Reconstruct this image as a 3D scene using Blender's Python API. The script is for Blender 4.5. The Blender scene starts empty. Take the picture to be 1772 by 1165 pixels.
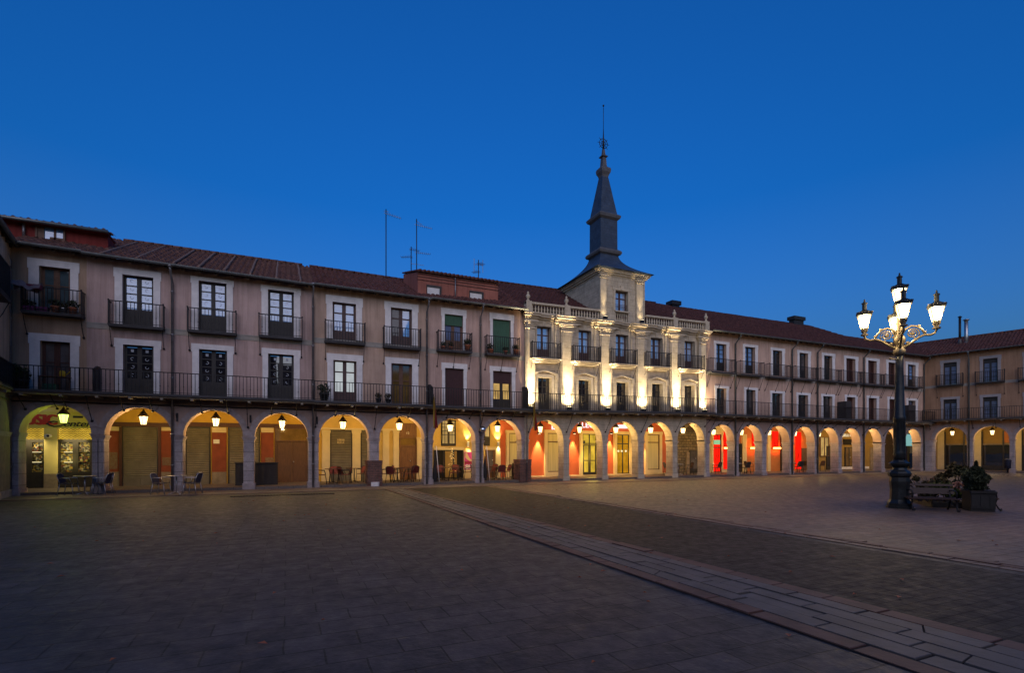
import bpy, bmesh, math, random
from mathutils import Vector, Matrix, noise
random.seed(7)
R = math.radians
sc = bpy.context.scene
COL = sc.collection

# ------------------------------------------------------------------ survey
# World frame: X runs along the long arcaded front, Y goes into it, Z up.
FPX, CXP, HZ, HC = 875.0, 886.0, 781.0, 1.7
NRM = math.hypot(FPX, 1964.0)
SN, CS = FPX / NRM, 1964.0 / NRM
D = HC * SN / 0.02748            # distance of the viewer from the front


def _ray(px):
    u = (px - CXP) / FPX
    return SN + CS * u, CS - SN * u


def T(px, p=0.0):
    dx, dy = _ray(px)
    return (D - p) / dy * dx


def Z(px, py, p=0.0):
    dx, dy = _ray(px)
    return HC + (D - p) / dy * (HZ - py) / FPX


def ground(px, py):
    k = FPX * HC / (py - HZ)
    dx, dy = _ray(px)
    return Vector((k * dx, -D + k * dy, 0))


def hit(px, py, P, d):
    """where the sight line meets a vertical plane through P along d"""
    dx, dy = _ray(px)
    # k*dx = P.x + t d.x ; -D + k*dy = P.y + t d.y
    det = dx * (-d[1]) + d[0] * dy
    k = (P[0] * (-d[1]) + d[0] * (P[1] + D)) / det
    t = (dx * (P[1] + D) - dy * P[0]) / det
    return t, HC + k * (HZ - py) / FPX


# ------------------------------------------------------------------ mesh builder
class MB:
    def __init__(s):
        s.v = []
        s.f = []
        s.sm = []

    def add(s, vs, fs, smooth=False):
        o = len(s.v)
        s.v += [tuple(v) for v in vs]
        s.f += [tuple(o + i for i in f) for f in fs]
        s.sm += [smooth] * len(fs)
        return s

    def box(s, x0, x1, y0, y1, z0, z1, c=0.0):
        if x1 < x0: x0, x1 = x1, x0
        if y1 < y0: y0, y1 = y1, y0
        if z1 < z0: z0, z1 = z1, z0
        if c <= 0:
            vs = [(x0, y0, z0), (x1, y0, z0), (x1, y1, z0), (x0, y1, z0), (x0, y0, z1), (x1, y0, z1), (x1, y1, z1), (x0, y1, z1)]
            return s.add(vs, [(0, 3, 2, 1), (4, 5, 6, 7), (0, 1, 5, 4), (1, 2, 6, 5), (2, 3, 7, 6), (3, 0, 4, 7)])
        c = min(c, (x1 - x0) * .45, (y1 - y0) * .45)
        pr = [(x0 + c, y0), (x1 - c, y0), (x1, y0 + c), (x1, y1 - c), (x1 - c, y1), (x0 + c, y1), (x0, y1 - c), (x0, y0 + c)]
        return s.prism(pr, z0, z1)

    def obox(s, cx, cy, cz, lx, ly, lz, rz=0.0, rx=0.0, ry=0.0):
        m = Matrix.Translation((cx, cy, cz)) @ Matrix.Rotation(rz, 4, 'Z') @ Matrix.Rotation(ry, 4, 'Y') @ Matrix.Rotation(rx, 4, 'X')
        vs = [m @ Vector((a * lx / 2, b * ly / 2, c * lz / 2)) for c in (-1, 1) for (a, b) in ((-1, -1), (1, -1), (1, 1), (-1, 1))]
        return s.add(vs, [(0, 3, 2, 1), (4, 5, 6, 7), (0, 1, 5, 4), (1, 2, 6, 5), (2, 3, 7, 6), (3, 0, 4, 7)])

    def prism(s, poly, z0, z1):
        n = len(poly)
        vs = [(x, y, z0) for x, y in poly] + [(x, y, z1) for x, y in poly]
        fs = [tuple(range(n - 1, -1, -1)), tuple(range(n, 2 * n))] + [(i, (i + 1) % n, n + (i + 1) % n, n + i) for i in range(n)]
        return s.add(vs, fs)

    def prism_y(s, poly, y0, y1):          # poly in (x,z)
        n = len(poly)
        vs = [(x, y0, z) for x, z in poly] + [(x, y1, z) for x, z in poly]
        fs = [tuple(range(n)), tuple(range(2 * n - 1, n - 1, -1))] + [(i, n + i, n + (i + 1) % n, (i + 1) % n) for i in range(n)]
        return s.add(vs, fs)

    def prism_x(s, poly, x0, x1):          # poly in (y,z)
        n = len(poly)
        vs = [(x0, y, z) for y, z in poly] + [(x1, y, z) for y, z in poly]
        fs = [tuple(range(n - 1, -1, -1)), tuple(range(n, 2 * n))] + [(i, (i + 1) % n, n + (i + 1) % n, n + i) for i in range(n)]
        return s.add(vs, fs)

    def tube(s, pts, r, n=6, caps=True, r2=None):
        pts = [Vector(p) for p in pts]
        m = len(pts)
        vs = []
        for i, p in enumerate(pts):
            a = pts[max(i - 1, 0)]
            b = pts[min(i + 1, m - 1)]
            t = (b - a)
            t = t.normalized() if t.length > 1e-9 else Vector((0, 0, 1))
            up = Vector((0, 0, 1)) if abs(t.z) < .9 else Vector((1, 0, 0))
            e1 = t.cross(up).normalized()
            e2 = e1.cross(t).normalized()
            rr = r if r2 is None else r + (r2 - r) * i / (m - 1)
            for k in range(n):
                w = 2 * math.pi * (k + .5) / n
                vs.append(p + e1 * (rr * math.cos(w)) + e2 * (rr * math.sin(w)))
        fs = []
        for i in range(m - 1):
            for k in range(n):
                fs.append((i * n + k, i * n + (k + 1) % n, (i + 1) * n + (k + 1) % n, (i + 1) * n + k))
        if caps:
            fs.append(tuple(range(n - 1, -1, -1)))
            fs.append(tuple((m - 1) * n + k for k in range(n)))
        return s.add(vs, fs, n > 5)

    def lathe(s, prof, n=16, at=(0, 0, 0), sq=False, rot=0.0, smooth=True):
        vs = []
        for r, z in prof:
            for k in range(n):
                w = 2 * math.pi * k / n + rot
                vs.append((at[0] + r * math.cos(w), at[1] + r * math.sin(w), at[2] + z))
        fs = []
        for i in range(len(prof) - 1):
            for k in range(n):
                fs.append((i * n + k, i * n + (k + 1) % n, (i + 1) * n + (k + 1) % n, (i + 1) * n + k))
        fs.append(tuple(range(n - 1, -1, -1)))
        fs.append(tuple((len(prof) - 1) * n + k for k in range(n)))
        return s.add(vs, fs, smooth and n > 6)

    def ball(s, c, r, n=10, m=6):
        pr = []
        for i in range(m + 1):
            w = -math.pi / 2 + math.pi * i / m
            pr.append((max(1e-4, r * math.cos(w)), r * math.sin(w)))
        return s.lathe(pr, n, c)

    def ring(s, c, r, rt, axis='Y', n=20, a0=0.0, a1=2 * math.pi, nt=6):
        pts = []
        for i in range(n + 1):
            w = a0 + (a1 - a0) * i / n
            if axis == 'Y':
                pts.append((c[0] + r * math.cos(w), c[1], c[2] + r * math.sin(w)))
            else:
                pts.append((c[0] + r * math.cos(w), c[1] + r * math.sin(w), c[2]))
        return s.tube(pts, rt, nt)

    def shear(s, k, x0):
        s.v = [(x, y, z + k * (x - x0)) for x, y, z in s.v]
        return s

    def xf(s, m):
        s.v = [tuple(m @ Vector(v)) for v in s.v]
        return s

    def build(s, name, mat, parent=None, loc=None, off=None):
        me = bpy.data.meshes.new(name)
        me.from_pydata(s.v, [], s.f)
        me.polygons.foreach_set('use_smooth', s.sm)
        if mat is not None:
            me.materials.append(mat)
        me.update()
        o = bpy.data.objects.new(name, me)
        COL.objects.link(o)
        if loc is not None: o.location = loc
        if parent is not None:
            o.parent = parent
            if parent.type == 'EMPTY' and parent.get('_w'):
                o.location = -Vector(parent.location)
        return o


def tag(o, label=None, cat=None, group=None, kind=None):
    if label: o['label'] = label
    if cat: o['category'] = cat
    if group: o['group'] = group
    if kind: o['kind'] = kind
    return o


def empty(name, loc=(0, 0, 0), rz=0.0, world=False):
    o = bpy.data.objects.new(name, None)
    o.empty_display_size = .3
    COL.objects.link(o)
    o.location = loc
    o.rotation_euler = (0, 0, rz)
    if world: o['_w'] = 1
    return o


def kids(o):
    return [c for c in bpy.data.objects if c.parent == o]


def clone(o, parent=None):
    c = o.copy()
    COL.objects.link(c)
    c.parent = parent
    for ch in kids(o):
        clone(ch, c)
    return c


def put(o, loc, rz=0.0, s=1.0):
    o.location = loc
    o.rotation_euler = (0, 0, rz)
    o.scale = (s, s, s)
    return o


def textmesh(body, size, ext=.01, font_shear=0.0, sx=1.0, space=1.0):
    cu = bpy.data.curves.new('lettering', 'FONT')
    cu.body = body
    cu.size = size
    cu.extrude = ext
    cu.shear = font_shear
    cu.space_character = space
    t = bpy.data.objects.new('lettering', cu)
    COL.objects.link(t)
    bpy.context.view_layer.update()
    me = bpy.data.meshes.new_from_object(t.evaluated_get(bpy.context.evaluated_depsgraph_get()))
    bpy.data.objects.remove(t)
    mb = MB()
    # stand the letters up: x stays, y -> z, z -> -y
    mb.add([(v.co.x * sx, -v.co.z, v.co.y) for v in me.vertices], [tuple(p.vertices) for p in me.polygons])
    return mb


def fit(mb, x0, x1, z0, z1, y):
    xs = [v[0] for v in mb.v]
    zs = [v[2] for v in mb.v]
    a, b, c, d = min(xs), max(xs), min(zs), max(zs)
    mb.v = [(x0 + (v[0] - a) / (b - a) * (x1 - x0), y + v[1], z0 + (v[2] - c) / (d - c) * (z1 - z0)) for v in mb.v]
    return mb


# ------------------------------------------------------------------ materials
def _nt(name):
    m = bpy.data.materials.new(name)
    m.use_nodes = True
    nt = m.node_tree
    return m, nt, nt.nodes['Principled BSDF']


def _c(c, k=1.0):
    return (min(1, c[0] * k), min(1, c[1] * k), min(1, c[2] * k), 1)


def N(nt, typ, **kw):
    n = nt.nodes.new(typ)
    for k, v in kw.items():
        if k in n.inputs:
            n.inputs[k].default_value = v
        else:
            setattr(n, k, v)
    return n


def mixc(nt, fac, a, b, blend='MIX'):
    m = nt.nodes.new('ShaderNodeMix')
    m.data_type = 'RGBA'
    m.blend_type = blend
    for sock, val in ((m.inputs[0], fac), (m.inputs[6], a), (m.inputs[7], b)):
        if hasattr(val, 'links'):
            nt.links.new(val, sock)
        else:
            sock.default_value = val
    return m.outputs[2]


def ramp(nt, src, p0, p1, c0=(0, 0, 0, 1), c1=(1, 1, 1, 1)):
    r = nt.nodes.new('ShaderNodeValToRGB')
    r.color_ramp.elements[0].position = p0
    r.color_ramp.elements[1].position = p1
    r.color_ramp.elements[0].color = c0
    r.color_ramp.elements[1].color = c1
    nt.links.new(src, r.inputs[0])
    return r.outputs[0]


def mapped(nt, scale=(1, 1, 1), loc=(0, 0, 0)):
    t = nt.nodes.new('ShaderNodeTexCoord')
    m = N(nt, 'ShaderNodeMapping')
    m.inputs['Scale'].default_value = scale
    m.inputs['Location'].default_value = loc
    nt.links.new(t.outputs['Object'], m.inputs[0])
    return m.outputs[0]


def nz(nt, vec, scale, detail=5, rough=.6):
    n = N(nt, 'ShaderNodeTexNoise', Scale=scale, Detail=detail, Roughness=rough)
    nt.links.new(vec, n.inputs['Vector'])
    return n.outputs['Fac']


def bump(nt, b, h, strength, dist=.02):
    n = N(nt, 'ShaderNodeBump', Strength=strength, Distance=dist)
    nt.links.new(h, n.inputs['Height'])
    nt.links.new(n.outputs[0], b.inputs['Normal'])


def M(name, col, rough=.75, var=.2, scale=2.0, bmp=.15, bscale=30, metal=0.0, col2=None, spec=.35, stretch=(1, 1, 1), stain=0.0, staincol=None):
    m, nt, b = _nt(name)
    v = mapped(nt, stretch)
    f = nz(nt, v, scale)
    c = mixc(nt, ramp(nt, f, .3, .7), _c(col, 1 - var), _c(col2 if col2 else col, 1 + (0 if col2 else var)))
    if stain > 0:
        v2 = mapped(nt, (1.3, 1.3, .35), (3, 1, 7))
        f2 = nz(nt, v2, 1.1, 7, .7)
        c = mixc(nt, ramp(nt, f2, .45, .75, (0, 0, 0, 1), (stain, stain, stain, 1)), c, _c(staincol or [x * .45 for x in col]))
    nt.links.new(c, b.inputs['Base Color'])
    b.inputs['Roughness'].default_value = rough
    b.inputs['Metallic'].default_value = metal
    b.inputs['Specular IOR Level'].default_value = spec
    if bmp > 0:
        bump(nt, b, nz(nt, v, bscale, 4), bmp, .01)
    return m


def MBrick(name, col, col2, mortar, bw, bh, axis='wall', ms=.012, rough=.8, bmp=.5, var=.35, stain=.25, offset=.5, dist=.012, nscale=2.2, sq=1.0, spec=.3, rot=0.0):
    m, nt, b = _nt(name)
    t = nt.nodes.new('ShaderNodeTexCoord')
    sp = nt.nodes.new('ShaderNodeSeparateXYZ')
    nt.links.new(t.outputs['Object'], sp.inputs[0])
    cb = nt.nodes.new('ShaderNodeCombineXYZ')
    if axis == 'wall':
        ad = N(nt, 'ShaderNodeMath', operation='ADD')
        nt.links.new(sp.outputs[0], ad.inputs[0])
        nt.links.new(sp.outputs[1], ad.inputs[1])
        nt.links.new(ad.outputs[0], cb.inputs[0])
        nt.links.new(sp.outputs[2], cb.inputs[1])
    elif axis == 'ground':
        nt.links.new(sp.outputs[0], cb.inputs[0])
        nt.links.new(sp.outputs[1], cb.inputs[1])
    else:
        nt.links.new(sp.outputs[1], cb.inputs[0])
        nt.links.new(sp.outputs[0], cb.inputs[1])
    # slightly wandering joints
    wv = N(nt, 'ShaderNodeTexNoise', Scale=1.7, Detail=2.0)
    nt.links.new(cb.outputs[0], wv.inputs['Vector'])
    va = N(nt, 'ShaderNodeVectorMath', operation='SCALE')
    nt.links.new(wv.outputs['Color'], va.inputs[0])
    va.inputs['Scale'].default_value = bh * .12
    vs = N(nt, 'ShaderNodeVectorMath', operation='ADD')
    nt.links.new(cb.outputs[0], vs.inputs[0])
    nt.links.new(va.outputs[0], vs.inputs[1])
    br = N(nt, 'ShaderNodeTexBrick', Scale=1.0)
    br.inputs['Color1'].default_value = _c(col)
    br.inputs['Color2'].default_value = _c(col2)
    br.inputs['Mortar'].default_value = _c(mortar)
    br.inputs['Mortar Size'].default_value = ms
    br.inputs['Mortar Smooth'].default_value = .3
    br.inputs['Brick Width'].default_value = bw
    br.inputs['Row Height'].default_value = bh
    br.offset = offset
    br.squash = sq
    nt.links.new(vs.outputs[0], br.inputs['Vector'])
    v = mapped(nt)
    f = nz(nt, v, nscale, 6, .65)
    k = ramp(nt, f, .25, .75, (1 - var, 1 - var, 1 - var, 1), (1 + var, 1 + var, 1 + var, 1))
    c = mixc(nt, 1.0, br.outputs['Color'], k, 'MULTIPLY')
    kf = ramp(nt, nz(nt, v, 26, 5, .75), .3, .7, (.78, .78, .78, 1), (1.2, 1.2, 1.2, 1))
    c = mixc(nt, 1.0, c, kf, 'MULTIPLY')
    if stain > 0:
        f2 = nz(nt, mapped(nt, (.4, .4, .4), (5, 2, 1)), 1.2, 6, .7)
        c = mixc(nt, ramp(nt, f2, .45, .7, (0, 0, 0, 1), (stain, stain, stain, 1)), c, _c(col, .45))
    nt.links.new(c, b.inputs['Base Color'])
    b.inputs['Specular IOR Level'].default_value = spec
    rr = ramp(nt, nz(nt, v, 5.0, 4), .3, .7, (rough - .13,) * 3 + (1,), (min(1, rough + .1),) * 3 + (1,))
    nt.links.new(rr, b.inputs['Roughness'])
    iv = N(nt, 'ShaderNodeMath', operation='MULTIPLY_ADD')
    nt.links.new(br.outputs['Fac'], iv.inputs[0])
    iv.inputs[1].default_value = -1.0
    nt.links.new(nz(nt, v, 14, 5), iv.inputs[2])
    bump(nt, b, iv.outputs[0], bmp, dist)
    return m


def E(name, col, strength):
    m = bpy.data.materials.new(name)
    m.use_nodes = True
    nt = m.node_tree
    nt.nodes.clear()
    o = nt.nodes.new('ShaderNodeOutputMaterial')
    e = N(nt, 'ShaderNodeEmission', Color=_c(col), Strength=strength)
    nt.links.new(e.outputs[0], o.inputs[0])
    return m


def LG(name, col, strength, clear=.6):
    """milky lantern glass: glows and lets the bulb's light out"""
    m = bpy.data.materials.new(name)
    m.use_nodes = True
    nt = m.node_tree
    nt.nodes.clear()
    o = nt.nodes.new('ShaderNodeOutputMaterial')
    e = N(nt, 'ShaderNodeEmission', Color=_c(col), Strength=strength)
    t = nt.nodes.new('ShaderNodeBsdfTransparent')
    t.inputs[0].default_value = (clear, clear * .95, clear * .85, 1)
    a = nt.nodes.new('ShaderNodeAddShader')
    nt.links.new(e.outputs[0], a.inputs[0])
    nt.links.new(t.outputs[0], a.inputs[1])
    nt.links.new(a.outputs[0], o.inputs[0])
    return m


def G(name, col, ior=1.9, rough=.03, var=.3):
    """window glass seen from outside: mirror coat over what hangs behind it; some panes hold painted reflections"""
    m, nt, b = _nt(name)
    v = mapped(nt)
    nt.links.new(mixc(nt, ramp(nt, nz(nt, v, 1.5, 3), .35, .65), _c(col, 1 - var), _c(col, 1 + var)), b.inputs['Base Color'])
    b.inputs['IOR'].default_value = ior
    b.inputs['Roughness'].default_value = rough
    bump(nt, b, nz(nt, v, .9, 1), .06, .03)
    return m


def Stripes(name, cols, axis=0, period=1.0, off=0.0, rough=.8):
    m, nt, b = _nt(name)
    t = nt.nodes.new('ShaderNodeTexCoord')
    sp = nt.nodes.new('ShaderNodeSeparateXYZ')
    nt.links.new(t.outputs['Object'], sp.inputs[0])
    a = N(nt, 'ShaderNodeMath', operation='MULTIPLY_ADD')
    nt.links.new(sp.outputs[axis], a.inputs[0])
    a.inputs[1].default_value = 1.0 / period
    a.inputs[2].default_value = off
    r = nt.nodes.new('ShaderNodeValToRGB')
    r.color_ramp.interpolation = 'CONSTANT'
    els = r.color_ramp.elements
    n = len(cols)
    els[0].color = _c(cols[0])
    els[1].position = 1.0 / n
    els[1].color = _c(cols[1])
    for i in range(2, n):
        e = els.new(i / n)
        e.color = _c(cols[i])
    nt.links.new(a.outputs[0], r.inputs[0])
    nt.links.new(r.outputs[0], b.inputs['Base Color'])
    b.inputs['Roughness'].default_value = rough
    return m


def Goods(name, strength, colset, scale=13.0):
    """lit shelves full of small boxes, seen through a shop window"""
    m = bpy.data.materials.new(name)
    m.use_nodes = True
    nt = m.node_tree
    b = nt.nodes['Principled BSDF']
    v = mapped(nt, (scale, scale, scale * 1.3))
    vo = N(nt, 'ShaderNodeTexVoronoi', Scale=1.0)
    vo.distance = 'CHEBYCHEV'
    nt.links.new(v, vo.inputs['Vector'])
    sp = nt.nodes.new('ShaderNodeSeparateColor')
    nt.links.new(vo.outputs['Color'], sp.inputs[0])
    r = nt.nodes.new('ShaderNodeValToRGB')
    r.color_ramp.interpolation = 'CONSTANT'
    els = r.color_ramp.elements
    n = len(colset)
    els[0].color = _c(colset[0])
    els[1].position = 1 / n
    els[1].color = _c(colset[1])
    for i in range(2, n):
        els.new(i / n).color = _c(colset[i])
    nt.links.new(sp.outputs[0], r.inputs[0])
    nt.links.new(r.outputs[0], b.inputs['Base Color'])
    b.inputs['Roughness'].default_value = .5
    return m


def EV(name, col, strength, scale=1.6, lo=.45, stretch=(1, 1, .6)):
    """emission for lit rooms and one bright pane: brighter and dimmer patches"""
    m = E(name, col, strength)
    n = m.node_tree
    f = ramp(n, nz(n, mapped(n, stretch), scale, 4), .32, .68, (lo, lo, lo, 1), (1.25, 1.25, 1.25, 1))
    q = N(n, 'ShaderNodeMath', operation='MULTIPLY')
    n.links.new(f, q.inputs[0])
    q.inputs[1].default_value = strength
    n.links.new(q.outputs[0], [x for x in n.nodes if x.type == 'EMISSION'][0].inputs['Strength'])
    return m


mat = {}
def plaster(key, col, var=.1, stain=.35):
    mat[key] = M(key, col, .9, var, 1.3, .25, 22, stain=stain, spec=.15)
    # rain streaks run down the render
    nt = mat[key].node_tree
    b = nt.nodes['Principled BSDF']
    src = b.inputs['Base Color'].links[0].from_socket
    f = ramp(nt, nz(nt, mapped(nt, (5, 5, .22), (2, 4, 1)), 1.6, 6, .7), .42, .72, (1, 1, 1, 1), (.72, .69, .67, 1))
    f2 = ramp(nt, nz(nt, mapped(nt, (1, 1, 1), (9, 4, 1)), .45, 3, .5), .35, .65, (.90, .88, .86, 1), (1.08, 1.05, 1.02, 1))
    nt.links.new(mixc(nt, 1.0, mixc(nt, 1.0, src, f, 'MULTIPLY'), f2, 'MULTIPLY'), b.inputs['Base Color'])

plaster('plaster_tan', (.44, .31, .22))
plaster('plaster_left', (.58, .42, .30))
plaster('plaster_pink', (.50, .365, .335))
plaster('plaster_ochre', (.51, .37, .29))
plaster('plaster_rose', (.53, .375, .32))
plaster('plaster_pale', (.60, .42, .335))
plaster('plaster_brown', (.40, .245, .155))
plaster('attic_red', (.24, .045, .04), .15)
plaster('attic_brick', (.33, .13, .10), .1)
mat['surround'] = M('pale_dressed_stone', (.76, .72, .70), .85, .12, 3, .2, 25, stain=.25, spec=.2)
mat['belt'] = M('grey_belt_stone', (.34, .31, .27), .9, .15, 3, .25, 25, stain=.3, spec=.2)
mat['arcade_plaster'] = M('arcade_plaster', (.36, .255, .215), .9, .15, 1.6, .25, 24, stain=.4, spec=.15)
mat['pillar'] = MBrick('pillar_stone', (.40, .34, .33), (.33, .29, .29), (.14, .12, .11), .9, .42, 'wall', .010, .85, .45, .3, .3, dist=.008)
mat['vouss'] = M('arch_stone', (.35, .29, .28), .85, .22, 4, .3, 22, stain=.3, spec=.2)
mat['th_stone'] = MBrick('gold_ashlar', (.50, .42, .31), (.43, .36, .27), (.22, .18, .13), .75, .33, 'wall', .008, .85, .4, .28, .25, dist=.007)
mat['th_plain'] = M('gold_carved_stone', (.50, .42, .31), .85, .18, 3.5, .25, 24, stain=.25, spec=.2)
mat['rubble'] = MBrick('rubble_stone', (.20, .155, .10), (.13, .105, .075), (.05, .04, .03), .34, .2, 'wall', .02, .95, .8, .4, .3, dist=.02)
mat['brick'] = MBrick('rough_brick', (.22, .10, .075), (.15, .075, .06), (.09, .07, .06), .27, .085, 'wall', .014, .9, .7, .35, .2, dist=.012)
mat['iron'] = M('black_iron', (.020, .019, .022), .5, .3, 8, .1, 40, metal=.4, spec=.4)
mat['slab_edge'] = M('dark_slab', (.055, .052, .055), .7, .25, 4, .15, 30)
mat['under'] = M('slab_underside', (.26, .22, .17), .9, .2, 3, .2, 20, stain=.3)
mat['timber'] = M('eaves_timber', (.055, .038, .027), .8, .3, 6, .2, 30)
mat['gutter'] = M('zinc_gutter', (.16, .17, .17), .5, .25, 4, .05, 30, metal=.6)
mat['pipe'] = M('zinc_pipe', (.23, .22, .23), .45, .3, 3, .05, 30, metal=.65)
mat['tile'] = M('clay_roof_tile', (.080, .032, .028), .9, .5, 5.0, .35, 18, col2=(.165, .068, .056), spec=.15, stain=.45, staincol=(.10, .075, .065))
mat['tile2'] = M('old_clay_tile', (.10, .044, .036), .9, .5, 7.0, .35, 18, col2=(.20, .10, .078), spec=.15, stain=.35, staincol=(.105, .08, .062))
mat['tile_flat'] = M('dark_clay_tile', (.062, .025, .023), .9, .4, 4.0, .35, 18, col2=(.115, .046, .039), spec=.15, stain=.35, staincol=(.075, .05, .045))
mat['mortar'] = M('mortar_line', (.20, .135, .11), .95, .3, 6, .3, 20, spec=.1)
mat['slate'] = MBrick('blue_slate', (.034, .052, .088), (.044, .064, .104), (.020, .025, .036), .26, .17, 'wall', .006, .55, .4, .3, .2, dist=.006)
mat['lead'] = M('lead_trim', (.105, .102, .108), .6, .2, 5, .1, 30, metal=.2)
mat['dark_wood'] = M('dark_door_wood', (.045, .034, .030), .6, .3, 5, .15, 40, stretch=(6, 6, .6))
mat['brown_wood'] = M('brown_wood', (.105, .052, .030), .6, .3, 5, .15, 40, stretch=(6, 6, .6))
mat['red_wood'] = M('red_brown_wood', (.075, .030, .022), .6, .3, 5, .15, 40, stretch=(6, 6, .6))
mat['oak'] = M('varnished_oak', (.16, .075, .030), .5, .35, 4, .15, 40, stretch=(6, 6, .6))
mat['bench_wood'] = M('bench_slats', (.052, .028, .024), .5, .3, 5, .15, 40, stretch=(.6, 6, 6))
mat['maroon_blind'] = M('maroon_blind', (.060, .026, .028), .7, .15, 5, .1, 40)
mat['green_blind'] = M('green_blind', (.045, .115, .070), .65, .2, 5, .1, 40, stretch=(4, 4, .5))
mat['white_blind'] = M('white_blind', (.62, .60, .58), .7, .08, 3, .1, 30)
mat['shutter'] = M('grey_roller_shutter', (.165, .145, .11), .55, .2, 2.0, .1, 30, metal=.25, stain=.3)
mat['red_panel'] = M('red_painted_wall', (.23, .055, .026), .8, .18, 2.5, .2, 24, stain=.35)
mat['yellow_wall'] = M('yellow_wall', (.62, .43, .13), .85, .08, 2, .2, 22, stain=.15)
mat['deep_yellow'] = M('deep_yellow_wall', (.55, .33, .05), .85, .1, 2, .2, 22, stain=.2)
mat['cream'] = M('cream_plaster', (.64, .52, .30), .85, .08, 2, .2, 22, stain=.12)
mat['base_stone'] = M('plinth_stone', (.24, .19, .14), .9, .25, 4, .3, 20, stain=.3)
mat['th_red'] = M('orange_red_wall', (.50, .115, .045), .8, .1, 2, .15, 24, stain=.15)
mat['orange_wall'] = M('orange_wall', (.50, .17, .05), .8, .1, 2, .15, 24, stain=.15)
mat['olive_wall'] = M('ochre_brown_wall', (.30, .19, .055), .85, .15, 2, .15, 24, stain=.3)
mat['green_cream'] = M('lime_cream_wall', (.58, .50, .22), .85, .08, 2, .15, 24, stain=.12)
mat['curtain'] = M('pale_curtain', (.55, .48, .24), .85, .18, 1.0, .3, 8, stretch=(9, 1, .3))
mat['frame_dark'] = M('dark_frame', (.030, .026, .024), .5, .2, 6, .05, 30)
mat['frame_brown'] = M('brown_frame', (.12, .060, .036), .55, .25, 6, .1, 30)
mat['frame_plum'] = M('plum_brown_frame', (.085, .050, .045), .55, .25, 6, .1, 30)
mat['steel'] = M('brushed_steel', (.45, .45, .46), .35, .1, 5, .02, 40, metal=.9)
mat['alu'] = M('aluminium_tube', (.42, .42, .46), .35, .08, 5, 0, 40, metal=.85)
mat['navy_mesh'] = M('navy_weave', (.022, .025, .060), .7, .2, 9, .2, 60)
mat['red_rattan'] = M('dark_red_rattan', (.150, .028, .024), .6, .3, 9, .3, 60)
mat['dark_rattan'] = M('dark_brown_rattan', (.040, .028, .022), .6, .3, 9, .3, 60)
mat['tabletop'] = M('pale_table_top', (.42, .40, .36), .35, .1, 5, .03, 40, metal=.2)
mat['dark_cover'] = M('charcoal_cover', (.030, .027, .029), .75, .25, 3, .2, 18)
mat['lamp_iron'] = M('dark_green_cast_iron', (.030, .034, .036), .42, .3, 7, .12, 30, metal=.5)
mat['lamp_gold'] = M('weathered_pale_iron', (.17, .145, .10), .5, .25, 9, .12, 30, metal=.35)
mat['hood'] = M('lantern_hood', (.060, .048, .034), .5, .25, 9, .08, 30, metal=.5)
mat['planter'] = M('charcoal_planter', (.022, .021, .021), .6, .2, 5, .08, 30)
mat['leaf_dark'] = M('dark_conifer_leaf', (.026, .036, .018), .8, .5, 6, .0, 30, col2=(.050, .062, .028))
mat['leaf'] = M('green_leaf', (.050, .075, .018), .75, .5, 6, .0, 30, col2=(.10, .13, .03))
mat['leaf_brown'] = M('brown_green_leaf', (.055, .042, .022), .8, .5, 6, .0, 30, col2=(.09, .075, .035))
mat['petal'] = M('pale_pink_petals', (.60, .42, .36), .8, .3, 8, .0, 30, col2=(.55, .22, .14))
mat['soil'] = M('dark_soil', (.035, .026, .02), .95, .3, 9, .4, 20)
mat['terracotta'] = M('terracotta', (.30, .10, .05), .85, .2, 6, .1, 30)
mat['purple'] = M('purple_plastic', (.13, .02, .10), .5, .15, 6, .02, 30)
mat['grey_cloth'] = M('grey_mauve_cloth', (.20, .16, .18), .9, .2, 6, .3, 20)
mat['pink_cloth'] = M('plum_cloth', (.16, .035, .06), .9, .2, 6, .3, 20)
mat['tarp'] = M('dark_blue_tarp', (.020, .026, .042), .6, .3, 3, .4, 9)
mat['green_plastic'] = M('green_crate', (.02, .10, .06), .6, .2, 6, .05, 30)
mat['white_paint'] = M('white_paint', (.72, .70, .66), .6, .1, 5, .05, 30)
mat['paper'] = M('white_paper', (.75, .73, .68), .8, .06, 5, .0, 30)
mat['grime_poster'] = M('torn_poster', (.50, .40, .26), .85, .6, 14, .1, 30, col2=(.16, .07, .04))
mat['barrel'] = M('dark_barrel', (.045, .030, .022), .6, .25, 6, .1, 30)
mat['yellow_box'] = M('yellow_box', (.55, .36, .02), .6, .1, 5, .03, 30)
mat['screen'] = M('balcony_screen', (.042, .036, .036), .7, .2, 5, .05, 30)
mat['mirror'] = M('mirror_ball', (.75, .78, .82), .06, .03, 4, .0, 30, metal=1.0)
mat['bin'] = M('dark_blue_bin', (.022, .028, .055), .5, .2, 5, .03, 30)
mat['sticker'] = M('pale_sticker', (.50, .52, .56), .7, .1, 5, 0, 30)
mat['black'] = M('black_interior', (.012, .010, .009), .9, .2, 5, 0, 30)
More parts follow.
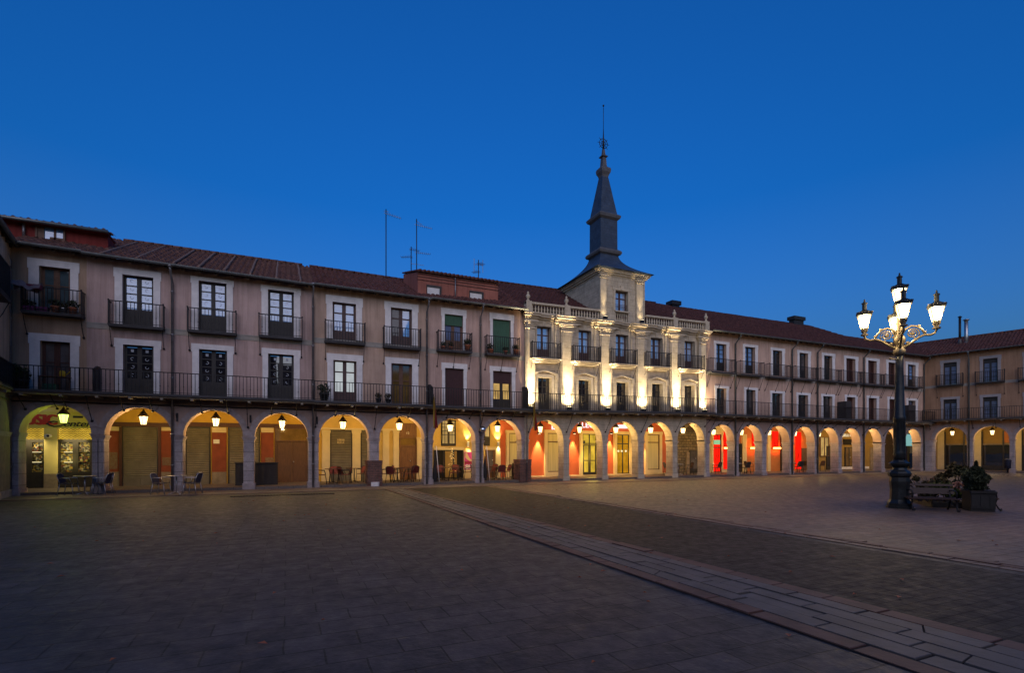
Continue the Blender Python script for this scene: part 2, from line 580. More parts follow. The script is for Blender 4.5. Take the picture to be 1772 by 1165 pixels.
# panes
mat['pane_sky'] = G('pane_with_sky_tint', (.16, .31, .58), 2.3, .03, .15)  # reflected sky partly put into the blue base colour
mat['pane_sky_far'] = G('pane_with_bright_sky_tint', (.34, .46, .66), 3.6, .02, .12)  # brighter blue base stands in for the sky mirrored in far panes
mat['pane_white'] = EV('pane_white_glow', (.88, .95, 1), .46, 1.2, .8)  # bright reflection on this white pane put in as emission
mat['pane_dark'] = G('dark_pane', (.018, .018, .022), 2.1, .02)
mat['pane_teal'] = G('teal_curtained_pane', (.055, .085, .095), 1.5, .05)
mat['pane_grey'] = G('grey_curtained_pane', (.10, .09, .09), 1.5, .05)
mat['pane_blue'] = G('blue_curtained_pane', (.13, .14, .22), 1.5, .06, .2)
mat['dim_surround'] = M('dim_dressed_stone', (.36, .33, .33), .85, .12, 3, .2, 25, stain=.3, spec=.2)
mat['pane_warm'] = G('warm_pane', (.16, .10, .03), 1.8, .05)  # warm yellow reflection put into the base colour
# things that give off light
mat['glow_lantern'] = LG('lantern_glow', (1, .70, .30), 2.4)
mat['glow_green'] = LG('green_lantern_glow', (.66, 1, .16), 2.2)
mat['glow_street'] = LG('street_lamp_glow', (1, .74, .36), 2.6)
mat['glow_dim'] = LG('dim_lantern_glow', (1, .72, .33), 2.0)
mat['glow_spot'] = E('spot_lens', (1, .80, .45), 5)
mat['glow_neon'] = E('neon_tube', (1, .42, .08), 9)
mat['glow_red'] = E('red_wall_glow', (1, .012, .004), 1.6)  # red light falling on wall panels, put in as their own emission
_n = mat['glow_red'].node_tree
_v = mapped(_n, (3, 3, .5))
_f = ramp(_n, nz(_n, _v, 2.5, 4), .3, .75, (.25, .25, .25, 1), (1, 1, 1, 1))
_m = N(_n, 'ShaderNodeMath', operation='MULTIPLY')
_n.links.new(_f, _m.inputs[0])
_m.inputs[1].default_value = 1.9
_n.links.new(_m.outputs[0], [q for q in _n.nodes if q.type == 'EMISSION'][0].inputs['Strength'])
mat['glow_sign'] = E('white_sign_letters', (.92, .90, 1), 1.6)
mat['glow_sign_cool'] = E('teal_sign', (.35, .75, .72), .55)
mat['glow_sign_warm'] = E('warm_sign_letters', (1, .82, .50), 1.0)
mat['glow_screen'] = E('green_screen', (.42, .85, .42), .7)
mat['glow_room_yellow'] = EV('lit_room_yellow', (1, .62, .06), .75)
mat['glow_room_amber'] = EV('lit_room_amber', (1, .45, .02), .55)
mat['glow_room_white'] = E('lit_room_white', (1, .86, .45), 1.1)
mat['glow_curtain'] = EV('lit_amber_curtain', (1, .62, .20), .55)
mat['fairy'] = E('fairy_light', (1, .70, .25), 2.5)
mat['goods'] = Goods('shelf_goods', 1, [(.30, .24, .06), (.04, .035, .03), (.28, .25, .14), (.05, .045, .04), (.16, .03, .02), (.03, .035, .05), (.34, .22, .03), (.06, .05, .03), (.36, .34, .27), (.05, .045, .03)])
mat['poster_pink'] = M('pink_poster', (.62, .03, .25), .6, .3, 3, 0, 30, col2=(.75, .10, .45))
mat['poster_dark'] = M('crimson_poster_band', (.30, .02, .05), .6, .15, 6, 0, 30)
mat['navy'] = M('navy_sign_paint', (.012, .014, .035), .6, .1, 5, 0, 30)
mat['red_paint'] = M('red_sign_paint', (.36, .022, .012), .6, .1, 5, 0, 30)
mat['sign_board'] = M('yellow_green_fascia', (.50, .46, .12), .7, .08, 2, .05, 30)
mat['flag'] = Stripes('flag_red_yellow', [(.20, .012, .015), (.22, .13, .01), (.22, .13, .01), (.20, .012, .015)], 0, .24, .5)

# ------------------------------------------------------------------ house kit
ZS = 3.86        # top of the arcade wall
WALL_T = .34
ARC_T = .64
BACK = 3.2       # depth of the arcade


def holed_wall(x0, x1, z0, z1, holes, y0, y1):
    mb = MB()
    xs = sorted({x0, x1} | {min(max(h[i], x0), x1) for h in holes for i in (0, 1)})
    zs = sorted({z0, z1} | {min(max(h[i], z0), z1) for h in holes for i in (2, 3)})
    nx, nzz = len(xs) - 1, len(zs) - 1

    def solid(i, j):
        if i < 0 or j < 0 or i >= nx or j >= nzz: return False
        cx, cz = (xs[i] + xs[i + 1]) / 2, (zs[j] + zs[j + 1]) / 2
        return not any(h[0] < cx < h[1] and h[2] < cz < h[3] for h in holes)

    for i in range(nx):
        for j in range(nzz):
            if not solid(i, j): continue
            a, b, c, d = xs[i], xs[i + 1], zs[j], zs[j + 1]
            mb.add([(a, y0, c), (b, y0, c), (b, y0, d), (a, y0, d)], [(0, 1, 2, 3)])
            mb.add([(a, y1, c), (b, y1, c), (b, y1, d), (a, y1, d)], [(3, 2, 1, 0)])
            for (di, dj, q) in ((-1, 0, ((a, y0, c), (a, y0, d), (a, y1, d), (a, y1, c))), (1, 0, ((b, y0, c), (b, y1, c), (b, y1, d), (b, y0, d))),
                                (0, -1, ((a, y0, c), (a, y1, c), (b, y1, c), (b, y0, c))), (0, 1, ((a, y0, d), (b, y0, d), (b, y1, d), (a, y1, d)))):
                if not solid(i + di, j + dj):
                    mb.add(q, [(0, 1, 2, 3)])
    return mb


class House:
    def __init__(s, name, label, x0, x1, wallmat, cat='building', rot=None, loc=None, group=None):
        if rot is None:
            s.root = empty(name, ((x0 + x1) / 2, 0, 0), world=True)
        else:
            s.root = empty(name, loc, rot)
        tag(s.root, label, cat, group)
        s.x0, s.x1, s.wm = x0, x1, wallmat
        s.holes = []
        s.k = 0.0
        s.kx = 0.0
        s.rail = 1.0

    def part(s, mb, name, m, parent=None, label=None):
        if s.k: mb.shear(s.k, s.kx)
        o = mb.build(name, mat[m] if isinstance(m, str) else m, parent or s.root)
        if label: o['label'] = label
        return o

    def upper_wall(s, z0, z1, x0=None, x1=None, t=WALL_T):
        x0 = s.x0 if x0 is None else x0
        x1 = s.x1 if x1 is None else x1
        return s.part(holed_wall(x0, x1, z0, z1, s.holes, 0, t), 'wall', s.wm)

    # -- a window set in the wall
    def window(s, x0, x1, z0, z1, style='french2', fm='frame_brown', pm='pane_sky', sur=None, depth=.17, label=None, sm='surround', pm2=None):
        s.holes.append((x0, x1, z0, z1))
        w, h = x1 - x0, z1 - z0
        y = depth
        f = MB()
        fr = .055 if w > .9 else .042
        mh = .045 if w > .9 else .030
        f.box(x0, x0 + fr, y, y + .07, z0, z1)
        f.box(x1 - fr, x1, y, y + .07, z0, z1)
        f.box(x0 + fr, x1 - fr, y, y + .07, z1 - fr, z1)
        a, b = x0 + fr, x1 - fr
        c = (a + b) / 2
        f.box(c - mh, c + mh, y - .012, y + .06, z0, z1 - fr)
        win = None
        pane = MB()
        pane2 = MB()
        extra = []
        if style in ('panes4', 'panes4dark'):
            zb = z0 + h * .33
            rows = 4
            f.box(a, b, y + .006, y + .05, z0, zb - .02)
            for i in range(rows):
                za, zc = zb + (z1 - fr - zb) * i / rows, zb + (z1 - fr - zb) * (i + 1) / rows
                f.box(a, b, y + .008, y + .05, za - .022, za + .022)
                for (p, q) in ((a, c - mh), (c + mh, b)):
                    pane.box(p + .035, q - .035, y + .03, y + .045, za + .022, zc - .022)
            for p in (a, c - .08, c + mh, b - .035):
                f.box(p, p + .035, y + .004, y + .055, z0, z1 - fr)
            for (p, q) in ((a + .08, c - .12), (c + .12, b - .08)):
                f.box(p, q, y - .008, y + .05, z0 + .12, zb - .14)
        elif style == 'french2':
            zt = z0 + h * .74
            zb = z0 + h * .28
            f.box(a, b, y + .006, y + .05, z0, zb)
            f.box(a, b, y + .003, y + .055, zt - .03, zt + .03)
            for (p, q, i) in ((a, c - mh, 0), (c + mh, b, 1)):
                f.box(p, p + mh * .9, y + .004, y + .055, zb, z1 - fr)
                f.box(q - mh * .9, q, y + .004, y + .055, zb, z1 - fr)
                tgt = pane2 if (pm2 and i == 0) else pane
                tgt.box(p + mh * .9, q - mh * .9, y + .03, y + .045, zb, zt - .03)
                tgt.box(p + mh * .9, q - mh * .9, y + .03, y + .045, zt + .03, z1 - fr)
                f.box(p + .09, q - .09, y - .008, y + .05, z0 + .1, zb - .1)
        elif style == 'grid':
            zb = z0 + .04
            rows = 4
            f.box(a, b, y + .006, y + .05, z0, zb)
            zt0 = z1 - fr - h * .16
            f.box(a, b, y - .006, y + .05, zt0, z1 - fr)
            for i in range(rows):
                za, zc = zb + (zt0 - zb) * i / rows, zb + (zt0 - zb) * (i + 1) / rows
                f.box(a, b, y + .008, y + .05, zc - .018, zc + .018)
                for (p, q) in ((a, c - mh), (c + mh, b)):
                    pane.box(p + .03, q - .03, y + .03, y + .045, za + .018, zc - .018)
            for (p, q) in ((a, c - mh), (c + mh, b)):
                f.box(p, p + .03, y + .004, y + .055, z0, z1 - fr)
                f.box(q - .03, q, y + .004, y + .055, z0, z1 - fr)
        elif style == 'wood2':
            zt = z0 + h * .60
            for (p, q, i) in ((a, c - mh, 0), (c + mh, b, 1)):
                f.box(p, p + .05, y + .004, y + .055, z0, z1 - fr)
                f.box(q - .05, q, y + .004, y + .055, z0, z1 - fr)
                for (u, v2) in ((z0 + .12, zt - .02), (zt + .02, z1 - fr)):
                    pane.box(p + .05, q - .05, y + .03, y + .045, u, v2)
            f.box(a, b, y + .003, y + .055, zt - .02, zt + .02)
            f.box(a, b, y + .003, y + .055, z0, z0 + .12)
        elif style == 'slats':
            n = int(h / .07)
            for (p, q) in ((a, c - mh), (c + mh, b)):
                f.box(p, p + .06, y - .004, y + .05, z0, z1 - fr)
                f.box(q - .06, q, y - .004, y + .05, z0, z1 - fr)
                for zz in (z0, z0 + h * .5, z1 - fr - .08):
                    f.box(p, q, y - .002, y + .05, zz, zz + .08)
                for i in range(n):
                    zz = z0 + (h - fr) * (i + .5) / n
                    f.obox((p + q) / 2, y + .03, zz, q - p - .12, .045, .010, 0, R(35))
            f.box(a, b, y + .055, y + .07, z0, z1 - fr)
        elif style == 'blind':        # a roller blind let down to the floor or part way
            pass
        win = s.part(f, 'window', fm, label=label)
        if pane.v: s.part(pane, 'pane', pm, win)
        if pane2.v: s.part(pane2, 'pane', pm2, win)
        if sur:
            sx0, sx1, sz1 = sur
            sb = MB()
            ear = .035
            lz = z1 + .0
            sb.box(sx0 + ear, x0, -.03, .02, z0, lz)
            sb.box(x1, sx1 - ear, -.03, .02, z0, lz)
            sb.box(sx0, sx1, -.036, .02, lz, sz1)
            sb.box(sx0, sx0 + ear + .002, -.0362, .02, lz - .12, lz + .002)
            sb.box(sx1 - ear - .002, sx1, -.0362, .02, lz - .12, lz + .002)
            s.part(sb, 'surround', sm, win)
        return win

    def blind(s, win, x0, x1, z0, z1, m, y=.10, vertical=False):
        b = MB()
        n = int((z1 - z0) / .065) + 1
        if vertical:
            n = int((x1 - x0) / .09) + 1
            for i in range(n):
                p, q = x0 + (x1 - x0) * i / n, x0 + (x1 - x0) * (i + 1) / n
                b.box(p + .004, q - .004, y, y + .03, z0, z1)
            b.box(x0, x1, y + .01, y + .028, z0, z1)
        else:
            for i in range(n):
                p, q = z0 + (z1 - z0) * i / n, z0 + (z1 - z0) * (i + 1) / n
                b.box(x0, x1, y, y + .03, p + .004, q - .004)
            b.box(x0 + .002, x1 - .002, y + .01, y + .028, z0, z1)
        return s.part(b, 'blind', m, win)

    def railing(s, x0, x1, zs, p, h, sides=True, gap=.125, r=.011):
        r = r * s.rail
        rb = MB()
        y = -p + .03
        zt = zs + h
        rb.box(x0, x1, y - .022, y + .022, zt - .02, zt + .012)
        rb.box(x0, x1, y - .012, y + .012, zs + .07, zs + .09)
        n = max(2, round((x1 - x0) / gap))
        for i in range(n + 1):
            x = x0 + (x1 - x0) * i / n
            rr = r
            if (i % max(1, n // max(1, round((x1 - x0) / 1.6)))) == 0: rr = r * 1.55
            rb.box(x - rr, x + rr, y - rr, y + rr, zs, zt)
            if i % 2 == 1:
                rb.ball((x, y, zs + h * .38), .024, 6, 4)
        if sides:
            for x in (x0, x1):
                rb.box(x - .016, x + .016, y, 0.01, zt - .0195, zt + .0115)
                rb.box(x - .010, x + .010, y, 0.01, zs + .0705, zs + .0895)
                m = max(1, round(p / gap))
                for j in range(1, m):
                    yy = y + p * j / m
                    rb.box(x - r, x + r, yy - r, yy + r, zs, zt - .02)
                rb.ball((x, y, zt + .03), .035, 8, 5)
        return rb

    def balcony(s, x0, x1, zs, p=.42, h=.92, nb=2, drop=.72, stone=False, lean=0.0):
        b = MB()
        if stone:
            b.box(x0 - .03, x1 + .03, -p - .03, .0, zs - .05, zs)
            b.box(x0 + .03, x1 - .03, -p + .05, .0, zs - .12, zs - .05)
            b.box(x0 + .12, x1 - .12, -p * .6, .0, zs - .2, zs - .12)
            o = s.part(b, 'balcony', 'th_plain')
        else:
            b.box(x0 - .02, x1 + .02, -p - .02, .0, zs - .045, zs)
            b.box(x0 - .004, x1 + .004, -p - .005, .0, zs - .10, zs - .045)
            o = s.part(b, 'balcony', 'slab_edge')
        s.part(s.railing(x0, x1, zs, p, h), 'railing', 'iron', o)
        for i in range(nb):
            x = x0 + .03 + (x1 - x0 - .06) * i / max(1, nb - 1)
            br = MB()
            ztop = zs - (.12 if stone else .10)
            br.tube([(x, -p + .05, ztop), (x, -p * .5, ztop - drop * .55), (x, -.04, ztop - drop)], .013, 5)
            br.ball((x, -.04, ztop - drop), .045, 7, 4)
            br.ball((x, -p * .5, ztop - drop * .55), .022, 6, 4)
            s.part(br, 'bracket', 'iron', o)
        return o

    def long_balcony(s, x0, x1, zs, p=.80, h=.90, struts=(), soffit=True):
        b = MB()
        b.box(x0, x1, -p, .0, zs - .055, zs)
        b.box(x0, x1, -p - .03, -p, zs - .075, zs + .02)
        o = s.part(b, 'long_balcony', 'slab_edge')
        s.part(s.railing(x0, x1, zs, p, h, sides=False, gap=.135), 'railing', 'iron', o)
        u = MB()
        u.box(x0, x1, -p + .06, 0, zs - .14, zs - .055)
        n = max(1, round((x1 - x0) / 1.1))
        for i in range(n):
            x = x0 + (x1 - x0) * (i + .5) / n
            u.box(x - .05, x + .05, -p + .02, 0, zs - .22, zs - .14)
        s.part(u, 'soffit', 'under', o)
        for x, dz in struts:
            br = MB()
            br.tube([(x, -p + .06, zs - .15), (x, -p * .55, zs - .14 - dz * .5), (x, -.05, zs - .14 - dz)], .015, 5)
            br.ball((x, -.05, zs - .14 - dz), .05, 7, 4)
            br.ball((x, -p * .55, zs - .14 - dz * .5), .03, 6, 4)
            s.part(br, 'strut', 'iron', o)
        return o

    def cable(s, x0, x1, z, r=.02, y=-.05, sag=.02, n=14):
        c = MB()
        c.tube([(x0 + (x1 - x0) * i / n, y, z - sag * abs(math.sin(i * 1.9))) for i in range(n + 1)], r, 6)
        return s.part(c, 'cable', 'iron')

    # -- arcade
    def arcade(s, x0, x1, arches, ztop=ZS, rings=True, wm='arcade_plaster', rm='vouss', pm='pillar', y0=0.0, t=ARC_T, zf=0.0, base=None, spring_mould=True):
        """arches: list of (xl, xr, crown). Piers between them are parts of their own."""
        mb = MB()
        zmin = min(c - (b - a) / 2 for a, b, c in arches)
        n = 28
        pts = []
        last = x0
        piers = []
        for (a, b, c) in arches:
            if a - last > .02: piers.append((last, a))
            last = b
        if x1 - last > .02: piers.append((last, x1))
        for (a, b) in piers:          # solid wall over the piers
            zz = zmin
            mb.box(a, b, y0, y0 + t, zz, ztop)
        for (a, b, c) in arches:
            r = (b - a) / 2
            cx = (a + b) / 2
            zc = c - r
            prev = None
            for i in range(n + 1):
                w = math.pi - math.pi * i / n
                x, z = cx + r * math.cos(w), zc + r * math.sin(w)
                if prev:
                    px, pz = prev
                    mb.add([(px, y0, pz), (x, y0, z), (x, y0, ztop), (px, y0, ztop)], [(0, 1, 2, 3)])
                    mb.add([(px, y0 + t, pz), (x, y0 + t, z), (x, y0 + t, ztop), (px, y0 + t, ztop)], [(3, 2, 1, 0)])
                    mb.add([(px, y0, pz), (px, y0 + t, pz), (x, y0 + t, z), (x, y0, z)], [(0, 1, 2, 3)], True)
                prev = (x, z)
            if zc > zmin + .005:       # stilts
                for xx, e in ((a, -1), (b, 1)):
                    q = [(xx, y0, zmin), (xx, y0 + t, zmin), (xx, y0 + t, zc), (xx, y0, zc)]
                    mb.add(q, [(0, 1, 2, 3)])
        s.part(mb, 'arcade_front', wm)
        if rings:
            for (a, b, c) in arches:
                r = (b - a) / 2
                cx = (a + b) / 2
                zc = c - r
                rb = MB()
                nv = 15
                for i in range(nv):
                    w0 = math.pi * i / nv + .006
                    w1 = math.pi * (i + 1) / nv - .006
                    ro = r + .245 + random.uniform(-.012, .012)
                    pr = .022 + random.uniform(-.004, .006)
                    poly = []
                    for k in range(4): poly.append((cx + (r - .002) * math.cos(w0 + (w1 - w0) * k / 3), zc + (r - .002) * math.sin(w0 + (w1 - w0) * k / 3)))
                    for k in range(3, -1, -1): poly.append((cx + ro * math.cos(w0 + (w1 - w0) * k / 3), zc + ro * math.sin(w0 + (w1 - w0) * k / 3)))
                    rb.prism_y(poly[::-1], y0 - pr, y0 + .05)
                s.part(rb, 'arch_ring', rm)
        out = []
        for (a, b) in piers:
            pb = MB()
            e = .012
            pb.box(a + e, b - e, y0 - .02, y0 + t - .012, zf, zmin - .16, .02)
            o = s.part(pb, 'pillar', pm)
            cb = MB()
            cb.box(a - .045, b + .045, y0 - .075, y0 + t + .03, zmin - .05, zmin, .01)
            cb.box(a - .02, b + .02, y0 - .05, y0 + t + .01, zmin - .11, zmin - .05, .01)
            cb.box(a - .002, b + .002, y0 - .03, y0 + t - .005, zmin - .16, zmin - .11)
            s.part(cb, 'capital', rm if rings else 'th_plain', o)
            qb = MB()
            qb.box(a - .03, b + .03, y0 - .06, y0 + t + .02, zf - .02, zf + .26, .03)
            s.part(qb, 'plinth', rm if rings else 'th_plain', o)
            out.append((a, b, zmin, o))
        return out

    def arcade_shell(s, x0, x1, segs, zc=3.72):
        """ceiling and the wall behind the arcade; segs = (x0, x1, mat)"""
        c = MB()
        c.box(x0, x1, ARC_T, BACK + .3, zc, zc + .1)
        s.part(c, 'arcade_ceiling', 'cream' if s.wm == 'th_plain' else 'deep_yellow')
        for a, b, m in segs:
            w = MB()
            w.box(a, b, BACK, BACK + .3, 0, zc)
            s.part(w, 'arcade_wall', m)

    # -- roof
    def roof(s, x0, x1, ze0, ze1, yr, zr0, zr1, p=.5, m='tile', frac=None, pitch=.235, row=.42, gut=True, raft=True, drop=0.0, back=True, jit=1.0, mortars=(), name='roof'):
        mb = MB()
        L = x1 - x0
        nc = max(1, round(L / pitch))
        run = yr + p
        nr = max(2, round(math.hypot(run, zr0 - ze0) / row))
        prof = [(-.5, -.030), (-.34, -.012), (-.18, .028), (0, .045), (.18, .028), (.34, -.012), (.5, -.030)]
        pw = L / nc
        for i in range(nc):
            xc = x0 + pw * (i + .5)
            f = (i + .5) / nc
            ze = ze0 + (ze1 - ze0) * f
            zr = zr0 + (zr1 - zr0) * f
            fm = frac(xc) if frac else 1.0
            jx = random.uniform(-.012, .012) * jit
            for j in range(nr):
                a, b = j / nr, (j + 1) / nr
                if a >= fm: break
                b = min(b, fm)
                ya, yb = -p + run * a, -p + run * b
                za, zb = ze + (zr - ze) * a, ze + (zr - ze) * b
                jz = random.uniform(-.012, .022) * jit
                jx2 = jx + random.uniform(-.010, .010) * jit
                lo = [(xc + u * pw + (jx2 if abs(u) < .4 else 0), ya - .02, za + w * 1.15 + .028 + (jz if abs(u) < .4 else 0)) for u, w in prof]
                hi = [(xc + u * pw + (jx2 if abs(u) < .4 else 0), yb, zb + w + (jz if abs(u) < .4 else 0)) for u, w in prof]
                low = [(xc + u * pw, ya - .015, za + w * .8 - .05) for u, w in prof]
                o = len(prof)
                mb.add(lo + hi, [(k, k + 1, o + k + 1, o + k) for k in range(o - 1)], True)
                mb.add(lo + low, [(k + 1, k, o + k, o + k + 1) for k in range(o - 1)])
        if back and not frac:
            mb.add([(x0, yr, zr0 - .02), (x1, yr, zr1 - .02), (x1, yr + 4, zr1 - 2), (x0, yr + 4, zr0 - 2)], [(0, 1, 2, 3)])
            for i in range(int(L / .4)):
                a = x0 + .4 * i
                f = (a - x0) / L
                mb.tube([(a, yr, zr0 + (zr1 - zr0) * f + .03), (min(x1, a + .43), yr, zr0 + (zr1 - zr0) * (f + .4 / L) + .045)], .09, 7)
        o = s.part(mb, name, m)
        for xm, w in mortars:
            f = (xm - x0) / L
            ze = ze0 + (ze1 - ze0) * f
            zr = zr0 + (zr1 - zr0) * f
            q = MB()
            q.tube([(xm + random.uniform(-.012, .012), -p + run * t, ze + (zr - ze) * t + .055 + random.uniform(-.006, .006)) for t in [k / 12 for k in range(13)]], w, 7)
            s.part(q, 'mortar_course', 'mortar', o)
        sl = (zr0 - ze0) / run
        if raft:
            rb = MB()
            n = max(1, round(L / .60))
            for i in range(n):
                f = (i + .5) / n
                x = x0 + L * f
                ze = ze0 + (ze1 - ze0) * f - .05
                w = .05
                poly = [(-p + .07, ze + .0), (.05, ze + (p + .05) * sl - .0), (.05, ze + (p + .05) * sl - .16), (-p + .07, ze - .10)]
                rb.prism_x(poly, x - w, x + w)
            m0, m1 = ze0 - .045, ze1 - .045
            rb.add([(x0, -p + .01, m0), (x1, -p + .01, m1), (x1, .03, m1 + p * sl), (x0, .03, m0 + p * sl)], [(0, 1, 2, 3)])
            rb.add([(x0, -p + .01, m0 + .03), (x1, -p + .01, m1 + .03), (x1, .03, m1 + p * sl + .03), (x0, .03, m0 + p * sl + .03)], [(3, 2, 1, 0)])
            s.part(rb, 'rafters', 'timber')
        if gut:
            g = MB()
            n = 8
            r = .075
            for i in range(n):
                w0, w1 = math.pi + math.pi * i / n, math.pi + math.pi * (i + 1) / n
                y0_, y1_ = -p - .06 + r * math.cos(w0), -p - .06 + r * math.cos(w1)
                d0, d1 = r * math.sin(w0), r * math.sin(w1)
                g.add([(x0, y0_, ze0 - .005 + d0), (x1, y0_, ze1 - .005 + d0), (x1, y1_, ze1 - .005 + d1), (x0, y1_, ze0 - .005 + d1)], [(0, 1, 2, 3)], True)
            g.tube([(x0, -p - .06 - r, ze0), (x1, -p - .06 - r, ze1)], .012, 5)
            s.part(g, 'gutter', 'gutter')
        return o

    def downpipe(s, x, ztop, zbot=.05, p=.5, y=-.10, m='pipe', r=.05, yb=None, jog=None, gap=None):
        b = MB()
        pts = [(x, -p - .06, ztop - .06), (x, -p - .02, ztop - .22), (x, y, ztop - .62), (x, y, zbot)]
        b.tube(pts, r, 8)
        for z in (ztop - 1.0, ztop - 2.8, ztop - 4.6, 2.4, 1.1):
            if z > zbot + .2:
                b.tube([(x, y, z - .03), (x, y, z + .03)], r * 1.35, 8)
        b.tube([(x, -p - .06, ztop - .10), (x, -p - .06, ztop - .02)], r * 1.6, 8)
        return s.part(b, 'downpipe', m)

    def belt(s, x0, x1, z0, z1):
        b = MB()
        b.box(x0, x1, -.018, .01, z0, z1)
        b.box(x0, x1, -.03, .01, z1 - .03, z1 + .02)
        return s.part(b, 'belt_course', 'belt')


# ------------------------------------------------------------------ pieces on the wall behind the arcade
def bxy(p0, p1, y0, y1, pp=None):
    pp = -BACK if pp is None else pp
    a, b = T(p0, pp), T(p1, pp)
    pc = (p0 + p1) / 2
    return a, b, Z(pc, y1, pp), Z(pc, y0, pp)


def panel(h, name, m, p0, p1, y0, y1, dep=.05, label=None, floor=False, c=0.0):
    a, b, z0, z1 = bxy(p0, p1, y0, y1)
    if floor: z0 = .10
    mb = MB().box(a, b, BACK - dep, BACK, z0, z1)
    return h.part(mb, name, m, label=label)


def roller(h, p0, p1, y0, label=None, base=.42):
    a, b, z0, z1 = bxy(p0, p1, y0, 840)
    z0 = .1
    mb = MB()
    n = int((z1 - z0) / .085)
    for i in range(n):
        p, q = z0 + (z1 - z0) * i / n, z0 + (z1 - z0) * (i + 1) / n
        if q < z0 + base: continue
        mb.add([(a, BACK - .04, p), (b, BACK - .04, p), (b, BACK - .062, (p + q) / 2), (a, BACK - .062, (p + q) / 2)], [(0, 1, 2, 3)])
        mb.add([(a, BACK - .062, (p + q) / 2), (b, BACK - .062, (p + q) / 2), (b, BACK - .04, q), (a, BACK - .04, q)], [(0, 1, 2, 3)])
    c = (a + b) / 2
    mb.box(a, c - .004, BACK - .058, BACK, z0, z0 + base)
    mb.box(c + .004, b, BACK - .058, BACK, z0, z0 + base)
    o = h.part(mb, 'roller_shutter', 'shutter', label=label)
    g = MB()
    for x in (a, b):
        g.box(x - .03, x + .03, BACK - .09, BACK, z0, z1 + .06)
    g.box(a + .03, b - .03, BACK - .085, BACK, z1, z1 + .058)
    h.part(g, 'guide_frame', 'frame_dark', o)
    return o


def door(h, p0, p1, ytop, m='oak', transom=None, leaves=1, label=None, glass=None, zt=None):
    a, b, z0, z1 = bxy(p0, p1, ytop, 840)
    z0 = .1
    ztr = Z((p0 + p1) / 2, transom, -BACK) if transom else z1
    f = MB()
    f.box(a, a + .06, BACK - .10, BACK, z0, z1)
    f.box(b - .06, b, BACK - .10, BACK, z0, z1)
    f.box(a + .06, b - .06, BACK - .10, BACK, z1 - .06, z1)
    w = (b - a - .12) / leaves
    for i in range(leaves):
        p, q = a + .06 + w * i + .004, a + .06 + w * (i + 1) - .004
        f.box(p, q, BACK - .05, BACK, z0, ztr - .03)
        if glass is None:
            n = 3
            for k in range(n):
                u0 = z0 + .14 + (ztr - z0 - .2) * k / n
                u1 = z0 + .06 + (ztr - z0 - .2) * (k + 1) / n
                f.box(p + .09, q - .09, BACK - .066, BACK - .04, u0, u1)
        else:
            f.box(p, p + .07, BACK - .07, BACK - .04, z0, ztr - .03)
            f.box(q - .07, q, BACK - .07, BACK - .04, z0, ztr - .03)
            f.box(p + .07, q - .07, BACK - .07, BACK - .04, z0, z0 + .3)
    if transom:
        f.box(a + .06, b - .06, BACK - .11, BACK, ztr - .03, ztr + .04)
    o = h.part(f, 'door', m, label=label)
    if glass is not None:
        g = MB()
        for i in range(leaves):
            p, q = a + .06 + w * i + .074, a + .06 + w * (i + 1) - .074
            g.box(p, q, BACK - .062, BACK - .051, z0 + .3, ztr - .06)
        h.part(g, 'pane', glass, o)
    if transom:
        g = MB().box(a + .06, b - .06, BACK - .05, BACK, ztr + .04, z1 - .06)
        h.part(g, 'transom_pane', 'pane_warm', o)
    k = MB()
    k.ball(((a + b) / 2 + (.12 if leaves == 1 else .08), BACK - .10, z0 + 1.05), .035, 8, 5)
    k.tube([((a + b) / 2 + (.12 if leaves == 1 else .08), BACK - .10, z0 + 1.05), ((a + b) / 2 + (.12 if leaves == 1 else .08), BACK - .04, z0 + 1.05)], .014, 6)
    h.part(k, 'handle', 'steel', o)
    return o


def pilaster(h, p0, p1, ytop, m='cream', name='pilaster'):
    a, b, z0, z1 = bxy(p0, p1, ytop, 840)
    mb = MB()
    mb.box(a, b, BACK - .09, BACK, .1, z1, .01)
    mb.box(a - .03, b + .03, BACK - .13, BACK, z1 - .10, z1)
    mb.box(a - .015, b + .015, BACK - .11, BACK, z1 - .17, z1 - .10)
    mb.box(a - .03, b + .03, BACK - .12, BACK, .1, .5)
    mb.box(a + .05, b - .05, BACK - .1, BACK - .08, .7, z1 - .3)
    return h.part(mb, name, m)


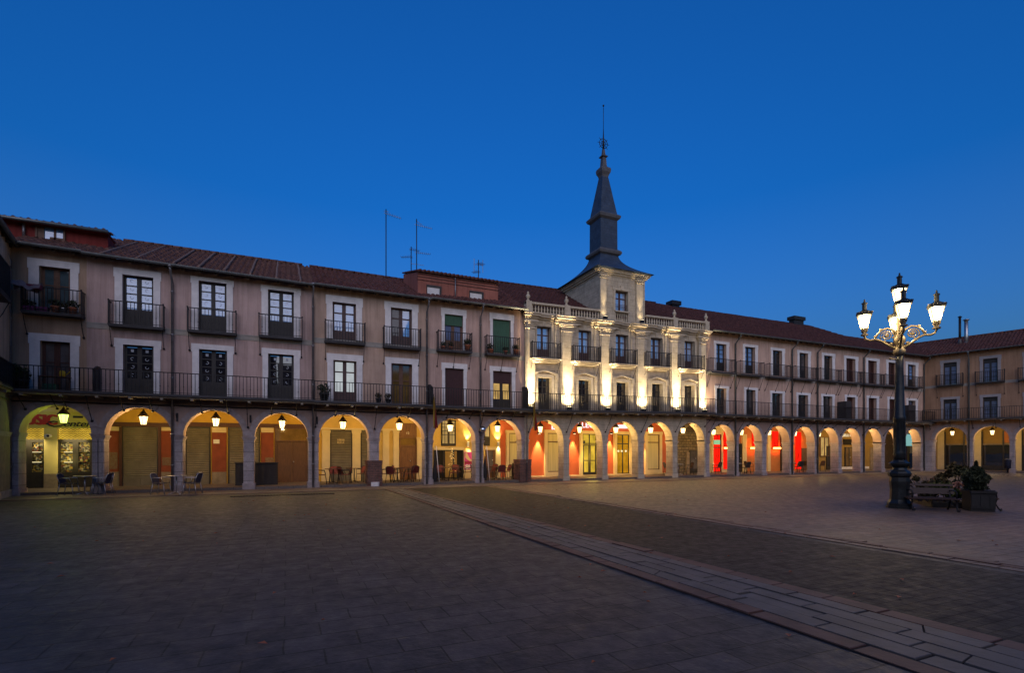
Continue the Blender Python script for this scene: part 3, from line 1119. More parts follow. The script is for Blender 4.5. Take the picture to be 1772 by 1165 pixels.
def shopwin(h, p0, p1, ytop, ybot, fm='frame_dark', back='glow_room_yellow', pm='pane_dark', mull=1, trans=None, dep=.12, name='shop_window', label=None, surround=None, zb=None, see=True):
    """opening shown as a lit or dark box behind a frame"""
    a, b, z0, z1 = bxy(p0, p1, ytop, ybot)
    if zb is not None: z0 = zb
    f = MB()
    fr = .05
    f.box(a, a + fr, BACK - dep, BACK, z0, z1)
    f.box(b - fr, b, BACK - dep, BACK, z0, z1)
    f.box(a + fr, b - fr, BACK - dep, BACK, z1 - fr, z1)
    f.box(a + fr, b - fr, BACK - dep, BACK, z0, z0 + fr)
    for i in range(mull):
        x = a + (b - a) * (i + 1) / (mull + 1)
        f.box(x - .035, x + .035, BACK - dep + .01, BACK, z0 + fr, z1 - fr)
    if trans:
        zt = Z((p0 + p1) / 2, trans, -BACK)
        f.box(a + fr, b - fr, BACK - dep + .005, BACK, zt - .03, zt + .03)
    o = h.part(f, name, fm, label=label)
    g = MB().box(a + fr, b - fr, BACK - .04, BACK, z0 + fr, z1 - fr)
    h.part(g, 'curtain' if back == 'curtain' or back == 'glow_curtain' else 'lit_room', back, o)
    if surround:
        w = surround[0]
        q = MB()
        q.box(a - w, a, BACK - .16, BACK, .1, z1)
        q.box(b, b + w, BACK - .16, BACK, .1, z1)
        q.box(a - w - .03, b + w + .03, BACK - .18, BACK, z1, z1 + w)
        q.box(a, b, BACK - .17, BACK, .1, z0)
        h.part(q, 'surround', surround[1], o)
    return o


# ------------------------------------------------------------------ lamps
def lamp(kind, name, loc, energy, col, radius=.06, rot=None, size=None, blend=.5, angle=60):
    l = bpy.data.lights.new(name, kind)
    l.energy = energy
    l.color = col
    if kind in ('POINT', 'SPOT'): l.shadow_soft_size = radius
    if kind == 'SPOT':
        l.spot_size = R(angle)
        l.spot_blend = blend
    o = bpy.data.objects.new(name, l)
    COL.objects.link(o)
    o.location = loc
    if rot: o.rotation_euler = rot
    return o


def aim(o, target):
    d = Vector(target) - Vector(o.location)
    o.rotation_euler = d.to_track_quat('-Z', 'Y').to_euler()

# ================================================================== THE HOUSES
def AX(a, b, cy):
    """arch from its two front edges and crown in the survey"""
    x0, x1 = T(a), T(b)
    return (x0, x1, Z((a + b) / 2, cy))


ARCH = [AX(33, 158, 701), AX(181, 297, 705.5), AX(317, 420.5, 710), AX(440.5, 533, 714.8), AX(552, 638.5, 717.3),
        AX(656.5, 734.5, 720.4), AX(749, 822.6, 724), AX(837, 902, 726),
        AX(915, 975, 727.8), AX(985.5, 1042.5, 729), AX(1052, 1104, 730), AX(1114.5, 1163.8, 730.8), AX(1172.8, 1219, 732),
        AX(1228, 1270.5, 735), AX(1278.5, 1318.5, 736), AX(1326.5, 1366.5, 737), AX(1373, 1409.5, 738.7), AX(1416, 1450.5, 740.2),
        AX(1456.5, 1488.5, 741.5), AX(1496, 1525, 742), AX(1531, 1560, 742.5), AX(1566, 1593, 743)]
XC = T(18)           # left corner of the square
XE = T(1600)         # right corner
B12a, B12 = T(169.5), T(150)
B23 = T(543)
B34 = T(742)
B4T = T(907)
BT5 = T(1222)
BB = lambda p: T(p, -BACK)


def win(h, a, b, yt, yb, sur=None, style='french2', fm='frame_brown', pm='pane_sky', zb=None, **k):
    c = (a + b) / 2
    z1 = Z(c, yt)
    z0 = zb if zb is not None else Z(c, yb)
    if h.k:
        z1 -= h.k * (T(c) - h.kx)
        z0 -= h.k * (T(c) - h.kx) if zb is None else 0
    s = None
    if sur:
        s = (T(sur[0]), T(sur[1]), Z(c, sur[2]))
    return h.window(T(a), T(b), z0, z1, style, fm, pm, s, **k)


def balc(hs, a, b, ys, p=.42, zs=None, **k):
    z = Z((a + b) / 2, ys, p) if zs is None else zs
    if hs.k: z -= hs.k * (T((a + b) / 2, p) - hs.kx)
    return hs.balcony(T(a, p), T(b, p), z, p, **k)


# ---------------- house with the red attic (far left)
h1 = House('arcaded_house', 'tan house with a dark red attic, flower boxes and the music shop below', XC, B12a, 'plaster_tan')
ZB1 = 3.99
w = win(h1, 68, 121.7, 463, 538, (47.5, 138, 451), 'wood2', 'frame_brown', 'pane_teal')
w = win(h1, 69.6, 121.7, 591.5, 0, (49, 139, 579), 'wood2', 'red_wood', 'pane_grey', zb=ZB1)
h1.upper_wall(ZS, 9.62, XC, B12)
balc(h1, 36, 140, 540, .45)
h1.long_balcony(XC, B12, ZB1, struts=[(T(45), .55), (T(100), .5), (T(118), .5)])
h1.cable(XC, B12, 3.62, .028)
h1.arcade(XC, B12a, ARCH[0:1])
h1.arcade_shell(XC, B12a, [(XC - 1.5, BB(170), 'green_cream')])
h1.roof(XC - .1, B12, 9.49, 9.46, 5, 11.95, 11.95, m='tile2', back=False)
h1.downpipe(T(20), 9.5)
# attic
ax1 = T(187, -1.4)
mb = MB().box(XC - 3, ax1, 1.4, 2.3, 9.9, 10.86)
mb.box(XC - 3, ax1 + .04, 1.02, 2.35, 10.861, 10.92)
h1.part(mb, 'attic_wall', 'attic_red')
rb = MB()
old = h1.roof(XC - 3.3, ax1 + .06, 10.92, 10.92, 2.35, 11.2, 11.2, p=-1.05, m='tile2', gut=False, raft=False, name='attic_roof', back=False)
g = MB().tube([(XC - 3.3, 1.0, 10.88), (ax1 + .1, 1.0, 10.88)], .07, 8)
h1.part(g, 'attic_gutter', 'gutter')
g = MB().tube([(T(39, -1.2), 1.3, 10.85), (T(39, -1.2), 1.3, 10.3)], .05, 8)
h1.part(g, 'attic_downpipe', 'pipe')
xa, xb = T(62, -1.4), T(114, -1.4)
za, zb_ = Z(88, 414, -1.4), Z(88, 392, -1.4)
f = MB()
f.box(xa, xb, 1.32, 1.42, zb_ - .07, zb_)
f.box(xa, xa + .07, 1.32, 1.42, za, zb_ - .07)
f.box(xb - .07, xb, 1.32, 1.42, za, zb_ - .07)
f.box(xa + .45, xb - .07, 1.36, 1.42, za, za + .08)
f.box((xa + xb) / 2 + .1, (xa + xb) / 2 + .17, 1.36, 1.42, za, zb_ - .07)
f.box(xa + .07, xa + .28, 1.35, 1.42, za, zb_ - .07)
o = h1.part(f, 'attic_window', 'frame_brown')
h1.part(MB().box(xa + .28, xb - .07, 1.39, 1.41, za + .0, zb_ - .07), 'pane', 'pane_sky', o)

# ---------------- long pink house
h2 = House('arcaded_house', 'long pink house with dark stickered windows under an old tile roof', B12, B23, 'plaster_pink')
h2.x0 = B12
for a in ((212, 265.5, 478, 564, (196.6, 279.4, 467.6)), (343.8, 392, 488.5, 574, (329.8, 404.7, 482)), (463.9, 508.4, 503.5, 582, (451, 521, 496))):
    w = win(h2, a[0], a[1], a[2], a[3], a[4], 'panes4', 'frame_dark', 'pane_sky')
    x0, x1, c = T(a[0]), T(a[1]), (a[0] + a[1]) / 2
    z1, z0 = Z(c, a[2]), Z(c, a[3])
    st = MB()
    for i in range(3):
        for sx in (-.26, .26):
            zz = z0 + (z1 - z0) * (.33 + .67 * (i + 1.5) / 4)
            a0 = random.choice([.7, 3.8, 2.2])
            st.ring(((x0 + x1) / 2 + sx, .196, zz), .055, .011, 'Y', 8, a0, a0 + 4.2, 4)
    h2.part(st, 'sticker', 'sticker', w)
for a in ((213, 266, 598, (197.6, 279.4, 588)), (344.5, 393, 606, (331, 405, 597)), (464, 508.4, 613.5, (452.7, 520, 604.5))):
    w = win(h2, a[0], a[1], a[2], 0, a[3], 'panes4', 'frame_dark', 'pane_dark', zb=ZB1)
    x0, x1, c = T(a[0]), T(a[1]), (a[0] + a[1]) / 2
    z1, z0 = Z(c, a[2]), ZB1
    st = MB()
    for i in range(4):
        for sx in (-.25, .25):
            zz = z0 + (z1 - z0) * (.33 + .65 * (i + .5) / 4)
            a0 = random.choice([.7, 3.8, 2.2])
            if i == 3:
                st.box((x0 + x1) / 2 + sx - .05, (x0 + x1) / 2 + sx + .05, .188, .196, zz - .05, zz + .06)
            else:
                st.ring(((x0 + x1) / 2 + sx, .194, zz), .055, .012, 'Y', 8, a0, a0 + 4.2, 4)
    h2.part(st, 'sticker', 'sticker', w)
h2.upper_wall(ZS, 9.48)
for a in ((187, 282, 563), (324, 408, 573), (448, 523, 582)):
    balc(h2, *a, p=.36)
h2.belt(B12, B23, Z(310, 580), Z(310, 571))
h2.long_balcony(B12, B23, ZB1, struts=[(T(p), d) for p, d in ((160, .95), (215, .5), (265, .5), (350, .5), (395, .5), (429, 1.1), (470, .5), (513, .5))])
h2.cable(B12, B23, 3.62, .028)
h2.arcade(B12a, B23, ARCH[1:4])
h2.arcade_shell(B12a, B23, [(BB(170), BB(557), 'deep_yellow')])
zr2 = (Z(190, 414, -5), Z(543, 463, -5))
h2.roof(B12, B23, 9.41, 9.28, 5, zr2[0], zr2[1], m='tile2', mortars=[(T(p, .4), .05) for p in (175, 236, 300, 344, 388, 433, 478, 520)])
for p in (299, 541.5):
    h2.downpipe(T(p), 9.36, m='pipe')
for p in (306, 433, 548):
    b = MB().box(T(p) - .02, T(p) + .05, -.05, .01, 2.95, 3.3).tube([(T(p), -.03, 3.1), (T(p), -.16, 3.25)], .02, 5)
    h2.part(b, 'wall_hook', 'iron')
# behind the arcade of the pink house
y_ = .02
panel(h2, 'lintel_beam', 'red_wood', 187, 300, 731.5, 739, .10)
panel(h2, 'red_panel', 'red_panel', 184, 209, 746, 817, .04)
panel(h2, 'red_panel', 'red_panel', 278, 305, 746, 817, .04)
panel(h2, 'panel_cap', 'cream', 186, 207, 739.2, 745.8, .07)
panel(h2, 'panel_cap', 'cream', 280, 302, 739.2, 745.8, .07)
panel(h2, 'stone_base', 'base_stone', 184, 208, 817.2, 840, .06, floor=True)
panel(h2, 'stone_base', 'base_stone', 279.5, 305, 817.2, 840, .06, floor=True)
panel(h2, 'door_post', 'red_wood', 207.5, 212, 739.2, 840, .11, floor=True)
panel(h2, 'door_post', 'red_wood', 274.5, 279, 739.2, 840, .11, floor=True)
roller(h2, 212.5, 274, 739.5, 'wide grey roller shutter between red-brown posts')
panel(h2, 'torn_poster', 'grime_poster', 189, 204, 783, 812, .05)
panel(h2, 'torn_poster', 'grime_poster', 281, 296, 792, 806, .05)
panel(h2, 'lintel_beam', 'red_wood', 312, 536, 733, 740, .10)
roller(h2, 322, 363.5, 741)
panel(h2, 'red_panel', 'red_panel', 367, 392, 749, 817, .04)
panel(h2, 'panel_cap', 'cream', 367, 392, 740.2, 748.8, .07)
panel(h2, 'stone_base', 'base_stone', 367, 392, 817.2, 840, .06, floor=True)
panel(h2, 'white_notice', 'paper', 369.5, 380, 761, 768, .055)
roller(h2, 396, 449, 741)
panel(h2, 'red_panel', 'red_panel', 452, 473.5, 749, 817, .04)
panel(h2, 'panel_cap', 'cream', 452, 473.5, 740.2, 748.8, .07)
panel(h2, 'stone_base', 'base_stone', 452, 473.5, 817.2, 840, .06, floor=True)
panel(h2, 'torn_poster', 'grime_poster', 459, 474, 792, 804, .05)
door(h2, 475.5, 534, 741, 'brown_wood', 764, 2, 'big brown double door with a dark transom light')

# ---------------- ochre house
h3 = House('arcaded_house', 'ochre house with brown windows, one of them bright white, and two balconies', B23, B34, 'plaster_ochre')
win(h3, 575.5, 616, 524.5, 590, (563.6, 627.8, 513.5), 'french2', 'frame_plum', 'pane_sky')
win(h3, 676.4, 712.8, 534, 599, (665, 724, 524.5), 'french2', 'frame_plum', 'pane_sky', pm2='pane_grey')
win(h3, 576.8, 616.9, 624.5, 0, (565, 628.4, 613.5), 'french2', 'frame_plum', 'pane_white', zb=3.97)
win(h3, 677, 713, 630, 0, (666, 725, 620), 'wood2', 'frame_brown', 'pane_warm', zb=3.97)
h3.upper_wall(ZS, 9.45)
balc(h3, 563, 632, 591, p=.40)
balc(h3, 665, 728.5, 600, p=.42)
h3.belt(B23, B34, Z(640, 601), Z(640, 593))
h3.long_balcony(B23, B34, 3.97, struts=[(T(p), d) for p, d in ((546, 1.0), (580, .45), (613, .45), (648, 1.05), (687, .45), (706, .45))])
h3.cable(B23, B34, 3.60, .028)
pil3 = h3.arcade(B23, B34, ARCH[4:6])
h3.arcade_shell(B23, B34, [(BB(557), BB(738), 'yellow_wall')])
zr3 = Z(700, 486, -5)
h3.roof(B23, B34, 9.33, 9.32, 5, zr2[1], zr3, m='tile')
h3.downpipe(T(738), 9.33, m='pipe')
pilaster(h3, 557, 571, 745)
pilaster(h3, 609, 624, 745)
panel(h3, 'lintel_beam', 'cream', 553, 690, 741.5, 744.8, .10)
roller(h3, 572, 608.5, 746)
roller(h3, 624.5, 650, 746)
def glyphs(x0, x1, z0, z1, y, n, t=.022, seed=3):
    """row of letter-sized strokes for lettering too small to read"""
    rn = random.Random(seed)
    mb = MB()
    w = (x1 - x0) / n
    for k in range(n):
        a, b = x0 + w * (k + .1), x0 + w * (k + .85)
        kind = rn.choice('oilnec')
        if kind in 'iln': mb.box(a, a + t, y - .008, y, z0, z1)
        if kind in 'n': mb.box(b - t, b, y - .008, y, z0, z1)
        if kind in 'nec': mb.box(a, b, y - .0075, y, z1 - t, z1)
        if kind in 'ec': mb.box(a, a + t, y - .007, y, z0, z1)
        if kind in 'lec': mb.box(a, b, y - .0065, y, z0, z0 + t)
        if kind == 'e': mb.box(a, b, y - .006, y, (z0 + z1) / 2 - t / 2, (z0 + z1) / 2 + t / 2)
        if kind == 'o': mb.ring(((a + b) / 2, y - .004, (z0 + z1) / 2), min(b - a, z1 - z0) / 2 - t / 2, t / 2, 'Y', 10, nt=4)
    return mb
x0, x1 = BB(583.5), BB(596)
t = glyphs(x0, x1, Z(590, 763.2, -BACK), Z(590, 760, -BACK), BACK - .062, 6)
t2 = glyphs(x0, x1, Z(590, 767.8, -BACK), Z(590, 764.4, -BACK), BACK - .062, 5, seed=5)
t.add(t2.v, t2.f)
h3.part(t, 'shutter_lettering', 'cream')
pilaster(h3, 662, 673, 745)
pilaster(h3, 680, 690, 745)
pilaster(h3, 721, 732, 757)
panel(h3, 'door_head', 'oak', 690.5, 720.5, 733, 757, .09)
t = fit(textmesh('12', .2), BB(703), BB(707.5), Z(705, 752, -BACK), Z(705, 748, -BACK), BACK - .105)
h3.part(t, 'house_number', 'white_paint')
door(h3, 690.5, 720.5, 757.5, 'oak', 772, 1, 'varnished brown door under house number 12')
# rough brick sleeve round one pier
def sleeve(h, p0, p1, ytop):
    a, b = T(p0, .1), T(p1, .1)
    mb = MB()
    zt = Z((p0 + p1) / 2, ytop, .1)
    n = int(zt / .085)
    for i in range(n):
        e = random.uniform(-.018, .018)
        mb.box(a - e, b + e, -.13 + random.uniform(-.01, .01), ARC_T + .08, .02 + i * zt / n, .016 + (i + 1) * zt / n)
    return h.part(mb, 'brick_sleeve', 'brick')


sleeve(h3, 636, 661.5, 798)
h3.part(MB().box(T(641), T(655), -.30, -.12, 0, .20, .06), 'stone_foot', 'surround')

# ---------------- rose house with the brick attic
h4 = House('arcaded_house', 'rose house with green blinds and a brick-red attic beside the town hall', B34, B4T, 'plaster_rose')
w = win(h4, 769.3, 801, 545, 605, (763, 807, 535), 'french2', 'frame_brown', 'pane_blue')
xb0, xb1 = T(769.3), T(801)
h4.blind(w, xb0 + .01, xb1 - .01, Z(785, 563), Z(785, 545.5), 'green_blind')
w = win(h4, 852.6, 883.5, 553.5, 612, (847, 889.4, 543.5), 'french2', 'frame_brown', 'pane_dark')
h4.blind(w, T(852.6) + .01, T(883.5) - .01, Z(868, 612), Z(868, 554), 'green_blind', vertical=True)
w = win(h4, 770, 802, 638, 0, (763.6, 808.6, 629), 'french2', 'frame_brown', 'pane_dark', zb=3.95)
h4.blind(w, T(770) + .01, T(802) - .01, 3.97, Z(786, 638.5), 'maroon_blind')
w = win(h4, 853, 885.4, 643, 0, (847, 892.6, 635), 'french2', 'frame_dark', 'glow_curtain', zb=3.95)
h4.blind(w, T(853) + .01, T(885.4) - .01, Z(869, 664), Z(869, 643.5), 'maroon_blind')
h4.upper_wall(ZS, 9.50)
balc(h4, 759, 817, 606, p=.42, nb=3)
balc(h4, 843, 899.5, 613, p=.42, nb=3)
h4.belt(B34, B4T, Z(825, 618), Z(825, 611))
h4.long_balcony(B34, B4T, 3.95, struts=[(T(p), d) for p, d in ((752, .4), (772, .4), (812, .4), (829, 1.1), (860, .4), (884, .4))])
h4.cable(B34, B4T, 3.60, .028)
h4.arcade(B34, B4T, ARCH[6:8])
h4.arcade_shell(B34, B4T, [(BB(738), BB(865.5), 'yellow_wall'), (BB(865.5), BB(909), 'th_red')])
h4.roof(B34, B4T, 9.36, 9.39, 5, zr3, Z(907, 496, -5), m='tile')
h4.downpipe(T(830.5), 9.38, m='pipe')
ax0, ax1 = T(723, -.6), T(862, -.6)
za0 = Z(790, 480.5, -.6)
b = MB().prism_x([(.6, 9.0), (4.1, 9.0), (4.1, za0 + 1.0), (.6, za0)], ax0, ax1)
h4.part(b, 'attic_wall', 'attic_brick')
b = MB()
for dz in (-.05, -.20, -.36):
    b.box(ax0 - .03, ax1 + .03, .55 + (.03 if dz < -.1 else 0), .62, za0 + dz - .05, za0 + dz)
b.prism_x([(.45, za0), (4.2, za0 + 1.07), (4.2, za0 + 1.14), (.45, za0 + .07)], ax0 - .06, ax1 + .06)
n = int((ax1 - ax0) / .22)
for i in range(n):
    x = ax0 + (ax1 - ax0) * (i + .5) / n
    b.tube([(x, .42, za0 + .07), (x, 4.2, za0 + 1.14)], .06, 6)
h4.part(b, 'attic_roof', 'tile')
for (a, c, yt) in ((739, 763.5, 494.5), (813, 836.5, 504.5)):
    x0, x1 = T(a, -.6), T(c, -.6)
    zt = Z((a + c) / 2, yt, -.6)
    f = MB()
    f.box(x0, x1, .555, .62, zt - .12, zt)
    f.box(x1 - .10, x1, .555, .62, 9.3, zt - .12)
    f.box(x0 - .03, x0, .555, .62, 9.3, zt)
    o = h4.part(f, 'attic_window', 'frame_dark')
    h4.part(MB().box(x0, x1 - .10, .575, .62, 9.3, zt - .12), 'blind', 'white_blind', o)
h4.part(MB().tube([(T(788, -.5), .5, za0 - .05), (T(788, -.5), .5, 9.6)], .035, 7), 'attic_downpipe', 'pipe')
# cafe front in the rose house
x0, x1, z0, z1 = bxy(763, 788, 727, 772)
f = MB()
f.box(x0, x1, BACK - .1, BACK, z0, z0 + .14)
f.box(x0, x0 + .07, BACK - .09, BACK, z0, z1)
f.box(x1 - .07, x1, BACK - .09, BACK, z0, z1)
f.box(x0, x1, BACK - .09, BACK, z1 - .07, z1)
f.box((x0 + x1) / 2 - .06, (x0 + x1) / 2 + .06, BACK - .085, BACK, z0, z1)
for k in range(1, 5):
    zz = z0 + .42 + (z1 - z0 - .42) * k / 5
    f.box(x0, x1, BACK - .07, BACK, zz - .018, zz + .018)
for k in (.25, .75):
    f.box(x0 + (x1 - x0) * k - .014, x0 + (x1 - x0) * k + .014, BACK - .069, BACK, z0, z1)
o = h4.part(f, 'small_paned_window', 'frame_dark')
h4.part(MB().box(x0 + .05, x1 - .05, BACK - .05, BACK, z0 + .1, z1 - .05), 'pane', 'glow_curtain', o)
x0, x1 = BB(837), BB(847)
o = h4.part(MB().box(x0, x1, BACK - .08, BACK, Z(842, 772, -BACK), Z(842, 735, -BACK)), 'small_paned_window', 'frame_dark')
h4.part(MB().box(x0 + .06, x1 - .06, BACK - .09, BACK - .05, Z(842, 756, -BACK), Z(842, 738, -BACK)), 'pane', 'glow_curtain', o)
panel(h4, 'shop_lintel', 'cream', 750, 802, 774, 779, .10)
shopwin(h4, 750, 801, 779.2, 838, 'frame_dark', 'black', mull=2, zb=.12, label='dark glazed cafe front with fairy lights inside')
fl = MB()
cx, zc = BB(780), .9
for i in range(70):
    q = random.random()
    fl.ball((cx + random.uniform(-.42, .42) * (1 - q) + q * .05, BACK - .14, .35 + 1.45 * q + random.uniform(0, .06)), .011, 5, 3)
h4.part(fl, 'fairy_lights', 'fairy')
panel(h4, 'amber_backdrop', 'olive_wall', 770, 790, 781, 836, .045)
panel(h4, 'pier', 'cream', 801.5, 822, 779, 840, .12, floor=True)
door(h4, 840, 856, 779, 'oak', None, 1, 'brown cafe door with a grey glass strip', glass='pane_grey')
panel(h4, 'lintel_beam', 'cream', 838, 865, 774, 779, .10)
panel(h4, 'door_jamb', 'cream', 856.5, 865, 779, 840, .12, floor=True)
shopwin(h4, 879.5, 897, 750, 826, 'frame_brown', 'curtain', mull=0, trans=766, surround=(.17, 'cream'))

# ---------------- the old town hall
XL, XR = B4T, BT5
th = House('town_hall', 'floodlit golden stone town hall with pilasters, a balustrade and a slate-spired clockless tower', XL, XR, 'th_stone', cat='town hall')
tag(th.root, 'floodlit golden stone town hall with pilasters, balustrade and a slate spire')
th.arcade(XL, XR, ARCH[8:13], 4.02, False, 'th_stone', 'th_plain', 'th_stone', y0=.01)
th.arcade_shell(XL, XR, [(BB(909), BB(1166), 'th_red'), (BB(1166), BB(1224), 'rubble')])
ZCL, ZCR = Z(908, 539, .4), Z(1219, 571.5, .4)
th.kx = XL
KTH = (ZCR - ZCL) / (XR - XL)
th.k = KTH
zraw = lambda px, py, p=0: Z(px, py, p) - KTH * (T(px, p) - XL)
ZBT = 3.93
UP = [(928.8, 953, 565.5, 618), (1000, 1022, 572.2, 624), (1064.3, 1086.5, 579.8, 629), (1125.5, 1145.8, 585.3, 633), (1183.8, 1201.3, 591, 637)]
LO = [(930.5, 954, 653.8), (1000, 1022, 657.9), (1066, 1086.5, 662), (1127.5, 1146.2, 664.5), (1184, 1201.2, 667.3)]
for i, a in enumerate(UP):
    x0, x1 = T(a[0]), T(a[1])
    w = win(th, a[0], a[1], a[2], a[3], None, 'french2', 'frame_plum', 'pane_sky_far', depth=.22)
    z1, z0 = zraw((a[0] + a[1]) / 2, a[2]), zraw((a[0] + a[1]) / 2, a[3])
    s = MB()
    for (q, e) in ((.16, .03), (.09, .05)):
        s.box(x0 - q, x0, -e, .01, z0, z1)
        s.box(x1, x1 + q, -e, .01, z0, z1)
        s.box(x0 - q - .0, x1 + q + .0, -e - .004, .01, z1, z1 + q)
    s.box(x0 - .30, x0 - .16, -.028, .01, z1 - .25, z1 + .17)
    s.box(x1 + .16, x1 + .30, -.028, .01, z1 - .25, z1 + .17)
    s.box(x0 - .30, x1 + .30, -.027, .01, z1 + .16, z1 + .32)
    s.box((x0 + x1) / 2 - .12, (x0 + x1) / 2 + .12, -.075, .01, z1 + .02, z1 + .34)
    th.part(s, 'surround', 'th_plain', w)
for i, a in enumerate(LO):
    x0, x1 = T(a[0]), T(a[1])
    w = win(th, a[0], a[1], a[2], 0, None, 'french2', 'frame_dark', 'pane_dark', zb=ZBT, depth=.27)
    z1 = zraw((a[0] + a[1]) / 2, a[2])
    s = MB()
    s.box(x0 - .17, x0, -.05, .01, ZBT, z1)
    s.box(x1, x1 + .17, -.05, .01, ZBT, z1)
    s.box(x0 - .17, x1 + .17, -.055, .01, z1, z1 + .18)
    # eared and swept head moulding
    pts = []
    for k in range(13):
        t_ = k / 12
        xx = x0 - .38 + (x1 - x0 + .76) * t_
        pts.append((xx, z1 + .24 + .09 * math.cos((t_ - .5) * 2 * math.pi) * (1 if abs(t_ - .5) < .5 else 1)))
    poly = pts + [(q[0], q[1] + .085) for q in reversed(pts)]
    s.prism_y(poly, -.13, .01)
    s.box(x0 - .40, x0 - .22, -.12, .01, z1 - .08, z1 + .16)
    s.box(x1 + .22, x1 + .40, -.12, .01, z1 - .08, z1 + .16)
    s.box(x0 - .22, x1 + .22, -.035, .01, z1 + .42, z1 + .88)
    s.box(x0 - .12, x1 + .12, -.055, .01, z1 + .50, z1 + .80)
    th.part(s, 'surround', 'th_plain', w)
zc_raw = ZCL - .12
th.upper_wall(3.80, zc_raw - .02, XL, XR, .5)
for a in ((922, 971, 620), (993, 1039.6, 625.5), (1059, 1103.4, 630), (1120, 1162, 634.5), (1178, 1219.8, 638.5)):
    balc(th, *a, p=.46, nb=2, drop=.62, stone=True, h=.86)
th.long_balcony(XL, XR, ZBT, struts=[(T(p), 1.05) for p in (914, 980, 1047, 1109, 1168)] + [(T(1219), .7)])
# pilasters
PIL = [(909.5, 926, 0), (970.6, 994, 1), (1038.6, 1059, 1), (1101, 1120, 1), (1160, 1178.6, 1), (1209.5, 1221.5, 0)]
zcap = zraw(945, 553)
PX = []
for (a, b, dbl) in PIL:
    x0, x1 = T(a, .15), T(b, .15)
    PX.append(((x0 + x1) / 2, x0, x1))
    p = MB()
    e = .09 if dbl else 0
    zt = zc_raw - .30
    if dbl:
        p.box(x0 - .34, x1 + .34, -.06, .01, ZBT - .1, zt + .05)
    p.box(x0, x1, -.16, -.05, ZBT, zt)
    if dbl:
        p.box(x0 + .08, x1 - .08, -.185, -.155, ZBT + .9, zt - .35)
    p.box(x0 - .05, x1 + .05, -.21, -.04, ZBT, ZBT + .32, .01)
    o = th.part(p, 'pilaster', 'th_plain' if not dbl else 'th_stone')
    c = MB()
    for (dz, q, hh) in ((-.42, .03, .05), (-.24, .04, .07), (-.14, .09, .07), (-.06, .14, .10)):
        c.box(x0 - q, x1 + q, -.18 - q, -.05, zt + dz, zt + dz + hh)
    th.part(c, 'capital', 'th_plain', o)
# cornice, breaking forward over the pilasters
c = MB()
def corn(mb, a, b, e):
    z = zc_raw
    mb.box(a, b, -.06 - e, .3, z - .30, z - .16)
    mb.box(a - .03, b + .03, -.16 - e, .301, z - .16, z - .06)
    mb.box(a - .08, b + .08, -.30 - e, .302, z - .06, z + .05)
    mb.box(a - .11, b + .11, -.36 - e, .303, z + .05, z + .12)
edges = [XL]
corn(c, XL - .02, XR + .02, 0)
for i, (cx, x0, x1) in enumerate(PX):
    w_ = .42 if PIL[i][2] else .12
    cc = MB()
    a_, b_ = max(XL - .06, x0 - w_), min(XR + .06, x1 + w_)
    z = zc_raw
    e = .18
    c.box(a_, b_, -.06 - e, -.061, z - .30, z - .161)
    c.box(a_ - .03, b_ + .03, -.16 - e, -.161, z - .159, z - .061)
    c.box(a_ - .08, b_ + .08, -.30 - e, -.301, z - .059, z + .049)
    c.box(a_ - .11, b_ + .11, -.36 - e, -.361, z + .051, z + .121)
th.part(c, 'cornice', 'th_plain')
# balustrade in four stretches
zb0 = zc_raw + .12
hb = .62
TXL, TXR = T(1036), T(1114)
def finial(parent, x):
    f = MB()
    f.lathe([(.10, 0), (.12, .05), (.06, .10), (.05, .14), (.11, .22), (.13, .30), (.09, .38), (.04, .42), (.07, .47), (.05, .53), (.01, .56)], 10, (x, -.14, zb0 + hb + .02))
    th.part(f, 'finial', 'th_plain', parent)
def stretch(x0, x1, piers):
    r = MB()
    r.box(x0, x1, -.26, -.02, zb0, zb0 + .09)
    r.box(x0, x1, -.27, -.01, zb0 + hb - .11, zb0 + hb)
    for x in piers:
        r.box(x - .17, x + .17, -.30, .02, zb0, zb0 + hb + .02)
    o = th.part(r, 'balustrade', 'th_plain')
    xs = sorted([x0] + list(piers) + [x1])
    for a, b in zip(xs, xs[1:]):
        a2 = a + (.17 if a in piers else .02)
        b2 = b - (.17 if b in piers else .02)
        if b2 - a2 < .2: continue
        n = max(1, round((b2 - a2) / .185))
        for i in range(n):
            x = a2 + (b2 - a2) * (i + .5) / n
            q = MB().lathe([(.055, 0), (.055, .05), (.03, .07), (.062, .17), (.05, .24), (.026, .34), (.045, .40), (.055, .42)], 8, (x, -.14, zb0 + .09))
            th.part(q, 'baluster', 'th_plain', o)
    for x in piers:
        finial(o, x)
stretch(XL, TXL - .02, [XL + .17, T(981, .2)])
stretch(TXR + .02, XR, [T(1168, .2), XR - .17])
th.part(MB().box(XL + .02, XR - .02, .31, .40, ZCL - .3, zb0 + .52), 'parapet_back', 'lead')
th.k = 0
# roof behind
zrT0, zrT1 = Z(907, 496, -5), Z(1222, 538.5, -5)
th.roof(XL, XR, 9.66, 9.87, 5, zrT0, zrT1, p=0, m='tile_flat', gut=False, raft=False, jit=.5)
th.downpipe(T(908.5), 9.3, y=-.26, p=.3, r=.03)
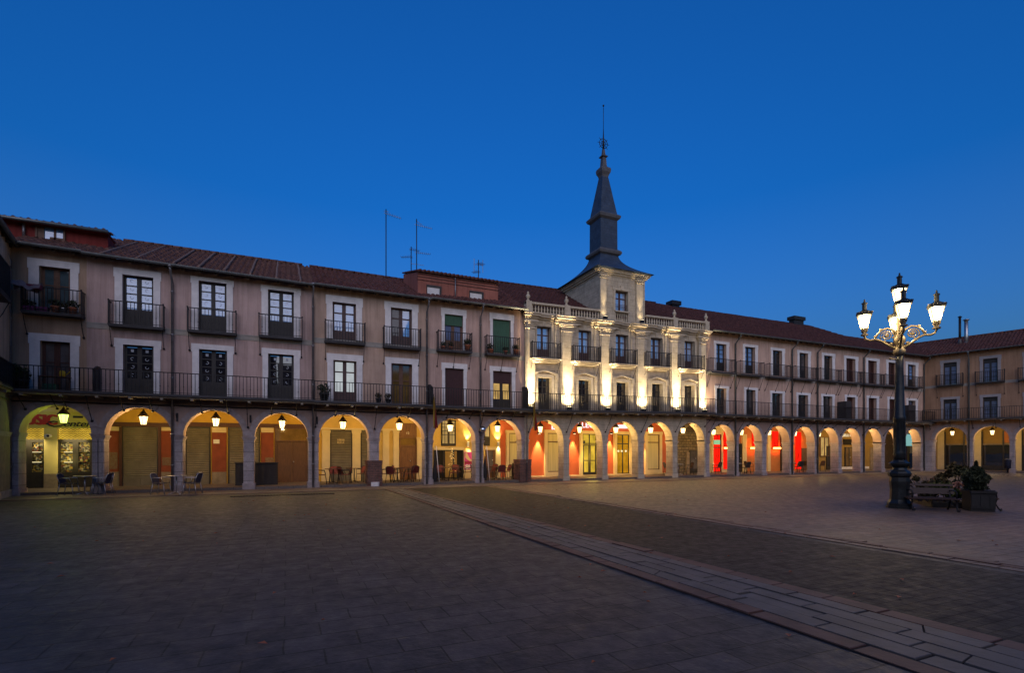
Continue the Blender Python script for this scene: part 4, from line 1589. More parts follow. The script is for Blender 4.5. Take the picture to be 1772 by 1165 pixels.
# tower
tw = MB()
TY0, TY1 = -.10, 3.9
zt0 = ZCL + KTH * (TXL - XL) - .1
zt1 = Z(1035.4, 469, .1)
f_w = (T(1064.5, .1), T(1086.5, .1), Z(1075, 539, .1), Z(1075, 503.5, .1))
b_h = (f_w[0], f_w[1], zt0 + .12, f_w[2] - .07)
mbt = holed_wall(TXL, TXR, zt0, zt1, [f_w, b_h], TY0, TY0 + .4)
mbt.box(f_w[0], f_w[1], TY0 + .3, TY0 + .36, b_h[2], b_h[3])
mbt.box(TXL, TXL + .3, TY0 + .4, TY1, zt0 - .6, zt1)
mbt.box(TXR - .3, TXR, TY0 + .4, TY1, zt0 - .6, zt1)
mbt.box(TXL + .3, TXR - .3, TY1 - .3, TY1, zt0 - .6, zt1)
tower = th.part(mbt, 'tower', 'th_stone')
for (a, b) in ((1039.5, 1050), (1102, 1113.5)):
    m = MB()
    x0, x1 = T(a, .25), T(b, .25)
    m.box(x0, x1, TY0 - .13, TY0 + .01, zt0, zt1 - .28)
    m.box(x0 - .03, x1 + .03, TY0 - .18, TY0 + .01, zt1 - .40, zt1 - .34)
    m.box(x0 - .05, x1 + .05, TY0 - .20, TY0 + .01, zt1 - .28, zt1 - .18)
    m.box(x0 - .03, x1 + .03, TY0 - .16, TY0 + .01, zt0, zt0 + .2)
    th.part(m, 'tower_pilaster', 'th_plain', tower)
m = MB()
for (q, za, zb2) in ((.03, -.18, -.10), (.12, -.10, 0), (.22, 0, .09), (.28, .09, .15)):
    m.box(TXL - q, TXR + q, TY0 - q, TY1 + q, zt1 + za, zt1 + zb2)
m.box(f_w[0] - .14, f_w[0], TY0 - .04, TY0 + .01, f_w[2], f_w[3])
m.box(f_w[1], f_w[1] + .14, TY0 - .04, TY0 + .01, f_w[2], f_w[3])
m.box(f_w[0] - .2, f_w[1] + .2, TY0 - .05, TY0 + .01, f_w[3], f_w[3] + .16)
m.box((f_w[0] + f_w[1]) / 2 - .1, (f_w[0] + f_w[1]) / 2 + .1, TY0 - .09, TY0 + .01, f_w[3] + .01, f_w[3] + .3)
th.part(m, 'tower_cornice', 'th_plain', tower)
f = MB()
a, b, z0, z1 = f_w
f.box(a, a + .06, TY0 + .22, TY0 + .29, z0, z1)
f.box(b - .06, b, TY0 + .22, TY0 + .29, z0, z1)
f.box(a + .06, b - .06, TY0 + .22, TY0 + .29, z1 - .06, z1)
f.box((a + b) / 2 - .05, (a + b) / 2 + .05, TY0 + .21, TY0 + .28, z0, z1 - .06)
f.box(a + .06, b - .06, TY0 + .225, TY0 + .28, z0 + (z1 - z0) * .66 - .03, z0 + (z1 - z0) * .66 + .03)
for k in range(3):
    f.tube([(a, TY0 + .08, z0 + .25 + .08 * k), (b, TY0 + .08, z0 + .25 + .08 * k)], .012, 5)
th.part(f, 'tower_window_frame', 'red_wood', tower)
th.part(MB().box(a + .06, b - .06, TY0 + .255, TY0 + .27, z0, z1 - .06), 'tower_window_pane', 'pane_sky_far', tower)
m = MB()
m.box(a, b, TY0 + .02, TY0 + .14, z0 - .07, z0)
zz0 = zt0 + .12
for i in range(6):
    m.lathe([(.05, 0), (.03, .06), (.055, .2), (.026, .36), (.05, z0 - .07 - zz0)], 8, (a + (b - a) * (i + .5) / 6, TY0 + .07, zz0))
m.box(a - .02, b + .02, TY0 - .11, TY0 + .02, z0 - .075, z0 - .0)
th.part(m, 'tower_balustrade', 'th_plain', tower)
# slate roof and spire
scx, scy = (TXL + TXR) / 2 - .02, (TY0 + TY1) / 2
hx, hy = (TXR - TXL) / 2, (TY1 - TY0) / 2
def loft(levels, name, m, parent):
    mb = MB()
    vs, fs = [], []
    for (ax, ay, z) in levels:
        vs += [(scx - ax, scy - ay, z), (scx + ax, scy - ay, z), (scx + ax, scy + ay, z), (scx - ax, scy + ay, z)]
    for i in range(len(levels) - 1):
        for k in range(4):
            fs.append((i * 4 + k, i * 4 + (k + 1) % 4, (i + 1) * 4 + (k + 1) % 4, (i + 1) * 4 + k))
    fs.append((3, 2, 1, 0))
    n = len(levels) - 1
    fs.append((n * 4, n * 4 + 1, n * 4 + 2, n * 4 + 3))
    mb.add(vs, fs)
    return th.part(mb, name, m, parent)
za = zt1 + .15
lv = []
HX, HY = hx + .42, hy + .42
z_top = 14.05
for k in range(15):
    t_ = k / 14
    e = (1 - t_) ** 1.85
    lv.append((.66 + (HX - .66) * e, .66 + (HY - .66) * e, za + .03 + (z_top - za) * t_))
lv = [(HX - .05, HY - .05, za)] + lv
spire = loft(lv, 'spire_roof', 'slate', th.root)
loft([(.66, .66, 14.0), (.80, .80, 14.08), (.84, .84, 14.2), (.80, .80, 14.3), (.64, .64, 14.42)], 'lead_band', 'lead', spire)
loft([(.63, .63, 14.4), (.62, .62, 16.32)], 'spire_shaft', 'slate', spire)
loft([(.63, .63, 16.25), (.76, .76, 16.36), (.80, .80, 16.5), (.74, .74, 16.58), (.62, .62, 16.66)], 'lead_band', 'lead', spire)
loft([(.62, .62, 16.64), (.22, .22, 19.12)], 'spire_cone', 'slate', spire)
loft([(.21, .21, 19.1), (.25, .25, 19.25), (.33, .33, 19.42), (.35, .35, 19.58), (.32, .32, 19.70), (.20, .20, 19.78), (.155, .155, 19.85), (.12, .12, 20.42), (.20, .20, 20.44), (.22, .22, 20.48), (.12, .12, 20.56), (.095, .095, 20.6), (.06, .06, 20.95)], 'spire_neck', 'lead', spire)
v = MB()
v.tube([(scx, scy, 20.9), (scx, scy, 22.3)], .07, 8, r2=.018)
v.tube([(scx, scy, 22.3), (scx, scy, 23.75)], .018, 6)
v.ball((scx, scy, 23.75), .06, 8, 5)
for (r_, t_) in ((.30, .022), (.16, .018)):
    v.ring((scx, scy, 21.33), r_, t_, 'Y', 20)
for k in range(8):
    w0 = k * math.pi / 4
    v.tube([(scx, scy, 21.33), (scx + .44 * math.cos(w0), scy, 21.33 + .44 * math.sin(w0))], .014, 5)
th.part(v, 'weather_vane', 'iron', spire)
# ground floor of the town hall
for (a, b, yt, yb, back, mull, tr, fm) in ((946, 968, 750, 817, 'curtain', 0, 765, 'frame_brown'), (1006.5, 1031, 751.5, 822, 'glow_room_yellow', 1, 768, 'frame_dark'),
                                          (1065.5, 1087, 752.5, 820, 'glow_room_amber', 1, 768.5, 'frame_dark'), (1118.5, 1139.5, 752.5, 813, 'curtain', 0, 766, 'frame_brown')):
    shopwin(th, a, b, yt, yb, fm, back, mull=mull, trans=tr, surround=(.2, 'cream'), dep=.10)
# entrance leaves and hanging lights inside the two lit doors of the town hall
for (a, b, yt) in ((1008, 1018.5, 770), (1019.5, 1030, 770)):
    x0, x1, z0, z1 = bxy(a, b, yt, 822)
    f = MB()
    for (p, q, u, v) in ((x0, x0 + .06, .12, z1), (x1 - .06, x1, .12, z1), (x0 + .06, x1 - .06, z1 - .07, z1), (x0 + .06, x1 - .06, .12, .32), (x0 + .06, x1 - .06, 1.05, 1.11)):
        f.box(p, q, BACK - .10, BACK - .05, u, v)
    th.part(f, 'door_leaf', 'frame_dark')
panel(th, 'notice', 'frame_dark', 1006.8, 1011, 763, 768, .12)
f = MB()
for px in (1069, 1075, 1082):
    f.ball((BB(px), BACK - .06, Z(px, 781, -BACK)), .07, 10, 6)
th.part(f, 'globe_lights', 'glow_room_white')
panel(th, 'skirting', 'cream', 909, 1166, 821, 840, .05, floor=True)
door(th, 1192, 1208, 780, 'frame_dark', None, 1, glass='pane_grey')
panel(th, 'grey_post', 'base_stone', 1186, 1191, 783, 840, .14, floor=True)
panel(th, 'dark_beam', 'timber', 1176, 1222, 742, 748, .3)
sleeve(th, 899.5, 919, 796)

# ---------------- long pale house to the corner
h5 = House('arcaded_house', 'long pale plaster house with rows of dark doors on balconies, right of the town hall', BT5, XE, 'plaster_pale')
ZB5 = 4.10
h5.rail = .72
UP5 = [(1239, 1256.7, 595.5, 642.5), (1289, 1306.5, 601, 647), (1337, 1353, 607, 651), (1383, 1398, 611.5, 655), (1425.6, 1440, 616, 658), (1464, 1480, 621, 661), (1501.8, 1516.7, 624.8, 664.5), (1537, 1552, 628, 667), (1570.5, 1584, 631.4, 669)]
LO5 = [(1239.6, 1256.7, 672.3), (1290.7, 1307, 675), (1335.6, 1353.5, 681), (1381, 1398, 684), (1424, 1440, 686.3), (1464.8, 1479.6, 687.7), (1502.6, 1516.7, 689.2), (1538.6, 1553, 691.4), (1571.5, 1584, 693.7)]
for i, a in enumerate(UP5):
    st = 'slats' if i in (5, 6, 7) else 'panes4'
    fm = 'red_wood' if i in (5, 6, 7) else 'frame_dark'
    win(h5, a[0], a[1], a[2], a[3], (a[0] - 4, a[1] + 5, a[2] - 4.5), st, fm, 'pane_sky' if i in (0, 1, 8) else ('pane_grey' if i == 3 else 'pane_dark'), depth=.2, sm='surround')
for i, a in enumerate(LO5):
    st = 'slats' if i in (5, 6, 7) else 'panes4'
    fm = 'red_wood' if i >= 5 and i < 8 else 'frame_dark'
    win(h5, a[0], a[1], a[2], 0, (a[0] - 3.6, a[1] + 4.2, a[2] - 4), st, fm, 'pane_blue' if i == 8 else ('pane_grey' if i in (1, 4) else 'pane_dark'), zb=ZB5, depth=.2, sm='surround')
h5.upper_wall(ZS, 9.75)
for a in ((1231, 1273, 644), (1282.4, 1323, 648.4), (1332, 1368.6, 652.4), (1376.6, 1413.7, 656), (1420.5, 1456.5, 659), (1460, 1492.6, 662), (1497, 1532, 665.5), (1534, 1565, 668), (1567, 1597, 669.5)):
    balc(h5, *a, p=.44, nb=3, h=.86, drop=.85)
h5.belt(BT5, XE, Z(1400, 663), Z(1400, 658))
h5.long_balcony(BT5, XE, ZB5, struts=[(T(p), d) for p, d in [(q, 1.0) for q in (1226, 1275, 1324, 1370, 1413, 1454, 1492, 1528, 1563)] + [(q, .5) for q in (1243, 1258, 1292, 1306, 1338, 1353, 1384, 1398, 1426, 1440, 1466, 1479, 1505, 1517)]])
h5.cable(BT5, XE, 3.75, .02)
h5.arcade(BT5, XE, ARCH[13:22])
h5.arcade_shell(BT5, XE + 3.2, [(BB(1224), BB(1274), 'cream'), (BB(1274), BB(1408), 'orange_wall'), (BB(1408), XE + 4, 'olive_wall')])
xa, xb_ = T(1396, -5.2), T(1453, -3.2)
fr5 = lambda x: 1.0 if x < xa else (.60 if x > xb_ else 1 - .40 * (x - xa) / (xb_ - xa))
zr5 = (Z(1222, 538.5, -5), Z(1396, 564, -5))
k5 = (zr5[1] - zr5[0]) / (T(1396, -5) - BT5)
r5 = h5.roof(BT5, XE + 4, 9.57, 9.75, 5, zr5[0], zr5[1] + .08, m='tile_flat', frac=fr5, jit=.6)
for (a, b, yt, yb) in ((1160, 1176, 521.5, 534), (1371, 1390.5, 548.5, 561)):
    x0, x1 = T(a, -4.7), T(b, -4.7)
    z1 = Z((a + b) / 2, yt, -4.7)
    m = MB().box(x0 + .12, x1 - .12, 4.6, 5.1, z1 - 1.3, z1 - .28)
    m.box(x0, x1, 4.5, 5.2, z1 - .30, z1)
    if a < 1200:
        th.part(m, 'chimney', 'iron')
    else:
        h5.part(m, 'chimney', 'planter', r5)
for p in (1271, 1369, 1413, 1493, 1597):
    h5.downpipe(T(p), 9.6 + (p - 1271) * .0004, m='gutter', r=.055)
for p0, p1 in ((1455, 1464), (1563, 1575)):
    x0, x1 = T(p0, .3), T(p1, .3)
    h5.part(MB().box(x0, x1, -.72, -.02, ZB5 + .01, ZB5 + 1.35, .02), 'balcony_screen', 'screen')
# fronts behind the pale house
shopwin(h5, 1232, 1246, 752, 830, 'frame_dark', 'glow_red', mull=0, trans=775, surround=(.15, 'cream'), zb=.12)
panel(h5, 'green_screen', 'glow_screen', 1233.5, 1244, 762, 769.5, .125)
panel(h5, 'red_lit_panel', 'glow_red', 1250.5, 1259.5, 748, 812, .05)
panel(h5, 'door_frame', 'cream', 1283, 1290, 752, 840, .14, floor=True)
door(h5, 1274, 1282.5, 768, 'frame_dark', None, 1, glass='pane_dark')
panel(h5, 'red_lit_panel', 'glow_red', 1301, 1310, 747, 772, .05)
panel(h5, 'door_frame', 'cream', 1326, 1331, 748, 840, .14, floor=True)
panel(h5, 'red_lit_panel', 'glow_red', 1336, 1346, 747, 775, .05)
panel(h5, 'lit_menu_sign', 'glow_sign', 1353, 1355.5, 758, 772, .16)
panel(h5, 'dark_post', 'frame_dark', 1350, 1357, 752, 840, .12, floor=True)
panel(h5, 'red_lit_panel', 'glow_red', 1376, 1385.5, 748, 812, .05)
panel(h5, 'brown_shutter', 'brown_wood', 1386, 1399, 776, 840, .07, floor=True)
shopwin(h5, 1418, 1433, 757, 790, 'frame_brown', 'glow_curtain', mull=1, dep=.1)
door(h5, 1429, 1441, 772, 'frame_dark', None, 2, glass='pane_dark')
t = glyphs(BB(1458.5), BB(1475), Z(1466, 756, -BACK), Z(1466, 751.5, -BACK), BACK - .02, 7, .05, 9)
h5.part(t, 'lit_lettering', 'glow_sign_warm')
door(h5, 1461, 1475, 774, 'frame_dark', None, 2, glass='pane_warm')
panel(h5, 'dark_transom', 'black', 1459, 1472, 760.5, 770, .09)
panel(h5, 'stone_sill', 'surround', 1452, 1500, 808, 812, .2)
panel(h5, 'white_door', 'base_stone', 1505, 1513, 775, 812, .08)
panel(h5, 'timber_front', 'timber', 1530, 1552, 752, 812, .1, floor=True)
panel(h5, 'teal_lit_sign', 'glow_sign_cool', 1564, 1583, 752, 772, .08)
panel(h5, 'dark_door', 'red_wood', 1560, 1568, 773, 812, .08, floor=True)
panel(h5, 'teal_door', 'bin', 1573, 1584, 785, 812, .08, floor=True)

# ---------------- right wing of the square
dR = Vector((.276, -.961)).normalized()
rzR = math.atan2(dR.y, dR.x)
PR = (XE, 0.0)
LR = lambda px, off=0: hit(px, 700, (XE - off * -dR.y * 0, 0), dR)[0]
def hr(px, py, off=0.0):
    """survey on the wing: off metres in front of its wall"""
    P = (XE + dR.y * off, -dR.x * off)
    return hit(px, py, P, dR)
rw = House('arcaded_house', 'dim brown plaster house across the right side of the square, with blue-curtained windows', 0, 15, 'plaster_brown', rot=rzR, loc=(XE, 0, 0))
pitchR = hr(1701, 620)[0] - hr(1632.6, 620)[0]
wR = hr(1655.8, 640)[0] - hr(1632.6, 640)[0]
t0R = hr(1632.6, 640)[0]
zt, zb_ = hr(1644, 627.6)[1], hr(1644, 666)[1]
zt2 = hr(1644, 691.4)[1]
zsR = hr(1644, 727)[1]
for i in range(5):
    a = t0R + pitchR * i
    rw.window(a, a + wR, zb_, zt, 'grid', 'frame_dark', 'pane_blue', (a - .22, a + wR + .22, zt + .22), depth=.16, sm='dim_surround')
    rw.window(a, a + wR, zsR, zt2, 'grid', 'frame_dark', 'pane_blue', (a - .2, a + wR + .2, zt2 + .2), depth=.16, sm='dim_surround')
rw.upper_wall(ZS, 9.75)
for i in range(5):
    a = t0R + pitchR * i
    rw.balcony(a - .42, a + wR + .42, zb_ - .02, .42, .84, 2, .9)
rw.belt(0, 15, zb_ - .2, zb_)
rw.long_balcony(0, 15, zsR, .8, .86, struts=[(.4 + k * 1.35, .6) for k in range(11)])
arR = []
for (a, b, cy) in ((1617.7, 1673, 739.6), (1684, 1746.5, 738)):
    arR.append((hr(a, 760)[0], hr(b, 760)[0], hr((a + b) / 2, cy)[1]))
pw = arR[1][0] - arR[0][0]
for k in range(3):
    a = arR[-1]
    arR.append((a[0] + pw, a[1] + pw, a[2]))
arR = [a for a in arR if a[1] < 14.6]
rw.arcade(0, 15, arR)
rw.arcade_shell(-1, 15, [(-1.2, 15, 'olive_wall')])
rw.roof(-4, 15, 9.78, 9.78, 4.6, 11.75, 11.75, m='tile', jit=.8)
rw.downpipe(hr(1677, 700)[0], 9.75, m='gutter', r=.055)
for i, (a, b, c) in enumerate(arR):
    m = MB()
    m.box(a - .1, b + .1, BACK - .1, BACK, 2.22, 2.34)
    o = rw.part(m, 'shop_lintel', 'base_stone')
    f = MB()
    for x in (a + .15, (a + b) / 2 + .4, b - .1):
        f.box(x - .05, x + .05, BACK - .12, BACK, .1, 3.4)
    f.box(a + .2, b - .15, BACK - .08, BACK, .1, .5)
    o = rw.part(f, 'shop_front', 'frame_dark')
    rw.part(MB().box(a + .2, b - .15, BACK - .05, BACK, .5, 2.22), 'shop_pane', 'pane_dark', o)
    rw.part(MB().box(a - .35, a + .1, BACK - .2, BACK, .1, 3.7), 'pier', 'cream')
m = MB().box(arR[1][1] - .65, arR[1][1] - .2, BACK - .06, BACK, 2.4, 3.3)
rw.part(m, 'red_lit_panel', 'orange_wall')

# ---------------- left wing (only a sliver is in the picture)
dL = Vector((-.195, .981)).normalized()
rzL = math.atan2(dL.y, dL.x)
lw = House('corner_house', 'narrow slice of a tan house with dark balconies at the left edge', -7, 0, 'plaster_left', rot=rzL, loc=(XC, 0, 0))
for a in (-3.8, -6.4):
    lw.window(a, a + 1.0, 6.95, 8.8, 'wood2', 'frame_brown', 'pane_dark', (a - .2, a + 1.2, 9.0))
    lw.window(a, a + 1.0, 3.99, 6.1, 'wood2', 'frame_brown', 'pane_dark', (a - .2, a + 1.2, 6.3))
lw.upper_wall(ZS, 9.6)
lw.balcony(-4.3, -2.3, 6.9, .40, 1.15, 2, .7)
lw.long_balcony(-7, 0, 3.99, .22, .9)
lw.cable(-7, 0, 3.62, .03)
lw.arcade(-7, 0, [(-6.4, -4.2, 3.5)], pm='base_stone', wm='base_stone')
lw.arcade_shell(-7, 1.0, [(-7, 1.5, 'cream')])
lw.roof(-7, 2.5, 9.5, 9.5, 4.5, 11.7, 11.7, p=.14, m='tile2')

# ================================================================== LANTERNS UNDER THE ARCHES
def make_hanging_lantern():
    r = empty('hanging_lantern')
    g = MB().lathe([(.095, 0), (.155, .33)], 6, (0, 0, 0), smooth=False)
    go = g.build('glass', mat['glow_lantern'], r)
    go.material_slots[0].link = 'OBJECT'
    go.material_slots[0].material = mat['glow_lantern']
    bl = lamp('POINT', 'bulb', (0, 0, .16), 150, (1, .69, .28), .05)
    bl.parent = r
    f = MB()
    for k in range(6):
        w = k * math.pi / 3
        f.tube([(.098 * math.cos(w), .098 * math.sin(w), 0), (.160 * math.cos(w), .160 * math.sin(w), .33)], .009, 4)
    f.lathe([(.10, -.03), (.11, -.004)], 6, smooth=False)
    f.build('frame', mat['hood'], r)
    h = MB()
    h.lathe([(.20, .332), (.205, .355), (.15, .43), (.075, .54), (.05, .56), (.045, .60), (.02, .63)], 12)
    h.build('hood', mat['hood'], r)
    t = MB().tube([(0, 0, .6), (0, 0, .94)], .012, 6)
    t.build('hanger', mat['hood'], r)
    return r


ARCH_DESC = ['music shop arch, glowing green', 'arch with the wide grey shutter between red-brown walls', 'arch with the white notice between two shutters',
             'arch with the big brown double door', 'arch with pale lettering on its shutter', 'arch with house number 12',
             'arch with the pink poster', 'arch with the dark barrel', 'orange-red arch just right of the brick-sleeved town hall pier',
             'arch with the white lit letters LLEC', 'arch with the amber glass doors', 'town hall arch with a pale curtained window and no sign', 'arch with the rough stone wall',
             'red-lit arch with the green screen', 'red-lit arch nearest right of the screen arch', 'red-lit arch with the white lit menu sign', 'red-lit arch with the brown shutter',
             'amber arch with the lit curtained window', 'arch with the small lit lettering', 'arch with the white door', 'arch partly behind the street lamp post', 'arch with the teal lit sign in the corner']
proto = make_hanging_lantern()
for i, (a, b, c) in enumerate(ARCH):
    o = proto if i == 0 else clone(proto)
    put(o, ((a + b) / 2, .74, c - .30 - .36), .26 + .1 * i)
    green = i == 0
    for ch in kids(o):
        if ch.name.startswith('glass'):
            ch.material_slots[0].link = 'OBJECT'
            ch.material_slots[0].material = mat['glow_green'] if green else mat['glow_lantern' if i < 13 else 'glow_dim']
        elif ch.type == 'LIGHT':
            ch.data = ch.data.copy()
            ch.data.energy = 36 if green else ((165, 165, 165, 165, 165, 165, 215, 205)[i] if i < 8 else 175)
            ch.data.color = (.62, 1, .10) if green else (1, .69, .28)
    tag(o, ('lit hanging lantern under the ' + ARCH_DESC[i]), 'lantern', 'lanterns hanging under the arches')
mw = rw.root.matrix_basis
for i, (a, b, c) in enumerate(arR[:3]):
    o = clone(proto)
    p = mw @ Vector(((a + b) / 2, .75, c - .66))
    put(o, p, .4)
    for ch in kids(o):
        if ch.name.startswith('glass'):
            ch.material_slots[0].material = mat['glow_dim']
        elif ch.type == 'LIGHT':
            ch.data = ch.data.copy()
            ch.data.energy = 110
            ch.data.color = (1, .72, .33)
    tag(o, 'lit hanging lantern under the ' + ['right wing arch behind the bushes', 'right wing arch beside the red panel', 'right wing arch cut by the picture edge'][i], 'lantern', 'lanterns hanging under the arches')

# ================================================================== FLOODLIGHTS ON THE TOWN HALL
WARM = (1.0, .79, .46)
def spot_fixture(name, x, y, z, label, target, energy, angle=38, s=1.0, col=WARM, group='floodlights on the town hall', blend=.6):
    r = empty(name, (x, y, z))
    b = MB()
    b.box(-.13 * s, .13 * s, -.07, .07, 0, .05)
    b.box(-.15 * s, .15 * s, -.09, .09, .05, .19, .02)
    b.build('housing', mat['iron'], r)
    l = MB().box(-.12 * s, .12 * s, -.065, .065, .191, .205)
    l.build('lens', mat['glow_spot'], r)
    sp = lamp('SPOT', 'floodlight_beam', (x, y, z + .24), energy, col, .04, blend=blend, angle=angle)
    aim(sp, target)
    sp.parent = r
    sp.location = (0, 0, .24)
    tag(r, label, 'floodlight', group)
    return r


pn = ['corner pilaster beside the rose house', 'pilaster left of the second window bay', 'pilaster left of the middle window bay', 'pilaster right of the middle window bay', 'pilaster left of the last window bay', 'corner pilaster beside the long pale house']
for i, (cx, x0, x1) in enumerate(PX):
    zz = ZBT + KTH * (cx - XL) + .02
    pw_ = (4500, 6700, 6400, 2600, 6700, 3300)[i]
    fx = spot_fixture('floodlight', cx, -.35, zz, 'floodlight at the foot of the ' + pn[i], (cx, -.22, zz + 5), pw_, 36, blend=1.0)
    sp = lamp('SPOT', 'spill_beam', (cx, -.42, zz + .24), 360, WARM, .08, blend=1.0, angle=158)
    aim(sp, (cx, -.30, zz + 3))
    sp.parent = fx
    sp.location = (0, -.07, .26)
for i, (a, b) in enumerate(((1039.5, 1050), (1102, 1113.5))):
    x = (T(a, .25) + T(b, .25)) / 2
    zz = ZCL + KTH * (x - XL) + .01
    spot_fixture('floodlight', x, -.42, zz, 'small floodlight on the cornice under the %s tower pilaster' % ('left', 'right')[i], (x, -.32, zz + 3), 300, 34, .8, blend=1.0)
    sp = lamp('SPOT', 'spill_beam', (x, -.42, zz + .24), 12, WARM, .04, blend=1.0, angle=110)
    aim(sp, (x, -.1, zz + 1.3))

# wall lights behind the arcade
def sconce(x, z, label, e=60, y=None):
    y = BACK - .12 if y is None else y
    r = empty('wall_sconce', (x, y, z))
    MB().box(-.06, .06, -.05, .05, -.13, .13, .02).build('body', mat['steel'], r)
    MB().box(-.02, .02, .05, .12, -.04, .04).build('bracket', mat['steel'], r)
    for s in (1, -1):
        MB().box(-.045, .045, -.035, .035, .131 * s, .137 * s).build('lens', mat['glow_spot'], r)
        sp = lamp('SPOT', 'sconce_beam', (0, -.02, .17 * s), e, (1, .74, .34), .03, blend=.8, angle=75)
        sp.parent = r
        sp.rotation_euler = (R(180) - R(12) if s > 0 else R(12), 0, 0)
    tag(r, label, 'wall light', 'up and down wall lights in the cafe arcade')
    return r


sconce(BB(809), Z(809, 769, -BACK), 'steel up and down wall light above the pink poster', 130)
sconce(BB(861), Z(861, 769.5, -BACK), 'steel up and down wall light beside the brown cafe door', 130)


def wash(x, z, label, e, col=(1, .62, .25), ang=44, drop=2.2):
    r = empty('wall_washer', (x, BACK - .22, z))
    MB().box(-.09, .09, -.05, .05, -.02, .10, .02).build('housing', mat['iron'], r)
    MB().tube([(0, .0, .08), (0, .21, .10)], .015, 6).build('bracket', mat['iron'], r)
    MB().box(-.07, .07, -.04, .04, -.028, -.021).build('lens', mat['glow_spot'], r)
    sp = lamp('SPOT', 'wash_beam', (0, 0, -.05), e, col, .03, blend=.7, angle=ang)
    sp.parent = r
    d = Vector((0, .20, -drop))
    sp.rotation_euler = d.to_track_quat('-Z', 'Y').to_euler()
    tag(r, label, 'wall light', 'downlights washing the orange-red town hall wall')
    return r


for i, (px, lab) in enumerate(((930.5, 'left of the pale curtained window'), (991, 'left of the yellow-lit entrance'), (1054.5, 'left of the amber glass doors'), (1107, 'right of the amber glass doors'))):
    wash(BB(px), Z(px, 751, -BACK), 'downlight on the orange-red wall ' + lab, 1100 if i == 0 else 800)


def neon(p0, p1, y, lab, e=70, y_=None):
    x0, x1 = BB(p0), BB(p1)
    z = Z((p0 + p1) / 2, y, -BACK)
    r = empty('bar_light', ((x0 + x1) / 2, BACK - .16, z))
    w = (x1 - x0) / 2
    MB().box(-w, w, -.03, .03, -.06, .06, .01).build('tube', mat['glow_neon'], r)
    MB().box(-w, w, .031, .16, -.03, .03).build('bracket', mat['iron'], r)
    l = lamp('SPOT', 'red_glow', (0, -.45, .1), e, (1, .04, .006), .12, blend=1.0, angle=125)
    l.rotation_euler = (R(90), 0, 0)
    l.parent = r
    tag(r, lab, 'wall light', 'glowing orange bar lights in the red arches')


neon(1250.5, 1260, 776, 'orange bar light on the red panel beside the green screen arch door', 70)
neon(1296, 1304, 776, 'short orange bar light in the second red-lit arch', 130)
neon(1335.5, 1348, 776, 'long orange bar light in the red-lit arch with the menu sign', 150)
l = lamp('SPOT', 'red_glow', (BB(1381), BACK - .6, 2.9), 90, (1, .03, .004), .12, blend=1.0, angle=110, rot=(R(62), 0, 0))
l2 = lamp('SPOT', 'red_glow', (BB(1240), BACK - .6, 2.9), 30, (1, .03, .01), .12, blend=1.0, angle=90, rot=(R(62), 0, 0))
for o, nm, px, pz, lab in ((l, 'ceiling_spot', 1381, 3.6, 'red ceiling lamp in the red-lit arch with the brown shutter'), (l2, 'ceiling_spot', 1240, 3.6, 'red ceiling lamp in front of the green screen')):
    r = empty(nm, (BB(px), BACK - .6, pz))
    MB().lathe([(.05, 0), (.08, .04), (.08, .12)], 10).build('housing', mat['iron'], r)
    w = o.location.copy()
    o.parent = r
    o.location = w - r.location
    tag(r, lab, 'ceiling lamp', 'red ceiling lamps')
# light spilling out of the lit rooms
for (px, py, e, col) in ((1018, 790, 60, (1, .68, .12)), (1076, 790, 35, (1, .55, .08)), (120, 795, 10, (1, .8, .25))):
    o = lamp('POINT', 'room_glow', (BB(px), BACK - .55, Z(px, py, -BACK)), e, col, .25)
    o.parent = (th if px > 900 else h1).root
    o.location = Vector(o.location) - Vector(o.parent.location)

# ================================================================== SIGNS
def sign_top(name, label, cat, mb, m, loc):
    mb.v = [(v[0] - loc[0], v[1] - loc[1], v[2] - loc[2]) for v in mb.v]
    o = mb.build(name, mat[m], None, loc)
    tag(o, label, cat)
    return o


# music shop
x0, x1 = BB(24), BB(172)
z0, z1 = Z(100, 741.5, -BACK), Z(100, 713, -BACK)
sg = empty('shop_sign', ((x0 + x1) / 2, BACK - .06, z0))
tag(sg, 'yellow-green shop fascia lettered MUSIC in red and Center in navy script', 'shop sign')
def sg_part(mb, name, m):
    mb.v = [(v[0] - sg.location.x, v[1] - sg.location.y, v[2] - sg.location.z) for v in mb.v]
    return mb.build(name, mat[m], sg)
sg_part(MB().box(x0, x1, BACK - .06, BACK - .002, z0, z1), 'board', 'sign_board')
t = fit(textmesh('USIC', .5, .012, .0), BB(43.5), BB(97), Z(70, 735.5, -BACK), Z(70, 717.5, -BACK), BACK - .075)
xs = [v[0] for v in t.v]
cap = (max(xs) - min(xs)) / 4
t2 = fit(textmesh('M', .5, .012), BB(43.5) - cap * 1.15, BB(43.5) - .06, Z(70, 735.5, -BACK), Z(70, 717.5, -BACK), BACK - .075)
for q in (t, t2):
    # heavy letters: thicken by a doubled, shifted copy
    q.add([(v[0] + .045, v[1] - .002, v[2]) for v in q.v] + [(v[0] + .08, v[1] - .004, v[2]) for v in q.v], q.f + [tuple(k + len(q.v) for k in f) for f in q.f])
t.add(t2.v, t2.f)
sg_part(t, 'red_lettering', 'red_paint')
c = MB()
cxp, czp = BB(93.5), Z(93, 734, -BACK)
